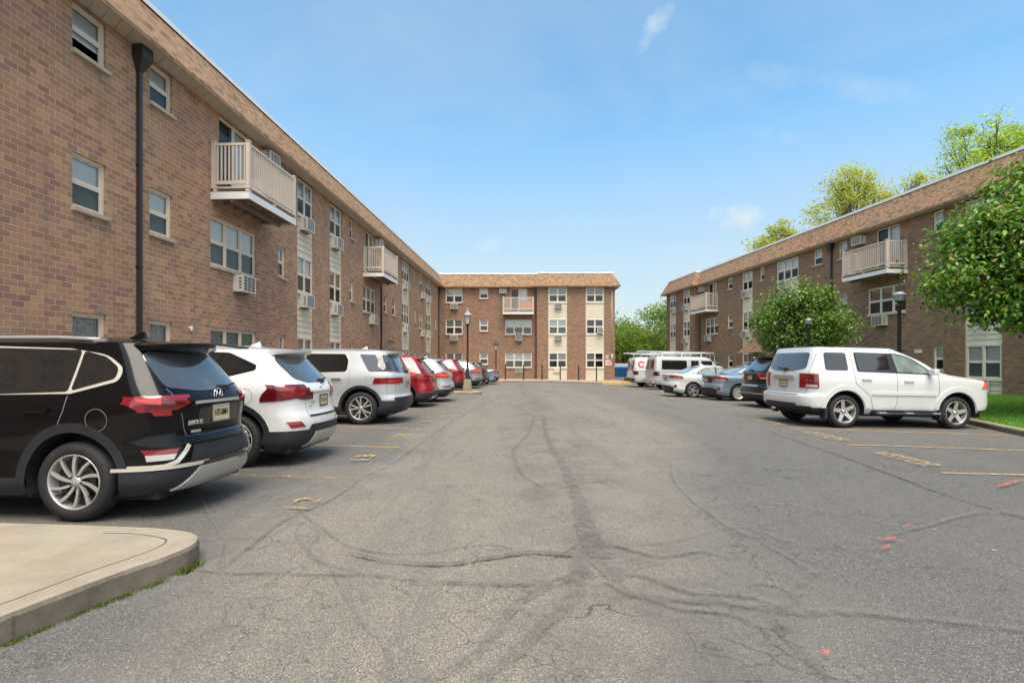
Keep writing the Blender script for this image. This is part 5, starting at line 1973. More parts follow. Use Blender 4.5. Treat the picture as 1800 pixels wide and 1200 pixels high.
def black_suv_right():
    L, W, H, R = 4.82, 1.94, 1.76, .385
    a, b = 1.0, 3.915
    sp = base_spec(name='parked_suv', L=L, W=W, H=H, R=R, rr=.275, axles=(a, b), wheel='dark10', paint=P_CHAR, Ra=.46, crown=.07, zb=.28, ny=2.8,
                   rear=[(.28, .16), (.36, .05), (.50, .01), (.64, 0), (.72, .04), (.80, .085), (.95, .085), (1.08, .085), (1.18, .12), (1.3, .22), (1.45, .36), (1.6, .49), (1.69, .56)],
                   front=[(.24, L - .2), (.5, L), (.9, L - .02), (1.02, L - .12), (1.10, L - .5), (1.16, L - 1.2), (1.22, L - 1.35), (1.45, L - 1.75), (1.69, L - 2.1)],
                   wid=suv_widths(W / 2, 1.14, 1.69, .70), peak=(1.2, 2.4))
    P = sp['patches']
    P.append(('cladding', M_PLASTIC, 'each', sill_polys(sp, .26, .42, .50, .5), .012))
    P.append(('rear_bumper', M_PLASTIC, 'mid', [('rear', [(-1, .26), (1, .26), (1, .46), (-1, .46)])], .013))
    P.append(('bumper_strip', M_SATIN, 'mid', [('rear', [(-.9, .455), (.9, .455), (.9, .485), (-.9, .485)]), ('rear', [(-.52, .70), (.52, .70), (.52, .735), (-.52, .735)])], .016))
    P.append(arch_trim(sp, M_PLASTIC, .08))
    P.append(('window_trim', M_TRIM, 'pair', [('side', rp([(.56, 1.23), (1.18, 1.20), (1.18, 1.60), (.86, 1.58)], .05))], .004))
    P.append(('quarter_window', M_GLASS, 'pair', [('side', rp([(.63, 1.26), (1.14, 1.24), (1.14, 1.56), (.88, 1.545)], .04))], .008))
    for poly in ([(1.26, 1.20), (2.05, 1.19), (2.05, 1.61), (1.26, 1.60)], [(2.12, 1.19), (3.1, 1.17), (3.25, 1.2), (2.65, 1.58), (2.12, 1.61)]):
        P.append(('side_window', M_GLASS, 'pair', [('side', rp(poly, .03))], .008))
    P.append(('rear_window', M_GLASS_G, 'mid', [('rear', rp([(-.64, 1.21), (.64, 1.21), (.58, 1.56), (-.58, 1.56)], .06))], .005))
    P.append(('windscreen', M_GLASS, 'mid', [('front', rp([(-.74, 1.18), (.74, 1.18), (.58, 1.62), (-.58, 1.62)], .06))], .005))
    P.append(('taillight', M_RED_B, 'pair', [('side', [(.02, 1.0), (.20, .99), (.44, 1.06), (.44, 1.13), (.02, 1.13)]), ('rear', [(.50, 1.0), (1.0, .98), (1.0, 1.13), (.52, 1.13)])], .014))
    sp['inserts'] = [('lamp_lens', M_CLEAR, 'taillight', [('rear', [(.56, .965), (.92, .955), (.92, .995), (.56, 1.0)])], .016)]
    P.append(('reflector', M_RED, 'pair', [('rear', [(.70, .53), (.92, .53), (.92, .60), (.70, .60)])], .010))
    P.append(('headlight', M_CLEAR, 'pair', [('front', [(.6, .9), (.94, .94), (.94, 1.02), (.6, .96)])], .01))
    P.append(('front_grille', M_PLASTIC_G, 'mid', [('front', rp([(-.6, .78), (.6, .78), (.6, .95), (-.6, .95)], .04))], .01))
    P.append(('door_seam', M_SEAM, 'both', [('side', q) for q in seam_quads([(1.22, 1.2), (1.22, 1.0), (1.42, .7)]) + seam_quads([(2.085, 1.18), (2.09, .45)])] + [('rear', q) for q in seam_quads([(.66, 1.2), (.64, .7), (-.64, .7), (-.66, 1.2)], .006)], .0025))
    sp['handles'] = [(1.45, 1.06), (2.35, 1.05)]
    sp['mirror'] = (3.1, 1.18)
    sp['rails'] = (.95, 2.9, M_SATIN, .03)
    sp['spoiler'] = (.58, 1.69, .18, .10, P_CHAR)
    sp['fin'] = (1.1, P_CHAR)
    sp['wiper'] = (-.05, 1.22, .3)
    sp['plate'] = (0, .99, None)
    return sp


def boxy_white_suv():
    L, W, H, R = 4.64, 1.99, 1.85, .372
    a, b = .94, 3.63
    sp = base_spec(name='parked_suv', L=L, W=W, H=H, R=R, rr=.262, axles=(a, b), wheel='thick5', paint=P_WHITE, Ra=.455, crown=.05, zb=.31, ny=4.2, nx=18, nxf=16, nyf=3.4,
                   rear=[(.31, .24), (.38, .10), (.47, .02), (.60, 0), (.70, .01), (.735, .05), (.76, .10), (.90, .105), (1.1, .105), (1.24, .125), (1.35, .17), (1.5, .215), (1.65, .265), (1.80, .32)],
                   front=[(.31, L - .22), (.42, L - .06), (.56, L), (.80, L - .02), (.98, L - .035), (1.07, L - .075), (1.125, L - .17), (1.175, L - .58), (1.23, L - 1.0), (1.28, L - 1.2), (1.5, L - 1.60), (1.65, L - 1.95), (1.80, L - 2.35)],
                   wid=[(.31, .86), (.38, .93), (.44, .965), (.60, .975), (.80, .985), (1.0, .99), (1.10, .985), (1.18, .965), (1.25, .945), (1.5, .87), (1.70, .81), (1.80, .765)], peak=(1.0, 2.2))
    P = sp['patches']
    side = [(.37, [(.33, 1.30), (.36, 1.28), (1.0, 1.28), (1.0, 1.66), (.43, 1.66)], M_GLASS)]
    P.append(('quarter_window', M_GLASS, 'pair', [('side', rp([(.48, 1.285), (1.02, 1.285), (1.02, 1.685), (.50, 1.685)], .06))], .006))
    P.append(('window_trim', M_PLASTIC, 'pair', [('side', rp([(1.23, 1.265), (3.0, 1.225), (3.08, 1.25), (2.58, 1.60), (2.28, 1.69), (1.21, 1.70)], [.05, .02, .03, .12, .12, .05]))], .004))
    P.append(('side_window', M_GLASS, 'pair', [('side', rp([(1.27, 1.285), (2.02, 1.275), (2.0, 1.675), (1.245, 1.68)], .04))], .008))
    P.append(('side_window', M_GLASS_L, 'pair', [('side', rp([(2.19, 1.268), (2.92, 1.25), (2.98, 1.28), (2.55, 1.575), (2.30, 1.655), (2.13, 1.67)], .03))], .008))
    P.append(('rear_window', M_GLASS_G, 'mid', [('rear', rp([(-.70, 1.31), (-.3, 1.25), (.3, 1.25), (.70, 1.31), (.66, 1.68), (-.66, 1.68)], .07))], .006))
    P.append(('windscreen', M_GLASS, 'mid', [('front', rp([(-.80, 1.25), (.80, 1.25), (.66, 1.70), (-.66, 1.70)], .06))], .006))
    P.append(('taillight', M_RED, 'pair', [('side', [(.10, .88), (.33, .88), (.32, 1.20), (.12, 1.20)])], .016))
    sp['inserts'] = [('lamp_lens', M_RED_D, 'taillight', [('side', [(.17, .98), (.29, .98), (.285, 1.17), (.18, 1.17)])], .019),
                     ('reversing_lens', M_CLEAR, 'taillight', [('side', [(.15, .90), (.30, .90), (.295, .955), (.16, .955)])], .019)]
    P.append(('rear_bumper', M_PLASTIC, 'mid', [('rear', [(-.99, .30), (.99, .30), (.88, .47), (-.88, .47)]), ('rear', [(-.60, .46), (.60, .46), (.56, .52), (-.56, .52)])], .010))
    P.append(('bumper_step', M_SEAM_L, 'mid', [('rear', [(-.62, .705), (.62, .705), (.62, .725), (-.62, .725)])], .006))
    P.append(('tailgate_garnish', M_SATIN, 'mid', [('rear', rp([(-.40, 1.06), (.40, 1.06), (.40, 1.15), (-.40, 1.15)], .03))], .018))
    P.append(('side_moulding', P_WHITE, 'pair', [('side', rp([(1.55, .75), (3.12, .75), (3.10, .82), (1.57, .82)], .02))], .022))
    P.append(('cladding', M_PLASTIC, 'each', [('side', [(1.58, .30), (3.24, .30), (3.24, .40), (1.58, .40)]), ('side', [(.30, .30), (.55, .30), (.55, .46), (.22, .44)]), ('side', [(4.18, .30), (4.64, .30), (4.64, .46), (4.18, .42)])], .012))
    P.append(('arch_lip', P_WHITE, 'each', [[('side', q) for q in annulus(ax, R + .01, .472, .575, .12, pi - .12, 20)] for ax in (a, b)], .022))
    P.append(('headlight', M_ORANGE, 'pair', [('side', rp([(4.20, .93), (4.52, .93), (4.50, 1.05), (4.32, 1.10)], .03))], .012))
    P.append(('front_lamp', M_CLEAR, 'pair', [('front', [(.58, .88), (.92, .88), (.90, 1.04), (.58, 1.02)])], .012))
    P.append(('front_grille', M_PLASTIC_G, 'mid', [('front', rp([(-.55, .80), (.55, .80), (.55, 1.02), (-.55, 1.02)], .04))], .01))
    P.append(('door_seam', M_SEAM_L, 'both', [('side', q) for q in seam_quads([(1.14, 1.74), (1.145, 1.2), (1.17, 1.0), (1.52, .72), (1.60, .42)], .009) + seam_quads([(2.13, 1.72), (2.15, 1.27), (2.16, .55), (2.10, .42)], .009) + seam_quads([(3.15, 1.22), (3.17, .9), (3.16, .42)], .009)
              + seam_quads([(1.58, .41), (3.16, .41)], .009) + seam_quads([(3.15, 1.235), (3.9, 1.14), (4.44, 1.10)], .007)]
              + [('rear', q) for q in seam_quads([(.78, 1.66), (.80, 1.25), (.76, .76), (-.76, .76), (-.80, 1.25)], .008)], .003))
    sp['handles'] = [(1.42, 1.10), (2.43, 1.075)]
    sp['mirror'] = (2.92, 1.24)
    sp['mirror_mat'] = P_WHITE
    sp['wiper'] = (-.05, 1.29, .36)
    sp['plate'] = (0, .96, None)

    def steps(root, S, shift):
        for s in (1, -1):
            k = MB()
            y = s * (W / 2 - .02)
            k.path([(1.62, y, .335), (1.68, y + s * .05, .335), (3.14, y + s * .05, .335), (3.2, y, .335)], .032, 8, 0)
            for xx in (1.76, 2.4, 3.05):
                k.box(xx - .09, xx + .09, y + s * .02, y + s * .088, .345, .372, 1)
            shift(k.build('side_step', [M_PLASTIC, M_SATIN], root))
            for xx in (.47, 3.19):
                k = MB()
                k.box(xx - .03, xx + .03, y - s * .16, y + s * .03, .20, .44, 0)
                shift(k.build('mud_flap', M_PLASTIC, root, bevel=.01))
        k = MB()
        k.tube((.10, .45, .33), (.5, .45, .35), .034)
        shift(k.build('tailpipe', M_CHROME, root))
        k = MB()
        k.box(.33, .36, -.14, .14, 1.755, 1.785)
        shift(k.build('brake_light', M_RED_B, root))
    sp['extra'] = [steps]
    return sp


def van(pt, cargo=False):
    L, W, H, R = 5.5, 2.0, 2.08, .37
    a, b = 1.15, 4.66
    sp = base_spec(name='parked_van', L=L, W=W, H=H, R=R, rr=.22, axles=(a, b), wheel='plain', paint=pt, Ra=.45, crown=.09, zb=.34, ny=5.5, nx=26, nxf=12, nyf=2.6,
                   rear=[(.34, .10), (.42, .06), (.6, .05), (.9, .045), (1.2, .05), (1.6, .09), (1.9, .135), (1.99, .17)],
                   front=[(.34, L - .1), (.5, L), (.9, L - .03), (1.06, L - .12), (1.14, L - .55), (1.2, L - .95), (1.3, L - 1.1), (1.6, L - 1.45), (1.85, L - 1.75), (1.99, L - 1.95)],
                   wid=[(.34, .90), (.42, .95), (.6, .985), (.9, 1.0), (1.15, .99), (1.25, .975), (1.7, .90), (1.9, .855), (1.99, .82)], peak=(.8, 3.0))
    P = sp['patches']
    if not cargo:
        for poly in ([(.48, 1.24), (2.02, 1.24), (2.02, 1.80), (.50, 1.80)], [(2.28, 1.24), (2.75, 1.24), (2.75, 1.80), (2.28, 1.80)], [(2.92, 1.24), (3.6, 1.24), (3.6, 1.80), (2.92, 1.80)]):
            P.append(('side_window', M_GLASS, 'pair', [('side', rp(poly, .05))], .006))
    P.append(('door_window', M_GLASS, 'pair', [('side', rp([(3.85, 1.22), (4.5, 1.22), (4.56, 1.28), (4.05, 1.78), (3.85, 1.80)], .04))], .006))
    P.append(('rear_window', M_GLASS, 'pair', [('rear', rp([(.10, 1.24), (.72, 1.24), (.68, 1.80), (.10, 1.80)], .05))], .006))
    P.append(('windscreen', M_GLASS, 'mid', [('front', rp([(-.82, 1.24), (.82, 1.24), (.70, 1.86), (-.70, 1.86)], .06))], .006))
    P.append(('taillight', M_RED_D, 'pair', [('side', [(.05, .86), (.24, .86), (.24, 1.10), (.05, 1.10)]), ('rear', [(.86, .86), (1.0, .86), (1.0, 1.10), (.86, 1.10)])], .012))
    P.append(('door_seam', M_SEAM_L, 'both', [('side', q) for q in seam_quads([(2.16, 1.9), (2.16, .45)], .01) + seam_quads([(2.83, 1.9), (2.83, .45)], .01) + seam_quads([(3.74, 1.9), (3.74, .45)], .01)] + [('rear', q) for q in seam_quads([(0, 1.9), (0, .5)], .012)], .003))
    P.append(('body_crease', pt, 'both', [('side', [(.3, .93), (3.7, .93), (3.7, .96), (.3, .96)])], .012))
    P.append(('headlight', M_CLEAR, 'pair', [('front', [(.62, .8), (.95, .8), (.95, 1.02), (.62, 1.02)])], .01))
    P.append(('front_grille', M_PLASTIC_G, 'mid', [('front', rp([(-.6, .7), (.6, .7), (.6, 1.04), (-.6, 1.04)], .04))], .01))
    if cargo:
        # red emblem and blue lettering on the side and rear doors
        P.append(('red_logo', M_SIGN_R, 'pair', [('side', [(.55 + .26 * cos(t0) , 1.55 + .24 * sin(t0)), (.55 + .26 * cos(t1), 1.55 + .24 * sin(t1)), (.55 + .13 * cos(t1), 1.55 + .12 * sin(t1)), (.55 + .13 * cos(t0), 1.55 + .12 * sin(t0))]) for t0, t1 in zip(np.linspace(.4, 5.6, 13)[:-1], np.linspace(.4, 5.6, 13)[1:])]
                  + [('side', [(.75, 1.28), (.95, 1.28), (1.65, 1.75), (1.5, 1.86)]), ('side', [(1.2, 1.25), (1.5, 1.25), (1.75, 1.72), (1.62, 1.76)])], .006))
        P.append(('blue_lettering', M_SIGN_B, 'pair', [('side', [(.40 + .16 * i, 1.05), (.50 + .16 * i, 1.05), (.50 + .16 * i, 1.11), (.40 + .16 * i, 1.11)]) for i in range(7)], .006))
        P.append(('rear_logo', M_SIGN_R, 'mid', [('rear', [(.2, 1.1), (.75, 1.1), (.70, 1.25), (.3, 1.25)]), ('rear', [(-.7, 1.0), (-.2, 1.15), (-.2, 1.25), (-.7, 1.2)])], .008))
    sp['handles'] = [(3.9, 1.05)]
    sp['mirror'] = (4.55, 1.26)
    sp['mirror_mat'] = M_PLASTIC
    sp['exhaust'] = False

    def rack(root, S, shift):
        k = MB()
        for xx in (.55, 1.75, 2.95):
            for s in (1, -1):
                k.box(xx - .03, xx + .03, s * .78 - .02, s * .78 + .02, 1.97, 2.24)
            k.box(xx - .025, xx + .025, -.80, .80, 2.21, 2.26)
        for s in (1, -1):
            k.tube((.35, s * .78, 2.26), (3.2, s * .78, 2.26), .025)
        shift(k.build('roof_rack', M_LADDER if cargo else M_WHITEP, root))
        k = MB()
        k.box(-.10, .10, -.95, .95, .42, .60)
        k.box(-.12, .0, -.35, .35, .60, .615)
        shift(k.build('rear_bumper', M_SATIN if not cargo else M_PLASTIC, root, bevel=.02))
    sp['extra'] = [rack]
    return sp


def place(spec, label, cat, wx, wy, yaw_deg, side):
    """side -1: row on the left of the lot (nose to -x), +1: row on the right"""
    if side < 0:
        return make_vehicle(spec, label, cat, GRP, (wx, wy), pi - rad(yaw_deg), +1)
    return make_vehicle(spec, label, cat, GRP, (wx, wy), rad(yaw_deg), -1)


CARS = []
if not globals().get('NO_CARS'):
    CARS.append(place(dict(black_suv(), lat=.80), 'glossy black SUV with silver skid plate, nearest the kerb in the left row', 'car', -3.92, 4.58, 3.5, -1))
    CARS.append(place(dict(white_suv(), lat=.86), 'white SUV with dark wraparound tail lamps beside the black SUV', 'car', -3.78, 6.95, 3, -1))
    CARS.append(place(dict(silver_big_suv(), lat=.88), 'large pearl silver SUV with dark quarter glass and grey plastic bumper', 'car', -3.52, 11.9, 3.5, -1))
    CARS.append(place(compact_suv(P_RED, 'plain', 1.70, 'vertical'), 'red SUV with tall upright tail lamps half hidden behind the big silver SUV', 'car', -3.50, 16.4, 1, -1))
    s5 = compact_suv(P_SILVER, 'dark10', 1.66, 'round')
    CARS.append(place(s5, 'small silver hatchback SUV with orange-red tail lamps between two red SUVs', 'car', -3.20, 18.7, 1, -1))
    s6 = compact_suv(P_RED2, 'twist10', 1.72, 'slim')
    s6['patches'].append(('window_trim', M_TRIM, 'pair', [('side', q) for q in seam_quads([(.55, 1.30), (.66, 1.24), (1.2, 1.13), (3.0, 1.08)], .025) + seam_quads([(.55, 1.30), (.95, 1.56), (1.6, 1.62)], .02)], .011))
    CARS.append(place(s6, 'crimson SUV with chrome window line just past the concrete lamp base', 'car', -3.40, 26.4, 2, -1))
    CARS.append(place(compact_suv(P_LGREY, 'plain', 1.60, 'round'), 'light grey hatchback mostly hidden behind the lamp post and crimson SUV', 'car', -2.75, 29.2, 4, -1))
    CARS.append(place(compact_suv(P_GREY, 'plain', 1.58, 'slim'), 'dark grey car between the light grey hatchback and pale blue car', 'car', -2.55, 32.2, 4, -1))
    CARS.append(place(sedan(P_BLUE, 'plain', True), 'pale blue car last in the left row before the far brick wing', 'car', -1.95, 35.0, 4, -1))
    CARS.append(place(boxy_white_suv(), 'boxy white SUV with chrome five-spoke wheels parked beside the lawn', 'car', 7.43, 11.45, 4.5, 1))
    CARS.append(place(black_suv_right(), 'black SUV with chrome quarter window trim behind the boxy white SUV', 'car', 8.97, 16.4, 2, 1))
    CARS.append(place(sedan(P_BLUEG, 'cap9'), 'blue grey sedan with silver hubcaps in the right row', 'car', 8.85, 20.0, 4, 1))
    CARS.append(place(sedan(P_WHITE, 'dark10'), 'white sedan with dark spoked wheels beside the silver van', 'car', 7.85, 22.2, 3, 1))
    CARS.append(place(van(P_VAN), 'silver passenger van with tinted side windows and roof rack', 'van', 9.55, 30.5, 4, 1))
    CARS.append(place(van(P_WHITE, True), 'white service van with red markings, farthest in the right row', 'van', 9.3, 34.5, 4, 1))
# ------------------------------------------------------------------ ground
gx = np.concatenate([[-400, -120, -60, -30], np.arange(-16, 20.1, 1.0), [30, 60, 120, 400]])
gy = np.concatenate([[-200, -60, -20], np.arange(-6, 50.1, 1.0), [60, 75, 100, 160, 400, 900]])
gb = MB()
vs = [(x, y, gz(x, y)) for y in gy for x in gx]
nxg = len(gx)
gb.add(vs, [(j * nxg + i, j * nxg + i + 1, (j + 1) * nxg + i + 1, (j + 1) * nxg + i) for j in range(len(gy) - 1) for i in range(nxg - 1)], 0, True)
ground = gb.build('parking_lot', M_ASPHALT, None, fix=False)
tag(ground, kind='structure', label='worn grey asphalt car park with sealed cracks', cat='ground')

Zl = [0.004]


def decal(name, polys, mat, parent=ground):
    b = MB()
    Zl[0] += 0.0006
    for p in polys:
        b.add([(x, y, gz(x, y) + Zl[0]) for x, y in p], [tuple(range(len(p)))])
    return b.build(name, mat, parent, fix=False)


def line(p, q, w=.095, mat=None):
    p, q = Vector(p[:2]), Vector(q[:2])
    d = (q - p).normalized(); n = Vector((-d.y, d.x)) * w / 2
    k = max(1, int((q - p).length / .5))
    polys = []
    for i in range(k):
        a, b = p + (q - p) * i / k, p + (q - p) * (i + 1) / k
        polys.append([tuple(a - n), tuple(b - n), tuple(b + n), tuple(a + n)])
    return decal('bay_line', polys, mat or M_LINE)


# bay lines, left row: right ends at the measured places, running to the left wall kerb
for k, (yl, xe) in enumerate(((6.33, -1.97), (8.66, -1.92), (11.1, -1.90), (13.55, -1.80), (15.85, -1.86), (18.2, -1.9), (20.6, -1.9), (25.9, -1.8), (28.3, -1.7), (30.8, -1.6), (33.3, -1.5))):
    s = .12 if k == 0 else .19
    line((-6.6, yl + s * (6.6 + xe), 0), (xe, yl, 0), .085, M_LINE_F if k == 0 else M_LINE)
# right row
for k, (yl, xe) in enumerate(((6.62, 5.56), (8.89, 5.82), (11.12, 6.02), (13.4, 6.1), (15.7, 6.1), (18.1, 6.1), (20.5, 6.1), (23.0, 6.0), (25.5, 6.0), (28.0, 6.0), (30.5, 6.0), (33.0, 6.0))):
    line((xe, yl, 0), (10.3 if k < 3 else 12.0, yl - .125 * (4.3 if k < 3 else 0), 0), .085)


def ground_text(s, name, x, y, h, wlen, up, mat):
    """stencil on the asphalt; up = +1 letters' tops towards +x, -1 towards -x"""
    Zl[0] += .0006
    z = gz(x, y) + Zl[0] + .003
    T = Matrix(((0, up, 0, x), (-up, 0, 0, y), (0, 0, 1, z), (0, 0, 0, 1)))
    return text_mesh(s, name, h * 1.35, mat, ground, T, width=wlen, extrude=0.0, bold=.004)


for s, x, y in (('12', -2.08, 5.12), ('13', -2.2, 7.62), ('14', -2.12, 9.9), ('15', -2.05, 12.4), ('16', -2.0, 14.75), ('17', -2.0, 17.1)):
    ground_text(s, 'bay_number', x, y, .29, .44, -1, M_LINE_F if s == '12' else M_LINE)
for x, y, L_ in ((5.76, 7.55, 1.12), (6.03, 9.95, 1.35), (6.12, 12.3, 1.3)):
    ground_text('VISITOR', 'bay_lettering', x, y, .34, L_, 1, M_LINE)


def ribbon(name, px, widths, mat, jit=.22, seed=0, sub=8):
    """band of crack filler along a line measured in the photograph, ragged edges"""
    rr = random.Random(seed)
    pts = [at(*p) for p in px]
    P, Wd = [], []
    wl = [x * .60 for x in widths]
    for i in range(len(pts) - 1):
        p0, p1, p2, p3 = pts[max(0, i - 1)], pts[i], pts[i + 1], pts[min(len(pts) - 1, i + 2)]
        for k in range(sub):
            t = k / sub
            P.append(.5 * ((2 * p1) + (p2 - p0) * t + (2 * p0 - 5 * p1 + 4 * p2 - p3) * t * t + (3 * p1 - p0 - 3 * p2 + p3) * t ** 3))
            Wd.append(wl[i] + (wl[i + 1] - wl[i]) * t)
    P.append(pts[-1]); Wd.append(wl[-1])
    Lr = []
    for i, p in enumerate(P):
        d = (P[min(i + 1, len(P) - 1)] - P[max(0, i - 1)]); d.z = 0
        d.normalize()
        n = Vector((-d.y, d.x, 0))
        w = Wd[i] * (1 if 0 < i < len(P) - 1 else .15)
        j = Vector((rr.uniform(-.5, .5), rr.uniform(-.5, .5), 0)) * Wd[i] * .25
        Lr.append((p + j + n * w / 2 * (1 + rr.uniform(-jit, jit)), p + j - n * w / 2 * (1 + rr.uniform(-jit, jit))))
    polys = [[tuple(a[0][:2]), tuple(b[0][:2]), tuple(b[1][:2]), tuple(a[1][:2])] for a, b in zip(Lr, Lr[1:])]
    return decal(name, polys, mat)


RB = [
    ([(955, 735), (962, 770), (985, 810), (1005, 850), (1025, 900), (1040, 950), (1060, 985)], [.14, .16, .2, .22, .26, .34, .3]),
    ([(940, 730), (930, 760), (905, 790), (915, 830), (960, 860)], [.10, .12, .12, .1, .06]),
    ([(1045, 935), (1020, 985), (1010, 1040), (960, 1100), (905, 1150), (845, 1200), (800, 1250)], [.2, .22, .18, .16, .15, .14, .14]),
    ([(1040, 1000), (985, 1025), (920, 1055), (875, 1105), (840, 1150), (770, 1190), (690, 1230)], [.2, .14, .14, .13, .13, .13, .1]),
    ([(1050, 1010), (960, 1025), (850, 1028), (740, 1022), (640, 1012), (560, 1012), (470, 1008), (400, 1010), (345, 1003)], [.2, .16, .12, .11, .10, .09, .08, .08, .05]),
    ([(1010, 980), (930, 975), (860, 985), (780, 996), (680, 990), (610, 975)], [.10, .08, .08, .07, .07, .04]),
    ([(1020, 955), (960, 985), (880, 960), (820, 962), (740, 975), (660, 972), (600, 955), (545, 915), (520, 940), (560, 985), (640, 1010)], [.06, .05, .05, .05, .06, .06, .05, .04, .04, .05, .05]),
    ([(1050, 985), (1100, 1040), (1170, 1055), (1270, 1062), (1390, 1078), (1500, 1080), (1580, 1088), (1690, 1100), (1830, 1115)], [.26, .18, .14, .13, .16, .11, .10, .09, .08]),
    ([(1070, 1000), (1140, 1018), (1220, 1045), (1300, 1050), (1390, 1075)], [.22, .14, .12, .11, .1]),
    ([(1080, 960), (1160, 980), (1230, 972), (1290, 985)], [.12, .1, .08, .04]),
    ([(1100, 1045), (1190, 1072), (1290, 1085), (1360, 1120)], [.08, .07, .06, .04]),
    ([(1440, 1005), (1410, 1030), (1392, 1055), (1382, 1095), (1385, 1120), (1415, 1150), (1450, 1185), (1490, 1230)], [.10, .12, .14, .15, .15, .14, .13, .12]),
    ([(1330, 950), (1390, 985), (1440, 1015)], [.04, .05, .06]),
    ([(1395, 1045), (1370, 1035), (1330, 1030), (1290, 1048)], [.06, .08, .06, .03]),
    ([(1350, 758), (1420, 782), (1490, 806), (1560, 832), (1640, 862), (1720, 888), (1810, 914)], [.05, .05, .06, .07, .07, .06, .06]),
    ([(1810, 908), (1720, 905), (1620, 930), (1560, 945)], [.05, .06, .07, .03]),
    ([(1180, 815), (1185, 845), (1215, 880), (1250, 905), (1275, 925), (1330, 950)], [.03, .04, .05, .05, .05, .05]),
    ([(640, 838), (600, 868), (560, 890), (500, 915), (455, 950), (410, 985), (385, 1005)], [.06, .08, .09, .09, .08, .08, .06]),
    ([(880, 700), (850, 712), (790, 745), (740, 780), (690, 815), (640, 838)], [.08, .08, .07, .06, .06, .06]),
    ([(350, 870), (370, 915), (390, 950), (385, 1000)], [.02, .03, .04, .05]),
    ([(520, 895), (560, 935), (540, 975), (585, 1000)], [.04, .05, .05, .04]),
    ([(1100, 960), (1180, 955), (1300, 930), (1420, 965), (1560, 968)], [.05, .04, .03, .03, .02]),
    ([(1210, 900), (1330, 885), (1460, 905), (1600, 930)], [.02, .03, .03, .02]),
    ([(640, 842), (700, 832), (790, 826), (900, 825)], [.02, .02, .02, .012]),
    ([(560, 960), (620, 1075), (680, 1150), (690, 1200)], [.02, .03, .05, .05]),
]
for i, (px, wd) in enumerate(RB):
    ribbon('crack_sealant', px, wd, M_SEALANT if i not in (14, 23, 5) else M_SEALANT_D, seed=i)
for i, (px, wd) in enumerate((([(1755, 860), (1775, 853), (1800, 847)], [.05, .10, .08]), ([(1762, 852), (1780, 858)], [.06, .03]), ([(1541, 951), (1556, 955), (1572, 951)], [.05, .07, .08]), ([(1575, 957), (1593, 960)], [.05, .07]),
                              ([(1552, 974), (1563, 966)], [.05, .05]), ([(1588, 934), (1601, 928)], [.03, .03]), ([(1445, 1162), (1458, 1158)], [.05, .06]))):
    ribbon('red_paint_mark', px, wd, M_SPRAY, jit=.7, seed=100 + i, sub=4)

# ------------------------------------------------------------------ kerbed concrete
def slab(name, outline, top, mat, edge=.03, base=-.3, zf=None, label=None):
    """concrete body with an arris rounded along its top edge"""
    n = len(outline)
    area = sum(outline[i][0] * outline[(i + 1) % n][1] - outline[(i + 1) % n][0] * outline[i][1] for i in range(n))
    P = outline if area > 0 else outline[::-1]
    def inset(d):
        out = []
        for i in range(n):
            a, p, b = Vector(P[i - 1]), Vector(P[i]), Vector(P[(i + 1) % n])
            n1 = Vector((-(p - a).y, (p - a).x)).normalized(); n2 = Vector((-(b - p).y, (b - p).x)).normalized()
            k = (n1 + n2)
            k = k / max(.3, k.length_squared / 2)
            out.append(tuple(p + k * d))
        return out
    rings = [(P, base), (P, top - edge), (inset(edge * .3), top - edge * .3), (inset(edge), top)]
    b = MB()
    f = zf or (lambda x, y: 0.0)
    if name == 'pavement':                                  # worn, slightly uneven arris
        jr = random.Random(5)
        J = [(jr.uniform(-.0025, .0025), jr.uniform(-.003, .002)) for _ in range(n)]
        rings[1] = ([(p[0] + J[i][0], p[1] + J[i][1] * .5) for i, p in enumerate(P)], top - edge)
    for k in range(len(rings) - 1):
        (A, za), (B, zb) = rings[k], rings[k + 1]
        for i in range(n):
            j = (i + 1) % n
            b.add([(*A[i], za + f(*A[i])), (*A[j], za + f(*A[j])), (*B[j], zb + f(*B[j])), (*B[i], zb + f(*B[i]))], [(0, 1, 2, 3)], 0, True)
    b.add([(*p, top + f(*p)) for p in rings[-1][0]], [tuple(range(n))])
    o = b.build(name, mat, None, fix=False)
    tag(o, kind='structure', label=label)
    return o, P


def curve(pts, sub=8):
    out = []
    for i in range(len(pts) - 1):
        p0, p1, p2, p3 = [Vector(pts[max(0, min(len(pts) - 1, j))]) for j in (i - 1, i, i + 1, i + 2)]
        for k in range(sub):
            t = k / sub
            out.append(tuple(.5 * ((2 * p1) + (p2 - p0) * t + (2 * p0 - 5 * p1 + 4 * p2 - p3) * t * t + (3 * p1 - p0 - 3 * p2 + p3) * t ** 3)))
    out.append(tuple(pts[-1]))
    return out


isl = curve([(-3.3, 0.2), (-2.86, 1.6), (-2.57, 2.57), (-2.40, 3.10), (-2.27, 3.42), (-2.25, 3.66), (-2.40, 3.86), (-2.75, 3.97), (-3.45, 4.05), (-4.2, 4.11), (-6.9, 4.35)])
isl = isl + [(-6.9, 0.2)]
pav, Pp = slab('pavement', isl, .158, M_CONC, .035, label='tan concrete corner pavement with weathered kerb')
j = MB()                                                   # the joint between kerb and slab
inner = curve([(-3.14, 1.0), (-2.99, 1.68), (-2.71, 2.60), (-2.57, 3.10), (-2.46, 3.40), (-2.44, 3.58), (-2.52, 3.70), (-2.80, 3.80), (-3.05, 3.82)])
for a, b in zip(inner, inner[1:]):
    d = (Vector(b) - Vector(a)).normalized(); n = Vector((-d.y, d.x)) * .007
    j.quad((a[0] - n.x, a[1] - n.y, .1585), (b[0] - n.x, b[1] - n.y, .1585), (b[0] + n.x, b[1] + n.y, .1585), (a[0] + n.x, a[1] + n.y, .1585))
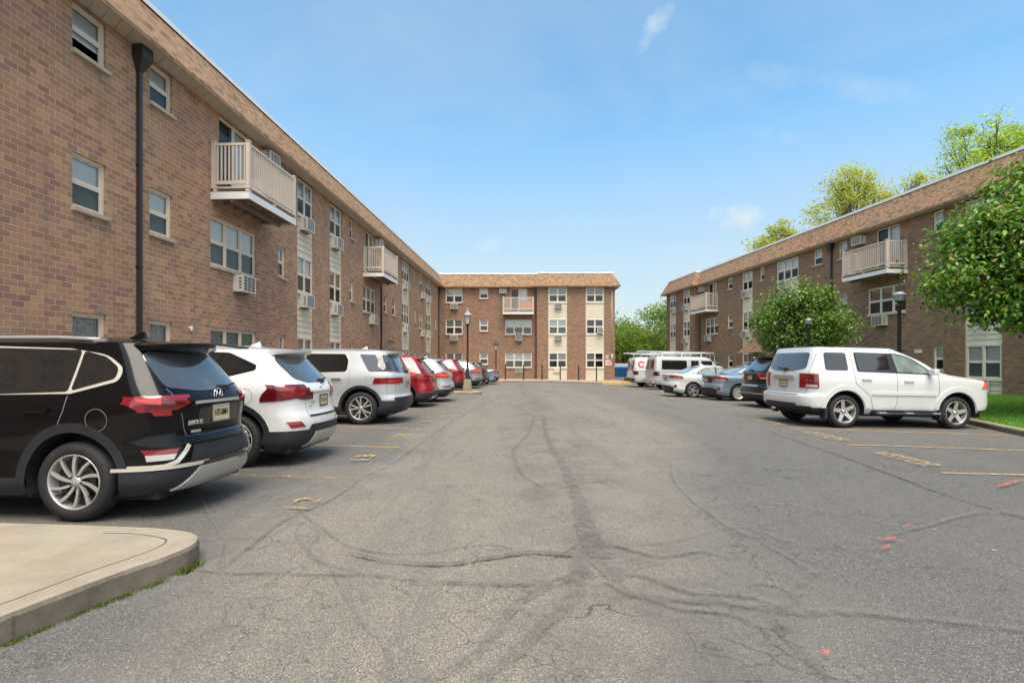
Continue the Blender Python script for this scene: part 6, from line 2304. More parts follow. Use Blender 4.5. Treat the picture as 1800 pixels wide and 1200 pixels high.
j.build('joint', M_CONC_D, pav, fix=False)
for (x, y, nx_, ny_) in ((-2.556, 2.62, .99, -.30), (-2.33, 3.28, .93, -.36)):
    q = MB()
    q.add([(x + .004 * nx_ - .004, y - .006, 0), (x + .004 * nx_ + .002, y + .006, 0), (x + .004 * nx_ + .002, y + .006, .13), (x + .004 * nx_ - .004, y - .006, .13)], [(0, 1, 2, 3)])
    q.build('joint', M_CONC_D, pav, fix=False)
# moss and weeds in the gutter
def tufts(name, pts, n, h, mat, parent=None, spread=.03, seed=3, wid=.004):
    r = np.random.default_rng(seed)
    V, F = [], []
    for _ in range(n):
        i = r.integers(0, len(pts) - 1)
        t = min(1, max(0, .5 + .16 * r.normal())) if i % 2 == 0 else r.random()
        x = pts[i][0] * (1 - t) + pts[i + 1][0] * t + r.normal(0, spread)
        y = pts[i][1] * (1 - t) + pts[i + 1][1] * t + r.normal(0, spread)
        z = gz(x, y)
        a = r.random() * 6.283
        hh = h * (.4 + r.random())
        dx, dy = cos(a) * wid, sin(a) * wid
        lx, ly = r.normal(0, hh * .5), r.normal(0, hh * .5)
        b = len(V)
        V += [(x - dx, y - dy, z), (x + dx, y + dy, z), (x + lx, y + ly, z + hh)]
        F.append((b, b + 1, b + 2))
    return mesh_obj(name, V, F, mat, parent, smooth=False)


g1 = tufts('moss', [(-2.56, 2.58), (-2.54, 2.66), (-2.50, 2.80), (-2.42, 3.0), (-2.42, 3.02), (-2.33, 3.22), (-2.28, 3.34)], 1700, .010, G_MOSS, spread=.020, seed=1, wid=.005)
tag(g1, 'bright green moss growing in the gutter along the kerb', 'moss', kind='stuff')
g2 = tufts('weeds', [(-2.235, 3.44), (-2.215, 3.52), (-2.21, 3.62)], 230, .032, G_MOSS, spread=.018, seed=2, wid=.007)
tag(g2, 'small green weeds at the rounded end of the kerb', 'weeds', kind='stuff')

# lamp island in the left row
isl2 = [(-6.8, 23.15)] + curve([(-2.0, 23.15), (-1.55, 23.3), (-1.38, 23.65), (-1.55, 24.05), (-2.0, 24.2)], 5) + [(-6.8, 24.2)]
slab('kerb_island', isl2, .15, M_CONC2, .03, label='narrow concrete kerb island under the black lamp post')
# footpath along the left wing and across the end
slab('left_footpath', [(-6.75, 4.9), (-6.75, 38.8), (-6.2, 38.85), (-6.2, 47), (-8.4, 47), (-8.4, 4.6)], .14, M_CONC2, .03, label='concrete footpath along the left brick wing')
zr = lambda x, y: gz(x, y)
slab('end_footpath', [(-6.2, 38.9), (-3.0, 38.7), (0, 38.6), (3, 38.5), (6.5, 38.3), (8.2, 38.5), (9.1, 39.3), (9.35, 41), (9.35, 46), (-6.2, 46.1)], .15, M_CONC2, .03, zf=zr, label='concrete footpath in front of the far brick wing')
yk = MB()
kp = [(6.7, 38.27), (8.22, 38.46), (9.14, 39.28), (9.38, 41.0)]
for a, b in zip(kp, kp[1:]):
    za, zb_ = gz(*a), gz(*b)
    d = (Vector(b) - Vector(a)).normalized(); n = Vector((-d.y, d.x)) * .2
    yk.quad((a[0] - .004, a[1] - .02, za - .02), (b[0] + .015, b[1] - .02, zb_ - .02), (b[0] + .015, b[1] - .02, zb_ + .155), (a[0] - .004, a[1] - .02, za + .155))
    yk.quad((a[0], a[1] - .02, za + .156), (b[0] + .015, b[1] - .02, zb_ + .156), (b[0] + n.x, b[1] + n.y, zb_ + .156), (a[0] + n.x, a[1] + n.y, za + .156))
tag(yk.build('kerb_paint', M_YKERB, None, fix=False), 'yellow paint on the corner kerb of the far footpath', kind='structure')

# lawn on the right: kerb and rising grass
kl = curve([(8.2, 3.0), (9.4, 7.4), (10.55, 10.55), (11.35, 12.6), (11.95, 14.2), (12.3, 16.5), (12.35, 22), (12.1, 30), (11.8, 38), (11.7, 49)], 6)


def wall_x(y): return 20.43 - .1 * y


lv, lf = [], []
NC = 8
for x, y in kl:
    d = wall_x(y) + .1 - (x + .14)
    for k in range(NC + 1):
        t = k / NC
        lv.append((x + .14 + d * t, y - .05 * t, gz(x, y) + .125 + (.235 - .125 - gz(x, y)) * smooth01(t * 1.1)))
for i in range(len(kl) - 1):
    for k in range(NC):
        a = i * (NC + 1) + k
        lf.append((a, a + 1, a + NC + 2, a + NC + 1))
lawn = mesh_obj('lawn', lv, lf, simple('turf', (0.055, 0.15, 0.018), 0.9, var=.3, vscale=5), None)
tag(lawn, 'strip of bright green lawn in front of the right brick wing', kind='structure')
kb = MB()
for i in range(len(kl) - 1):
    a, b = Vector((*kl[i], 0)), Vector((*kl[i + 1], 0))
    za, zb_ = gz(*kl[i]), gz(*kl[i + 1])
    d = (b - a).normalized(); n = Vector((d.y, -d.x, 0)) * .15
    A0, B0, A1, B1 = a, b, a + n, b + n
    up = Vector((0, 0, 1))
    prof = [(0, -.05), (0.0, .10), (.02, .13), (.15, .132), (.15, 0)]
    for (o0, h0), (o1, h1) in zip(prof, prof[1:]):
        q = n / .15
        kb.quad(a + q * o0 + up * (h0 + za), b + q * o0 + up * (h0 + zb_), b + q * o1 + up * (h1 + zb_), a + q * o1 + up * (h1 + za))
tag(kb.build('lawn_kerb', M_CONC, None, fix=False), 'low concrete kerb along the right lawn', kind='structure')
# grass blades
r = np.random.default_rng(5)
N = 60000
gy_ = r.uniform(6.5, 19.5, N)
kx = np.interp(gy_, [p[1] for p in kl], [p[0] for p in kl])
wxr = 20.43 - .1 * gy_
tt = r.random(N)
gx_ = kx + .16 + (wxr - kx - .2) * tt
lo_ = np.interp(kx, [0, 6.5, 14], [0, 0, -.15])
s_ = np.clip(tt * 1.1, 0, 1); s_ = s_ * s_ * (3 - 2 * s_)
gz_ = lo_ + .125 + (.235 - .125 - lo_) * s_
an = r.uniform(0, 6.283, N); hh = r.uniform(.035, .085, N)
wd = .006
V = np.empty((N, 3, 3))
V[:, 0] = np.stack([gx_ - np.cos(an) * wd, gy_ - np.sin(an) * wd, gz_ - .005], 1)
V[:, 1] = np.stack([gx_ + np.cos(an) * wd, gy_ + np.sin(an) * wd, gz_ - .005], 1)
V[:, 2] = np.stack([gx_ + r.normal(0, .02, N), gy_ + r.normal(0, .02, N), gz_ + hh], 1)


def tri_cloud(name, V, mat, parent=None):
    n = V.shape[0]
    k = V.shape[1]
    me = bpy.data.meshes.new(name)
    me.vertices.add(n * k)
    me.vertices.foreach_set('co', V.reshape(-1).astype(np.float32))
    me.loops.add(n * k)
    me.loops.foreach_set('vertex_index', np.arange(n * k, dtype=np.int32))
    me.polygons.add(n)
    me.polygons.foreach_set('loop_start', np.arange(0, n * k, k, dtype=np.int32))
    me.update(calc_edges=True)
    me.materials.append(mat)
    o = bpy.data.objects.new(name, me)
    COL.objects.link(o)
    if parent is not None: o.parent = parent
    return o


tag(tri_cloud('grass', V, G_GRASS), 'mown bright green grass on the right lawn', 'grass', kind='stuff')


# grit, chips of litter and fallen leaves lying on the asphalt
r = np.random.default_rng(55)
N = 900
dx_ = r.uniform(-3.2, 7.5, N); dy_ = r.uniform(1.7, 15, N) ** 1.0
V = np.empty((N, 4, 3))
for i in range(N):
    a = r.uniform(0, 6.283); q = r.uniform(.002, .006) if i % 12 else r.uniform(.007, .013)
    z = gz(dx_[i], dy_[i]) + .009
    for k in range(4):
        t = a + k * pi / 2 + r.uniform(-.4, .4)
        V[i, k] = (dx_[i] + q * cos(t) * 1.4, dy_[i] + q * sin(t), z + r.uniform(0, .003))
tag(tri_cloud('litter', V, leaf_mat('litter_specks', [(0, (.10, .085, .06)), (.45, (.20, .16, .11)), (.8, (.33, .29, .23)), (1, (.55, .54, .5))], 0.0, .8)), 'small chips of grit and dry leaves scattered on the asphalt', 'litter', kind='stuff')

# ------------------------------------------------------------------ trees
def tree(name, label, cat, group, loc, trunk_h, blobs, n_leaf, leaf, mat, limb_r=.09, seed=1, droop=.35, spread=.42, clusters=None, dense=True, trunk_r=.11, twigs=3):
    """blobs: list of (dx, dy, z, rx, ry, rz) ellipsoids that bound the crown"""
    r = np.random.default_rng(seed)
    root = empty(name, loc)
    tag(root, label, cat, group)
    C = []
    vol = np.array([b[3] * b[4] * b[5] for b in blobs]); vol = vol / vol.sum()
    nc = clusters or 130
    for _ in range(nc):
        b = blobs[r.choice(len(blobs), p=vol)]
        d = r.normal(size=3); d /= np.linalg.norm(d)
        rad_ = r.random() ** (.33 if dense else .5)
        rad_ = .42 + .66 * rad_ * r.uniform(.82, 1.12) if dense else rad_ * 1.05
        C.append([b[0] + d[0] * b[3] * rad_, b[1] + d[1] * b[4] * rad_, b[2] + d[2] * b[5] * rad_])
    C = np.array(C)
    # trunk and limbs
    t = MB()
    top = max(b[2] for b in blobs)
    lean = [(0, 0, -.1), (.03, .02, trunk_h * .5), (.02, -.03, trunk_h), (-.02, .03, (trunk_h + top) / 2), (.02, 0, top + .2)]
    t.path(lean, [trunk_r * 1.25, trunk_r, trunk_r * .9, trunk_r * .6, trunk_r * .25], 10)
    k = 0
    for c in C[: max(26, nc // 2)]:
        z0 = trunk_h + r.random() * max(.2, (c[2] - trunk_h) * .55)
        p0 = np.array([0, 0, min(z0, top)])
        m = p0 * .5 + c * .5 + r.normal(0, .10, 3) + np.array([0, 0, -.1])
        L = np.linalg.norm(c - p0)
        rr_ = limb_r * min(1, .35 + .2 * L)
        t.path([p0, p0 * .75 + m * .25, m, c], [rr_ * .55, rr_ * .5, rr_ * .35, rr_ * .12], 5)
        for _ in range(twigs):
            e = c + r.normal(0, spread * .8, 3)
            t.path([m * .4 + c * .6, e], [rr_ * .2, rr_ * .06], 4)
    t.build('trunk', M_BARK, root, fix=False)
    # leaves
    per = r.integers(0, nc, n_leaf)
    sz = r.uniform(.4, 1.55, nc)
    P = C[per] + np.clip(r.normal(0, 1, (n_leaf, 3)), -1.9, 1.9) * (spread * sz[per])[:, None] * np.array([1, 1, .8])
    ctr = np.array([np.average([b[0] for b in blobs]), np.average([b[1] for b in blobs]), np.average([b[2] for b in blobs])])
    out = P - C[per]
    nrm = out / (np.linalg.norm(out, axis=1, keepdims=True) + 1e-6) * .6 + r.normal(0, .55, (n_leaf, 3)) + np.array([0, 0, .55])
    nrm /= np.linalg.norm(nrm, axis=1, keepdims=True)
    ax = r.normal(size=(n_leaf, 3)) + np.array([0, 0, -droop * 2])
    ax -= nrm * (ax * nrm).sum(1, keepdims=True)
    ax /= np.linalg.norm(ax, axis=1, keepdims=True) + 1e-9
    sd = np.cross(nrm, ax)
    ls = leaf * r.uniform(.65, 1.3, n_leaf)[:, None]
    cup = nrm * ls * .12
    V = np.empty((n_leaf, 6, 3))
    V[:, 0] = P
    V[:, 1] = P + ax * ls * .35 + sd * ls * .30 + cup
    V[:, 2] = P + ax * ls * .72 + sd * ls * .22 + cup
    V[:, 3] = P + ax * ls * 1.1 - cup * .6
    V[:, 4] = P + ax * ls * .72 - sd * ls * .22 + cup
    V[:, 5] = P + ax * ls * .35 - sd * ls * .30 + cup
    tri_cloud('crown', V, mat, root)
    return root


tree('pear_tree', 'dense dark green pear tree at the right, in front of the brick wall', 'tree', 'pear trees on the lawn', (14.1, 13.2, .2), 1.9,
     [(-1.5, -.2, 3.35, 1.3, 1.4, .95), (-.9, 0, 4.55, 1.35, 1.4, .95), (.6, 0, 3.7, 2.0, 1.9, 1.35), (-.75, 0, 5.5, .7, .8, .8), (.7, 0, 5.4, 1.2, 1.1, .9), (-2.35, 0, 3.55, .75, .8, .5), (-2.0, .1, 2.75, .7, .8, .4), (-1.9, 0, 4.75, .6, .7, .45), (-.95, 0, 5.95, .35, .4, .35), (-.4, -.6, 3.1, 1.4, 1.2, .9)], 60000, .112, G_DARK, seed=4, clusters=250, spread=.29, droop=.6)
tree('pear_tree', 'round mid green pear tree behind the far small lamp post', 'tree', 'pear trees on the lawn', (13.0, 23.2, .2), 1.5,
     [(-.65, 0, 2.9, 1.3, 1.3, 1.0), (.65, 0, 3.0, 1.25, 1.3, 1.05), (.0, 0, 4.0, 1.05, 1.1, .55), (-.2, 0, 2.3, 1.2, 1.2, .5), (.9, 0, 3.7, .7, .8, .5)], 26000, .112, G_DARK2, seed=9, clusters=150, spread=.29, droop=.4)

BT = 'spring trees behind the right wing'
tree('tall_tree', 'tall fresh green tree rising above the roof at the far right', 'tree', BT, (33.0, 35, -.3), 9.0,
     [(-1.9, 0, 14.3, 1.9, 2, 1.9), (0, 0, 17.2, 2.6, 2.2, 2.3), (2.8, 0, 16.6, 2.4, 2.2, 3.0), (5.0, 0, 14.8, 3.0, 2.2, 2.6), (.5, 0, 14.0, 3.2, 2, 1.8)], 19000, .165, G_LIME, limb_r=.16, seed=21, clusters=150, dense=False, spread=.42, trunk_r=.22, twigs=2)
tree('tall_tree', 'thin yellow green tree with bare branches above the middle of the right roof', 'tree', BT, (29.8, 45, -.3), 9.0,
     [(-2.8, 0, 14.6, 1.3, 1.4, 1.5), (-.9, 0, 17.0, 1.5, 1.6, 2.4), (1.2, 0, 17.2, 1.4, 1.6, 1.7), (3.2, 0, 16.0, 1.4, 1.4, 1.5), (5.2, 0, 16.9, 1.6, 1.4, 1.5), (1.5, 0, 14.4, 3.4, 1.8, 1.2)], 12500, .17, G_YEL, limb_r=.18, seed=33, clusters=80, dense=False, spread=.46, trunk_r=.24, twigs=2)
tree('tall_tree', 'low yellow green tree above the far part of the right roof', 'tree', BT, (27.0, 50, -.3), 7.0,
     [(-2.2, 0, 13.2, 1.2, 1.4, 1.6), (-.4, 0, 14.3, 1.2, 1.3, 1.7), (1.6, 0, 13.2, 1.4, 1.3, 1.1)], 8500, .18, G_YEL, limb_r=.16, seed=41, clusters=60, dense=False, spread=.40, trunk_r=.22, twigs=2)

# the wood beyond the fence: one leafy mass
r = np.random.default_rng(77)
nC = 520
cx_ = r.uniform(4, 46, nC)
cy_ = r.uniform(80, 96, nC)
topz = 8.6 + 1.6 * np.sin(cx_ * .55) + 1.1 * np.sin(cx_ * 1.3 + 1) + (cy_ - 80) * .10
cz_ = topz * r.random(nC) ** .6
nL = 52000
per = r.integers(0, nC, nL)
P = np.stack([cx_[per], cy_[per], cz_[per]], 1) + r.normal(0, 1, (nL, 3)) * np.array([.75, .75, .6])
P[:, 2] = np.maximum(P[:, 2], -.4)
nr = r.normal(size=(nL, 3)) + np.array([0, -.5, .8]); nr /= np.linalg.norm(nr, axis=1, keepdims=True)
ax = r.normal(size=(nL, 3)); ax -= nr * (ax * nr).sum(1, keepdims=True); ax /= np.linalg.norm(ax, axis=1, keepdims=True)
sd = np.cross(nr, ax); ls = r.uniform(.22, .48, nL)[:, None]
V = np.stack([P - ax * ls * .5, P + sd * ls * .35, P + ax * ls * .5, P - sd * ls * .35], 1)
wood = tri_cloud('woodland', V, G_WOOD)
tag(wood, 'bright spring green wood beyond the beige fence', 'wood', kind='stuff')
core = MB()                                                # stems and shade inside the wood
for _ in range(120):
    x, y = r.uniform(4, 46), r.uniform(82, 98)
    core.path([(x, y, -.4), (x + r.normal(0, .3), y, 4), (x + r.normal(0, .6), y, 7.5)], [.16, .12, .05], 5)
core.build('trunks', M_BARK, wood, fix=False)
hill = MB()
hx = np.linspace(-10, 60, 30)
for a, b in zip(hx, hx[1:]):
    hill.quad((a, 99, -.5), (b, 99, -.5), (b, 104, 8.3 + 1.2 * sin(b * .4)), (a, 104, 8.3 + 1.2 * sin(a * .4)))
hl_ = hill.build('wooded_bank', simple('leafy_bank', (0.06, 0.10, 0.015), .95, var=.5, vscale=1.2), None, fix=False)
tag(hl_, kind='structure')

# ------------------------------------------------------------------ lamps
def lantern_post(label, loc, h, pedestal=False, s=1.0):
    root = empty('street_lamp', loc)
    tag(root, label, 'street lamp', 'lamp posts round the car park')
    z0 = 0
    if pedestal:
        b = MB()
        pr = [(.205, 0), (.20, .04), (.155, .52), (.145, .55)]
        vs = []
        for q, z in pr: vs += [(-q, -q, z), (q, -q, z), (q, q, z), (-q, q, z)]
        fs = [tuple(range(len(vs) - 4, len(vs)))]
        for k in range(len(pr) - 1):
            for i in range(4): fs.append((k * 4 + i, k * 4 + (i + 1) % 4, k * 4 + 4 + (i + 1) % 4, k * 4 + 4 + i))
        b.add(vs, fs)
        b.build('pedestal', M_CONC2, root, bevel=.015)
        z0 = .55
    p = MB()
    p.lathe([(.10, z0), (.10, z0 + .05), (.075, z0 + .12), (.068, z0 + .45), (.045, z0 + .52), (.042, h - .75), (.055, h - .72), (.055, h - .68), (.035, h - .64)], 16)
    p.build('post', M_IRON, root, fix=False)
    zl = h - .62
    c = MB()                                               # four glass sides in an iron cage
    q0, q1, zt = .095 * s, .165 * s, zl + .40
    for i in range(4):
        a0, a1 = pi / 4 + i * pi / 2, pi / 4 + (i + 1) * pi / 2
        r0, r1 = q0 * 1.41, q1 * 1.41
        c.quad((r0 * cos(a0), r0 * sin(a0), zl), (r0 * cos(a1), r0 * sin(a1), zl), (r1 * cos(a1), r1 * sin(a1), zt), (r1 * cos(a0), r1 * sin(a0), zt))
    c.build('lantern_glass', M_LANTERN, root)
    f = MB()
    for i in range(4):
        a0 = pi / 4 + i * pi / 2
        f.tube((q0 * 1.43 * cos(a0), q0 * 1.43 * sin(a0), zl), (q1 * 1.43 * cos(a0), q1 * 1.43 * sin(a0), zt), .011, n=6)
    f.lathe([(0, zl - .05), (q0 * 1.3, zl - .04), (q0 * 1.5, zl), (q0 * 1.3, zl + .015), (0, zl + .015)], 16)
    f.build('lantern_frame', M_IRON, root, fix=False)
    d = MB()
    d.lathe([(q1 * 1.50, zt - .02), (q1 * 1.62, zt), (q1 * 1.45, zt + .05), (q1 * .8, zt + .11), (.055, zt + .20), (.035, zt + .22), (.045, zt + .255), (.05, zt + .275), (.012, zt + .30), (.006, zt + .40), (0, zt + .41)], 20)
    d.lathe([(0, zt - .02), (q1 * 1.50, zt - .02)], 20)
    d.build('lantern_roof', M_LAMPCAP if pedestal else M_IRON, root, fix=False)
    return root


def shade_post(label, loc, h, w=.42):
    root = empty('street_lamp', loc)
    tag(root, label, 'street lamp', 'lamp posts round the car park')
    p = MB()
    hs = w * .60
    zb = h - hs - .05
    p.lathe([(.12, 0), (.12, .04), (.07, .10), (.06, .30), (.052, zb - .2), (.065, zb - .16), (.065, zb - .12), (.05, zb - .1), (.10 * w / .42, zb - .005), (.115 * w / .42, zb + .02), (0, zb + .02)], 16)
    p.build('post', M_IRON, root, fix=False)
    c = MB()
    n = 8
    c.lathe([(.115 * w / .42, zb + .02), (w * .44, zb + hs * .78)], n, smooth=False)
    c.build('lamp_shade', M_LANTERN_G, root, fix=False)
    d = MB()
    d.lathe([(w * .5, zb + hs * .78), (w * .5, zb + hs * .86), (w * .40, zb + hs * .93), (w * .22, h), (0, h)], 8, smooth=False)
    d.lathe([(0, zb + hs * .779), (w * .5, zb + hs * .78)], 8)
    d.build('lamp_cap', M_LAMPCAP, root, fix=False)
    f = MB()
    for i in range(n):
        a = 2 * pi * i / n
        f.tube((.117 * w / .42 * cos(a), .117 * w / .42 * sin(a), zb + .02), (w * .445 * cos(a), w * .445 * sin(a), zb + hs * .78), .006, n=5)
    f.build('lamp_frame', M_LAMPCAP, root, fix=False)
    return root


lantern_post('black lantern post standing on a concrete pedestal by the crimson SUV', (-2.06, 23.75, .15), 3.72, True, .86)
lantern_post('short black lantern post against the far brick wing', (-1.24, 39.6, .15), 2.95, False, .80)
shade_post('black lamp post with pale tapered shade behind the boxy white SUV', (12.1, 16.0, .13), 3.53, .42)
shade_post('smaller lamp post with pale shade in front of the round pear tree', (12.45, 21.5, .02), 3.30, .31)

# bollards with a rounded cap
zt = .15
bl = None
names = ('leftmost, beside the short lantern post', 'second from the left, before a three-bay window', 'third from the left, by the downspout', 'fourth from the left, before the vent cover', 'fifth from the left, between cream columns', 'rightmost, before a window')
for k, px in enumerate((888.5, 920.5, 952.8, 984.7, 1017, 1048.5)):
    Yb = 40.3
    x = (px - 900) / 900 * Yb
    z = .15 + gz(x, Yb)
    if bl is None:
        bl = empty('bollard', (x, Yb, z))
        b = MB()
        b.lathe([(.048, 0), (.048, 1.08), (.038, 1.10)], 14)
        b.build('post', M_IRON, bl, fix=False)
        b = MB()
        b.lathe([(.03, 1.10), (.03, 1.135), (.052, 1.15), (.06, 1.185), (.048, 1.22), (0, 1.235)], 14)
        b.build('cap', M_IRON, bl, fix=False)
        o = bl
    else:
        o = copy_tree(bl)
        o.location = (x, Yb, z)
    tag(o, 'thin black bollard on the far footpath, ' + names[k], 'bollard', 'black bollards on the far footpath')

# signs on the corner pier of the far wing
ys = YB - .45
def wsign(name, label, px0, px1, py0, py1, mat, marks):
    s_ = ys / 900
    x0, x1, z1, z0 = (px0 - 900) * s_, (px1 - 900) * s_, CAMZ + (639 - py0) * s_, CAMZ + (639 - py1) * s_
    root = empty(name, ((x0 + x1) / 2, ys - .01, (z0 + z1) / 2))
    tag(root, label, 'sign')
    b = MB(); w, h = (x1 - x0) / 2, (z1 - z0) / 2
    b.box(-w, w, -.02, .0, -h, h)
    b.build('sign_board', mat, root)
    m = MB()
    for k in range(marks):
        zz = h * (.7 - 1.4 * k / max(1, marks - 1))
        ww = w * (.8 if k % 2 == 0 else .55)
        m.box(-ww, ww, -.023, -.02, zz - .018, zz + .018)
    m.build('sign_print', M_SIGN_R, root)
wsign('wall_sign', 'white sign with faint red print on the far wing corner pier', 1064, 1075, 632, 642.5, M_SIGN_W, 5)
wsign('wall_sign', 'small tan sign above the white one on the far corner pier', 1064.3, 1069.5, 623.5, 630.5, M_SIGN_Y, 2)

# things on the balconies
bx = MB()
bx.box(-.12, .12, -.4, .4, -.3, .3)
bx = bx.build('storage_box', M_WHITEP, None, bevel=.02)
M_ = left.matrix_basis
bx.location = M_ @ Vector((UL(385) + .95, -.32, 6.42)); bx.rotation_euler.z = left.rotation_euler.z
tag(bx, 'white box behind the railing of the near left balcony', 'box')
b = MB()
b.box(-.5, .5, -.02, .02, -.32, .30)
b.path([(-.5, 0, .30), (0, 0, .27), (.5, 0, .32)], .03)
cl = b.build('orange_blanket', M_ORANGEC, None)
cl.location = (XB(925) - 7.0, YB - .85, 6.58)
tag(cl, 'orange blanket hanging inside the railing of the far balcony', 'blanket')

# dumpster and fence at the end of the drive
dm = empty('dumpster', (12.75, 60, gz(12.75, 60) - .0), 0)
tag(dm, 'blue steel dumpster in front of the beige fence', 'dumpster')
b = MB()
b.add([(-.85, -.55, .12), (.85, -.55, .12), (.85, .55, .12), (-.85, .55, .12), (-.95, -.75, 1.15), (.95, -.75, 1.15), (.95, .6, 1.30), (-.95, .6, 1.30)],
      [(3, 2, 1, 0), (0, 1, 5, 4), (1, 2, 6, 5), (2, 3, 7, 6), (3, 0, 4, 7), (4, 5, 6, 7)])
for k in range(5):
    xx = -.7 + .35 * k
    b.box(xx - .03, xx + .03, -.80, -.60, .3, 1.1)
b.build('container', M_DUMP, dm, bevel=.01)
b = MB()
for s in (-1, 1):
    b.add([(s * .02, -.78, 1.17), (s * .96, -.78, 1.17), (s * .96, .62, 1.33), (s * .02, .62, 1.33), (s * .02, -.78, 1.22), (s * .96, -.78, 1.22), (s * .96, .62, 1.38), (s * .02, .62, 1.38)],
          [(0, 1, 2, 3), (4, 5, 6, 7), (0, 1, 5, 4), (1, 2, 6, 5), (2, 3, 7, 6), (3, 0, 4, 7)])
b.build('lid', M_DUMP, dm)
fe = empty('fence', (8, 66, gz(12, 60)))
tag(fe, 'beige vinyl panel fence in front of the wood', 'fence')
b = MB()
n = 130
for k in range(n):
    b.box(k * .19, k * .19 + .182, -.02, .02, .05, 1.68)
b.box(0, n * .19, -.04, .04, 1.60, 1.70); b.box(0, n * .19, -.04, .04, .06, .2)
b.build('fence_panel', M_FENCE, fe, fix=False)
for k in range(11):
    b = MB()
    b.box(k * 2.4 - .065, k * 2.4 + .065, -.075, .075, -.1, 1.78)
    b.box(k * 2.4 - .085, k * 2.4 + .085, -.09, .09, 1.78, 1.83)
    b.build('fence_post', M_FENCE, fe)


# ladders on the vans' racks
def ladder(label, mat_root, x0, x1, y, z, w=.40, flat=True):
    b = MB()
    for s in (-1, 1):
        b.box(x0, x1, y + s * w / 2 - .015, y + s * w / 2 + .015, z, z + .08)
    k = int((x1 - x0) / .3)
    r_ = MB()
    for i in range(k):
        xx = x0 + .15 + i * .3
        r_.tube((xx, y - w / 2, z + .04), (xx, y + w / 2, z + .04), .016, n=8)
    o = empty('ladder', (0, 0, 0))
    o.matrix_world = mat_root
    tag(o, label, 'ladder', 'aluminium ladders on the van roof racks')
    b.build('rail', M_LADDER, o)
    r_.build('rungs', M_LADDER, o)


if CARS:
    mv, mw = CARS[13].matrix_basis.copy(), CARS[14].matrix_basis.copy()
    ladder('long aluminium ladder overhanging the rear of the silver van roof', mv, -3.55, .7, -.30, 2.27)
    ladder('folded aluminium ladder on the front half of the silver van rack', mv, -.3, 1.4, .35, 2.27, .5)
    ladder('aluminium ladder lying on the white service van roof', mw, -3.1, 1.2, .1, 2.27)

# ------------------------------------------------------------------ light, sky, camera
SUN_EL, SUN_AZ = rad(66), rad(172)                         # azimuth clockwise from +y
w = bpy.data.worlds.new('World')
SC.world = w
w.use_nodes = True
nt = w.node_tree
nt.nodes.clear()
N_, L_ = nt.nodes, nt.links
sky = N_.new('ShaderNodeTexSky')
sky.sky_type = 'NISHITA'
sky.sun_disc = False
sky.sun_elevation = SUN_EL
sky.sun_rotation = SUN_AZ
sky.altitude = 0
sky.air_density = 1.0
sky.dust_density = 0.6
sky.ozone_density = 1.6
tc = N_.new('ShaderNodeTexCoord')
sp_ = N_.new('ShaderNodeSeparateXYZ')
L_.new(tc.outputs['Generated'], sp_.inputs[0])


def wm(op, a, b=None, c=None, clamp=False):
    nd = N_.new('ShaderNodeMath'); nd.operation = op; nd.use_clamp = clamp
    for i, v in enumerate((a, b, c)):
        if v is None: continue
        if isinstance(v, bpy.types.NodeSocket): L_.new(v, nd.inputs[i])
        else: nd.inputs[i].default_value = v
    return nd.outputs[0]


def wmap(v, a, b, c=0.0, d=1.0):
    nd = N_.new('ShaderNodeMapRange'); L_.new(v, nd.inputs[0])
    for i, x in enumerate((a, b, c, d)): nd.inputs[i + 1].default_value = x
    return nd.outputs[0]


# thin high cloud: position on a flat layer overhead, stretched by the wind
zc = wm('MAXIMUM', sp_.outputs[2], 0.02)
u_ = wm('DIVIDE', sp_.outputs[0], wm('ADD', zc, .12))
v_ = wm('DIVIDE', sp_.outputs[1], wm('ADD', zc, .12))
cb_ = N_.new('ShaderNodeCombineXYZ')
L_.new(wm('ADD', wm('MULTIPLY', u_, .55), wm('MULTIPLY', v_, .12)), cb_.inputs[0]); L_.new(wm('MULTIPLY', v_, .95), cb_.inputs[1])
nz1 = N_.new('ShaderNodeTexNoise'); nz1.inputs['Scale'].default_value = 1.15; nz1.inputs['Detail'].default_value = 8; nz1.inputs['Roughness'].default_value = .58; nz1.inputs['Distortion'].default_value = .5
L_.new(cb_.outputs[0], nz1.inputs['Vector'])
cl_ = wmap(nz1.outputs[0], .42, .80, 0, .50)
# two small separate wisps
nz2 = N_.new('ShaderNodeTexNoise'); nz2.inputs['Scale'].default_value = 9; nz2.inputs['Detail'].default_value = 6; nz2.inputs['Roughness'].default_value = .6
L_.new(tc.outputs['Generated'], nz2.inputs['Vector'])


def wisp(px, py, sx, sy, amt, slant=0.0):
    d = Vector(((px - 900) / 900, 1, (639 - py) / 900)).normalized()
    r_ = Vector((1, 0, 0)) - d * d.x; r_.normalize()
    up = r_.cross(d)
    a = N_.new('ShaderNodeVectorMath'); a.operation = 'DOT_PRODUCT'; L_.new(tc.outputs['Generated'], a.inputs[0]); a.inputs[1].default_value = r_ + up * slant
    b_ = N_.new('ShaderNodeVectorMath'); b_.operation = 'DOT_PRODUCT'; L_.new(tc.outputs['Generated'], b_.inputs[0]); b_.inputs[1].default_value = up - r_ * slant
    q = wm('ADD', wm('POWER', wm('ABSOLUTE', wm('DIVIDE', a.outputs['Value'], sx)), 2.0), wm('POWER', wm('ABSOLUTE', wm('DIVIDE', b_.outputs['Value'], sy)), 2.0))
    q = wm('ADD', q, wm('MULTIPLY', wm('SUBTRACT', nz2.outputs[0], .42), 8.0))
    return wmap(q, -.6, 1.6, amt, 0.0)


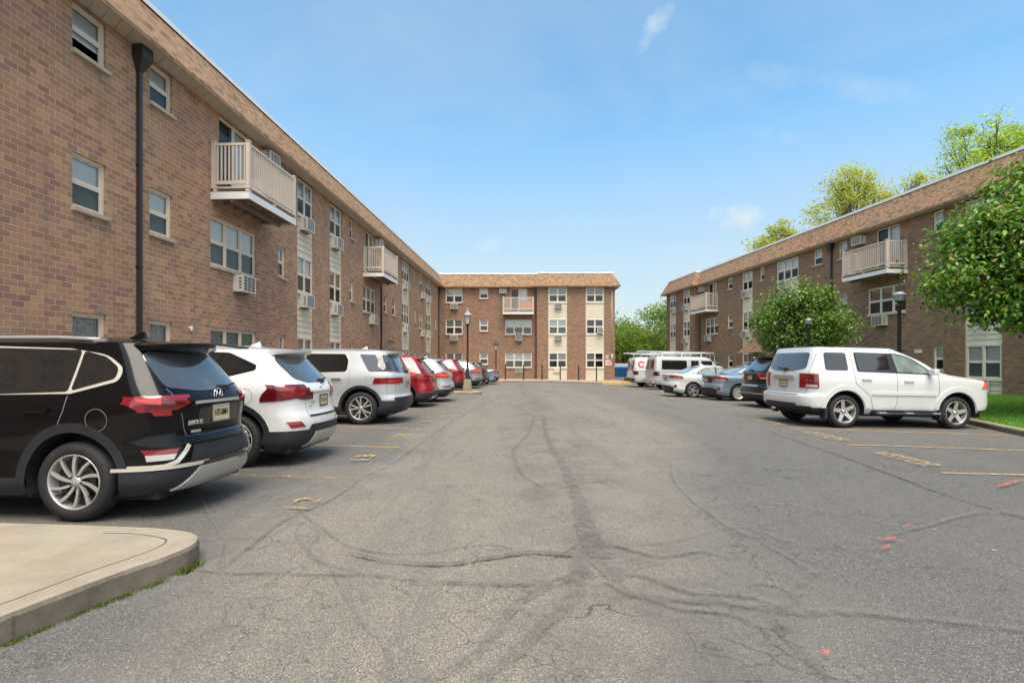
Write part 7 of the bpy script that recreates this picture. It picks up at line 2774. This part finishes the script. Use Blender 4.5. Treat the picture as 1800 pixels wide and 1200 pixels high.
cl_ = wm('MAXIMUM', cl_, wisp(1265, 384, .12, .026, 1.0))
cl_ = wm('MAXIMUM', cl_, wisp(1150, 55, .13, .042, .8, 1.6))
cl_ = wm('MAXIMUM', cl_, wisp(1380, 140, .26, .02, .30, -.12))
cl_ = wm('MAXIMUM', cl_, wisp(1420, 240, .13, .02, .35, -.05))
cl_ = wm('MAXIMUM', cl_, wisp(900, 440, .25, .035, .8, .03))
cl_ = wm('MAXIMUM', cl_, wisp(1290, 300, .25, .02, .25, .0))
hor = wmap(sp_.outputs[2], .0, .42, .95, 0.0)              # pale band of cloud low down
hz = wm('MULTIPLY', hor, wmap(nz1.outputs[0], .25, .65, .80, 1.0))
cl_ = wm('MAXIMUM', cl_, hz, None, True)
fill_veil = wmap(sp_.outputs[1], .10, -.45, .0, .85)           # bright white veil added to the unseen sky behind the camera, softens the fill
mixc = N_.new('ShaderNodeMix'); mixc.data_type = 'RGBA'
grd = N_.new('ShaderNodeMix'); grd.data_type = 'RGBA'; grd.blend_type = 'MULTIPLY'; grd.inputs[0].default_value = 1.0
grc = N_.new('ShaderNodeMix'); grc.data_type = 'RGBA'
L_.new(wmap(sp_.outputs[2], .0, .38), grc.inputs[0]); grc.inputs[6].default_value = (0.50, 0.50, 0.42, 1); grc.inputs[7].default_value = (0.90, 1.20, 1.16, 1)
L_.new(sky.outputs[0], grd.inputs[6]); L_.new(grc.outputs[2], grd.inputs[7])
L_.new(cl_, mixc.inputs[0]); L_.new(grd.outputs[2], mixc.inputs[6]); mixc.inputs[7].default_value = (3.4, 3.8, 4.02, 1)
mixv = N_.new('ShaderNodeMix'); mixv.data_type = 'RGBA'
L_.new(wm('MULTIPLY', fill_veil, wmap(nz1.outputs[0], .2, .6, .75, 1.0), None, True), mixv.inputs[0]); L_.new(mixc.outputs[2], mixv.inputs[6]); mixv.inputs[7].default_value = (6.8, 7.2, 7.5, 1)
bg = N_.new('ShaderNodeBackground')
L_.new(mixv.outputs[2], bg.inputs['Color'])
bg.inputs['Strength'].default_value = 0.096
wo = N_.new('ShaderNodeOutputWorld')
L_.new(bg.outputs[0], wo.inputs['Surface'])

sl = bpy.data.lights.new('sun', 'SUN')
sl.energy = 2.2
sl.angle = rad(42)
sl.color = (1.0, 0.90, 0.76)
so = bpy.data.objects.new('sun', sl)
COL.objects.link(so)
dirv = Vector((sin(SUN_AZ) * cos(SUN_EL), cos(SUN_AZ) * cos(SUN_EL), sin(SUN_EL)))
so.rotation_euler = dirv.to_track_quat('Z', 'Y').to_euler()

cam = bpy.data.cameras.new('camera')
cam.lens = 18.0
cam.sensor_width = 36.0
cam.sensor_fit = 'HORIZONTAL'
cam.shift_y = 39 / 1800
cam.clip_start = .05
cam.clip_end = 3000
co = bpy.data.objects.new('camera', cam)
COL.objects.link(co)
co.location = (0, 0, CAMZ)
co.rotation_euler = (rad(90), 0, 0)
SC.camera = co
SC.view_settings.view_transform = 'Standard'
SC.view_settings.look = 'None'
SC.view_settings.exposure = 1.25
SC.view_settings.gamma = 1.0
SC.cycles.max_bounces = 8
SC.cycles.transparent_max_bounces = 16
SC.cycles.use_denoising = True
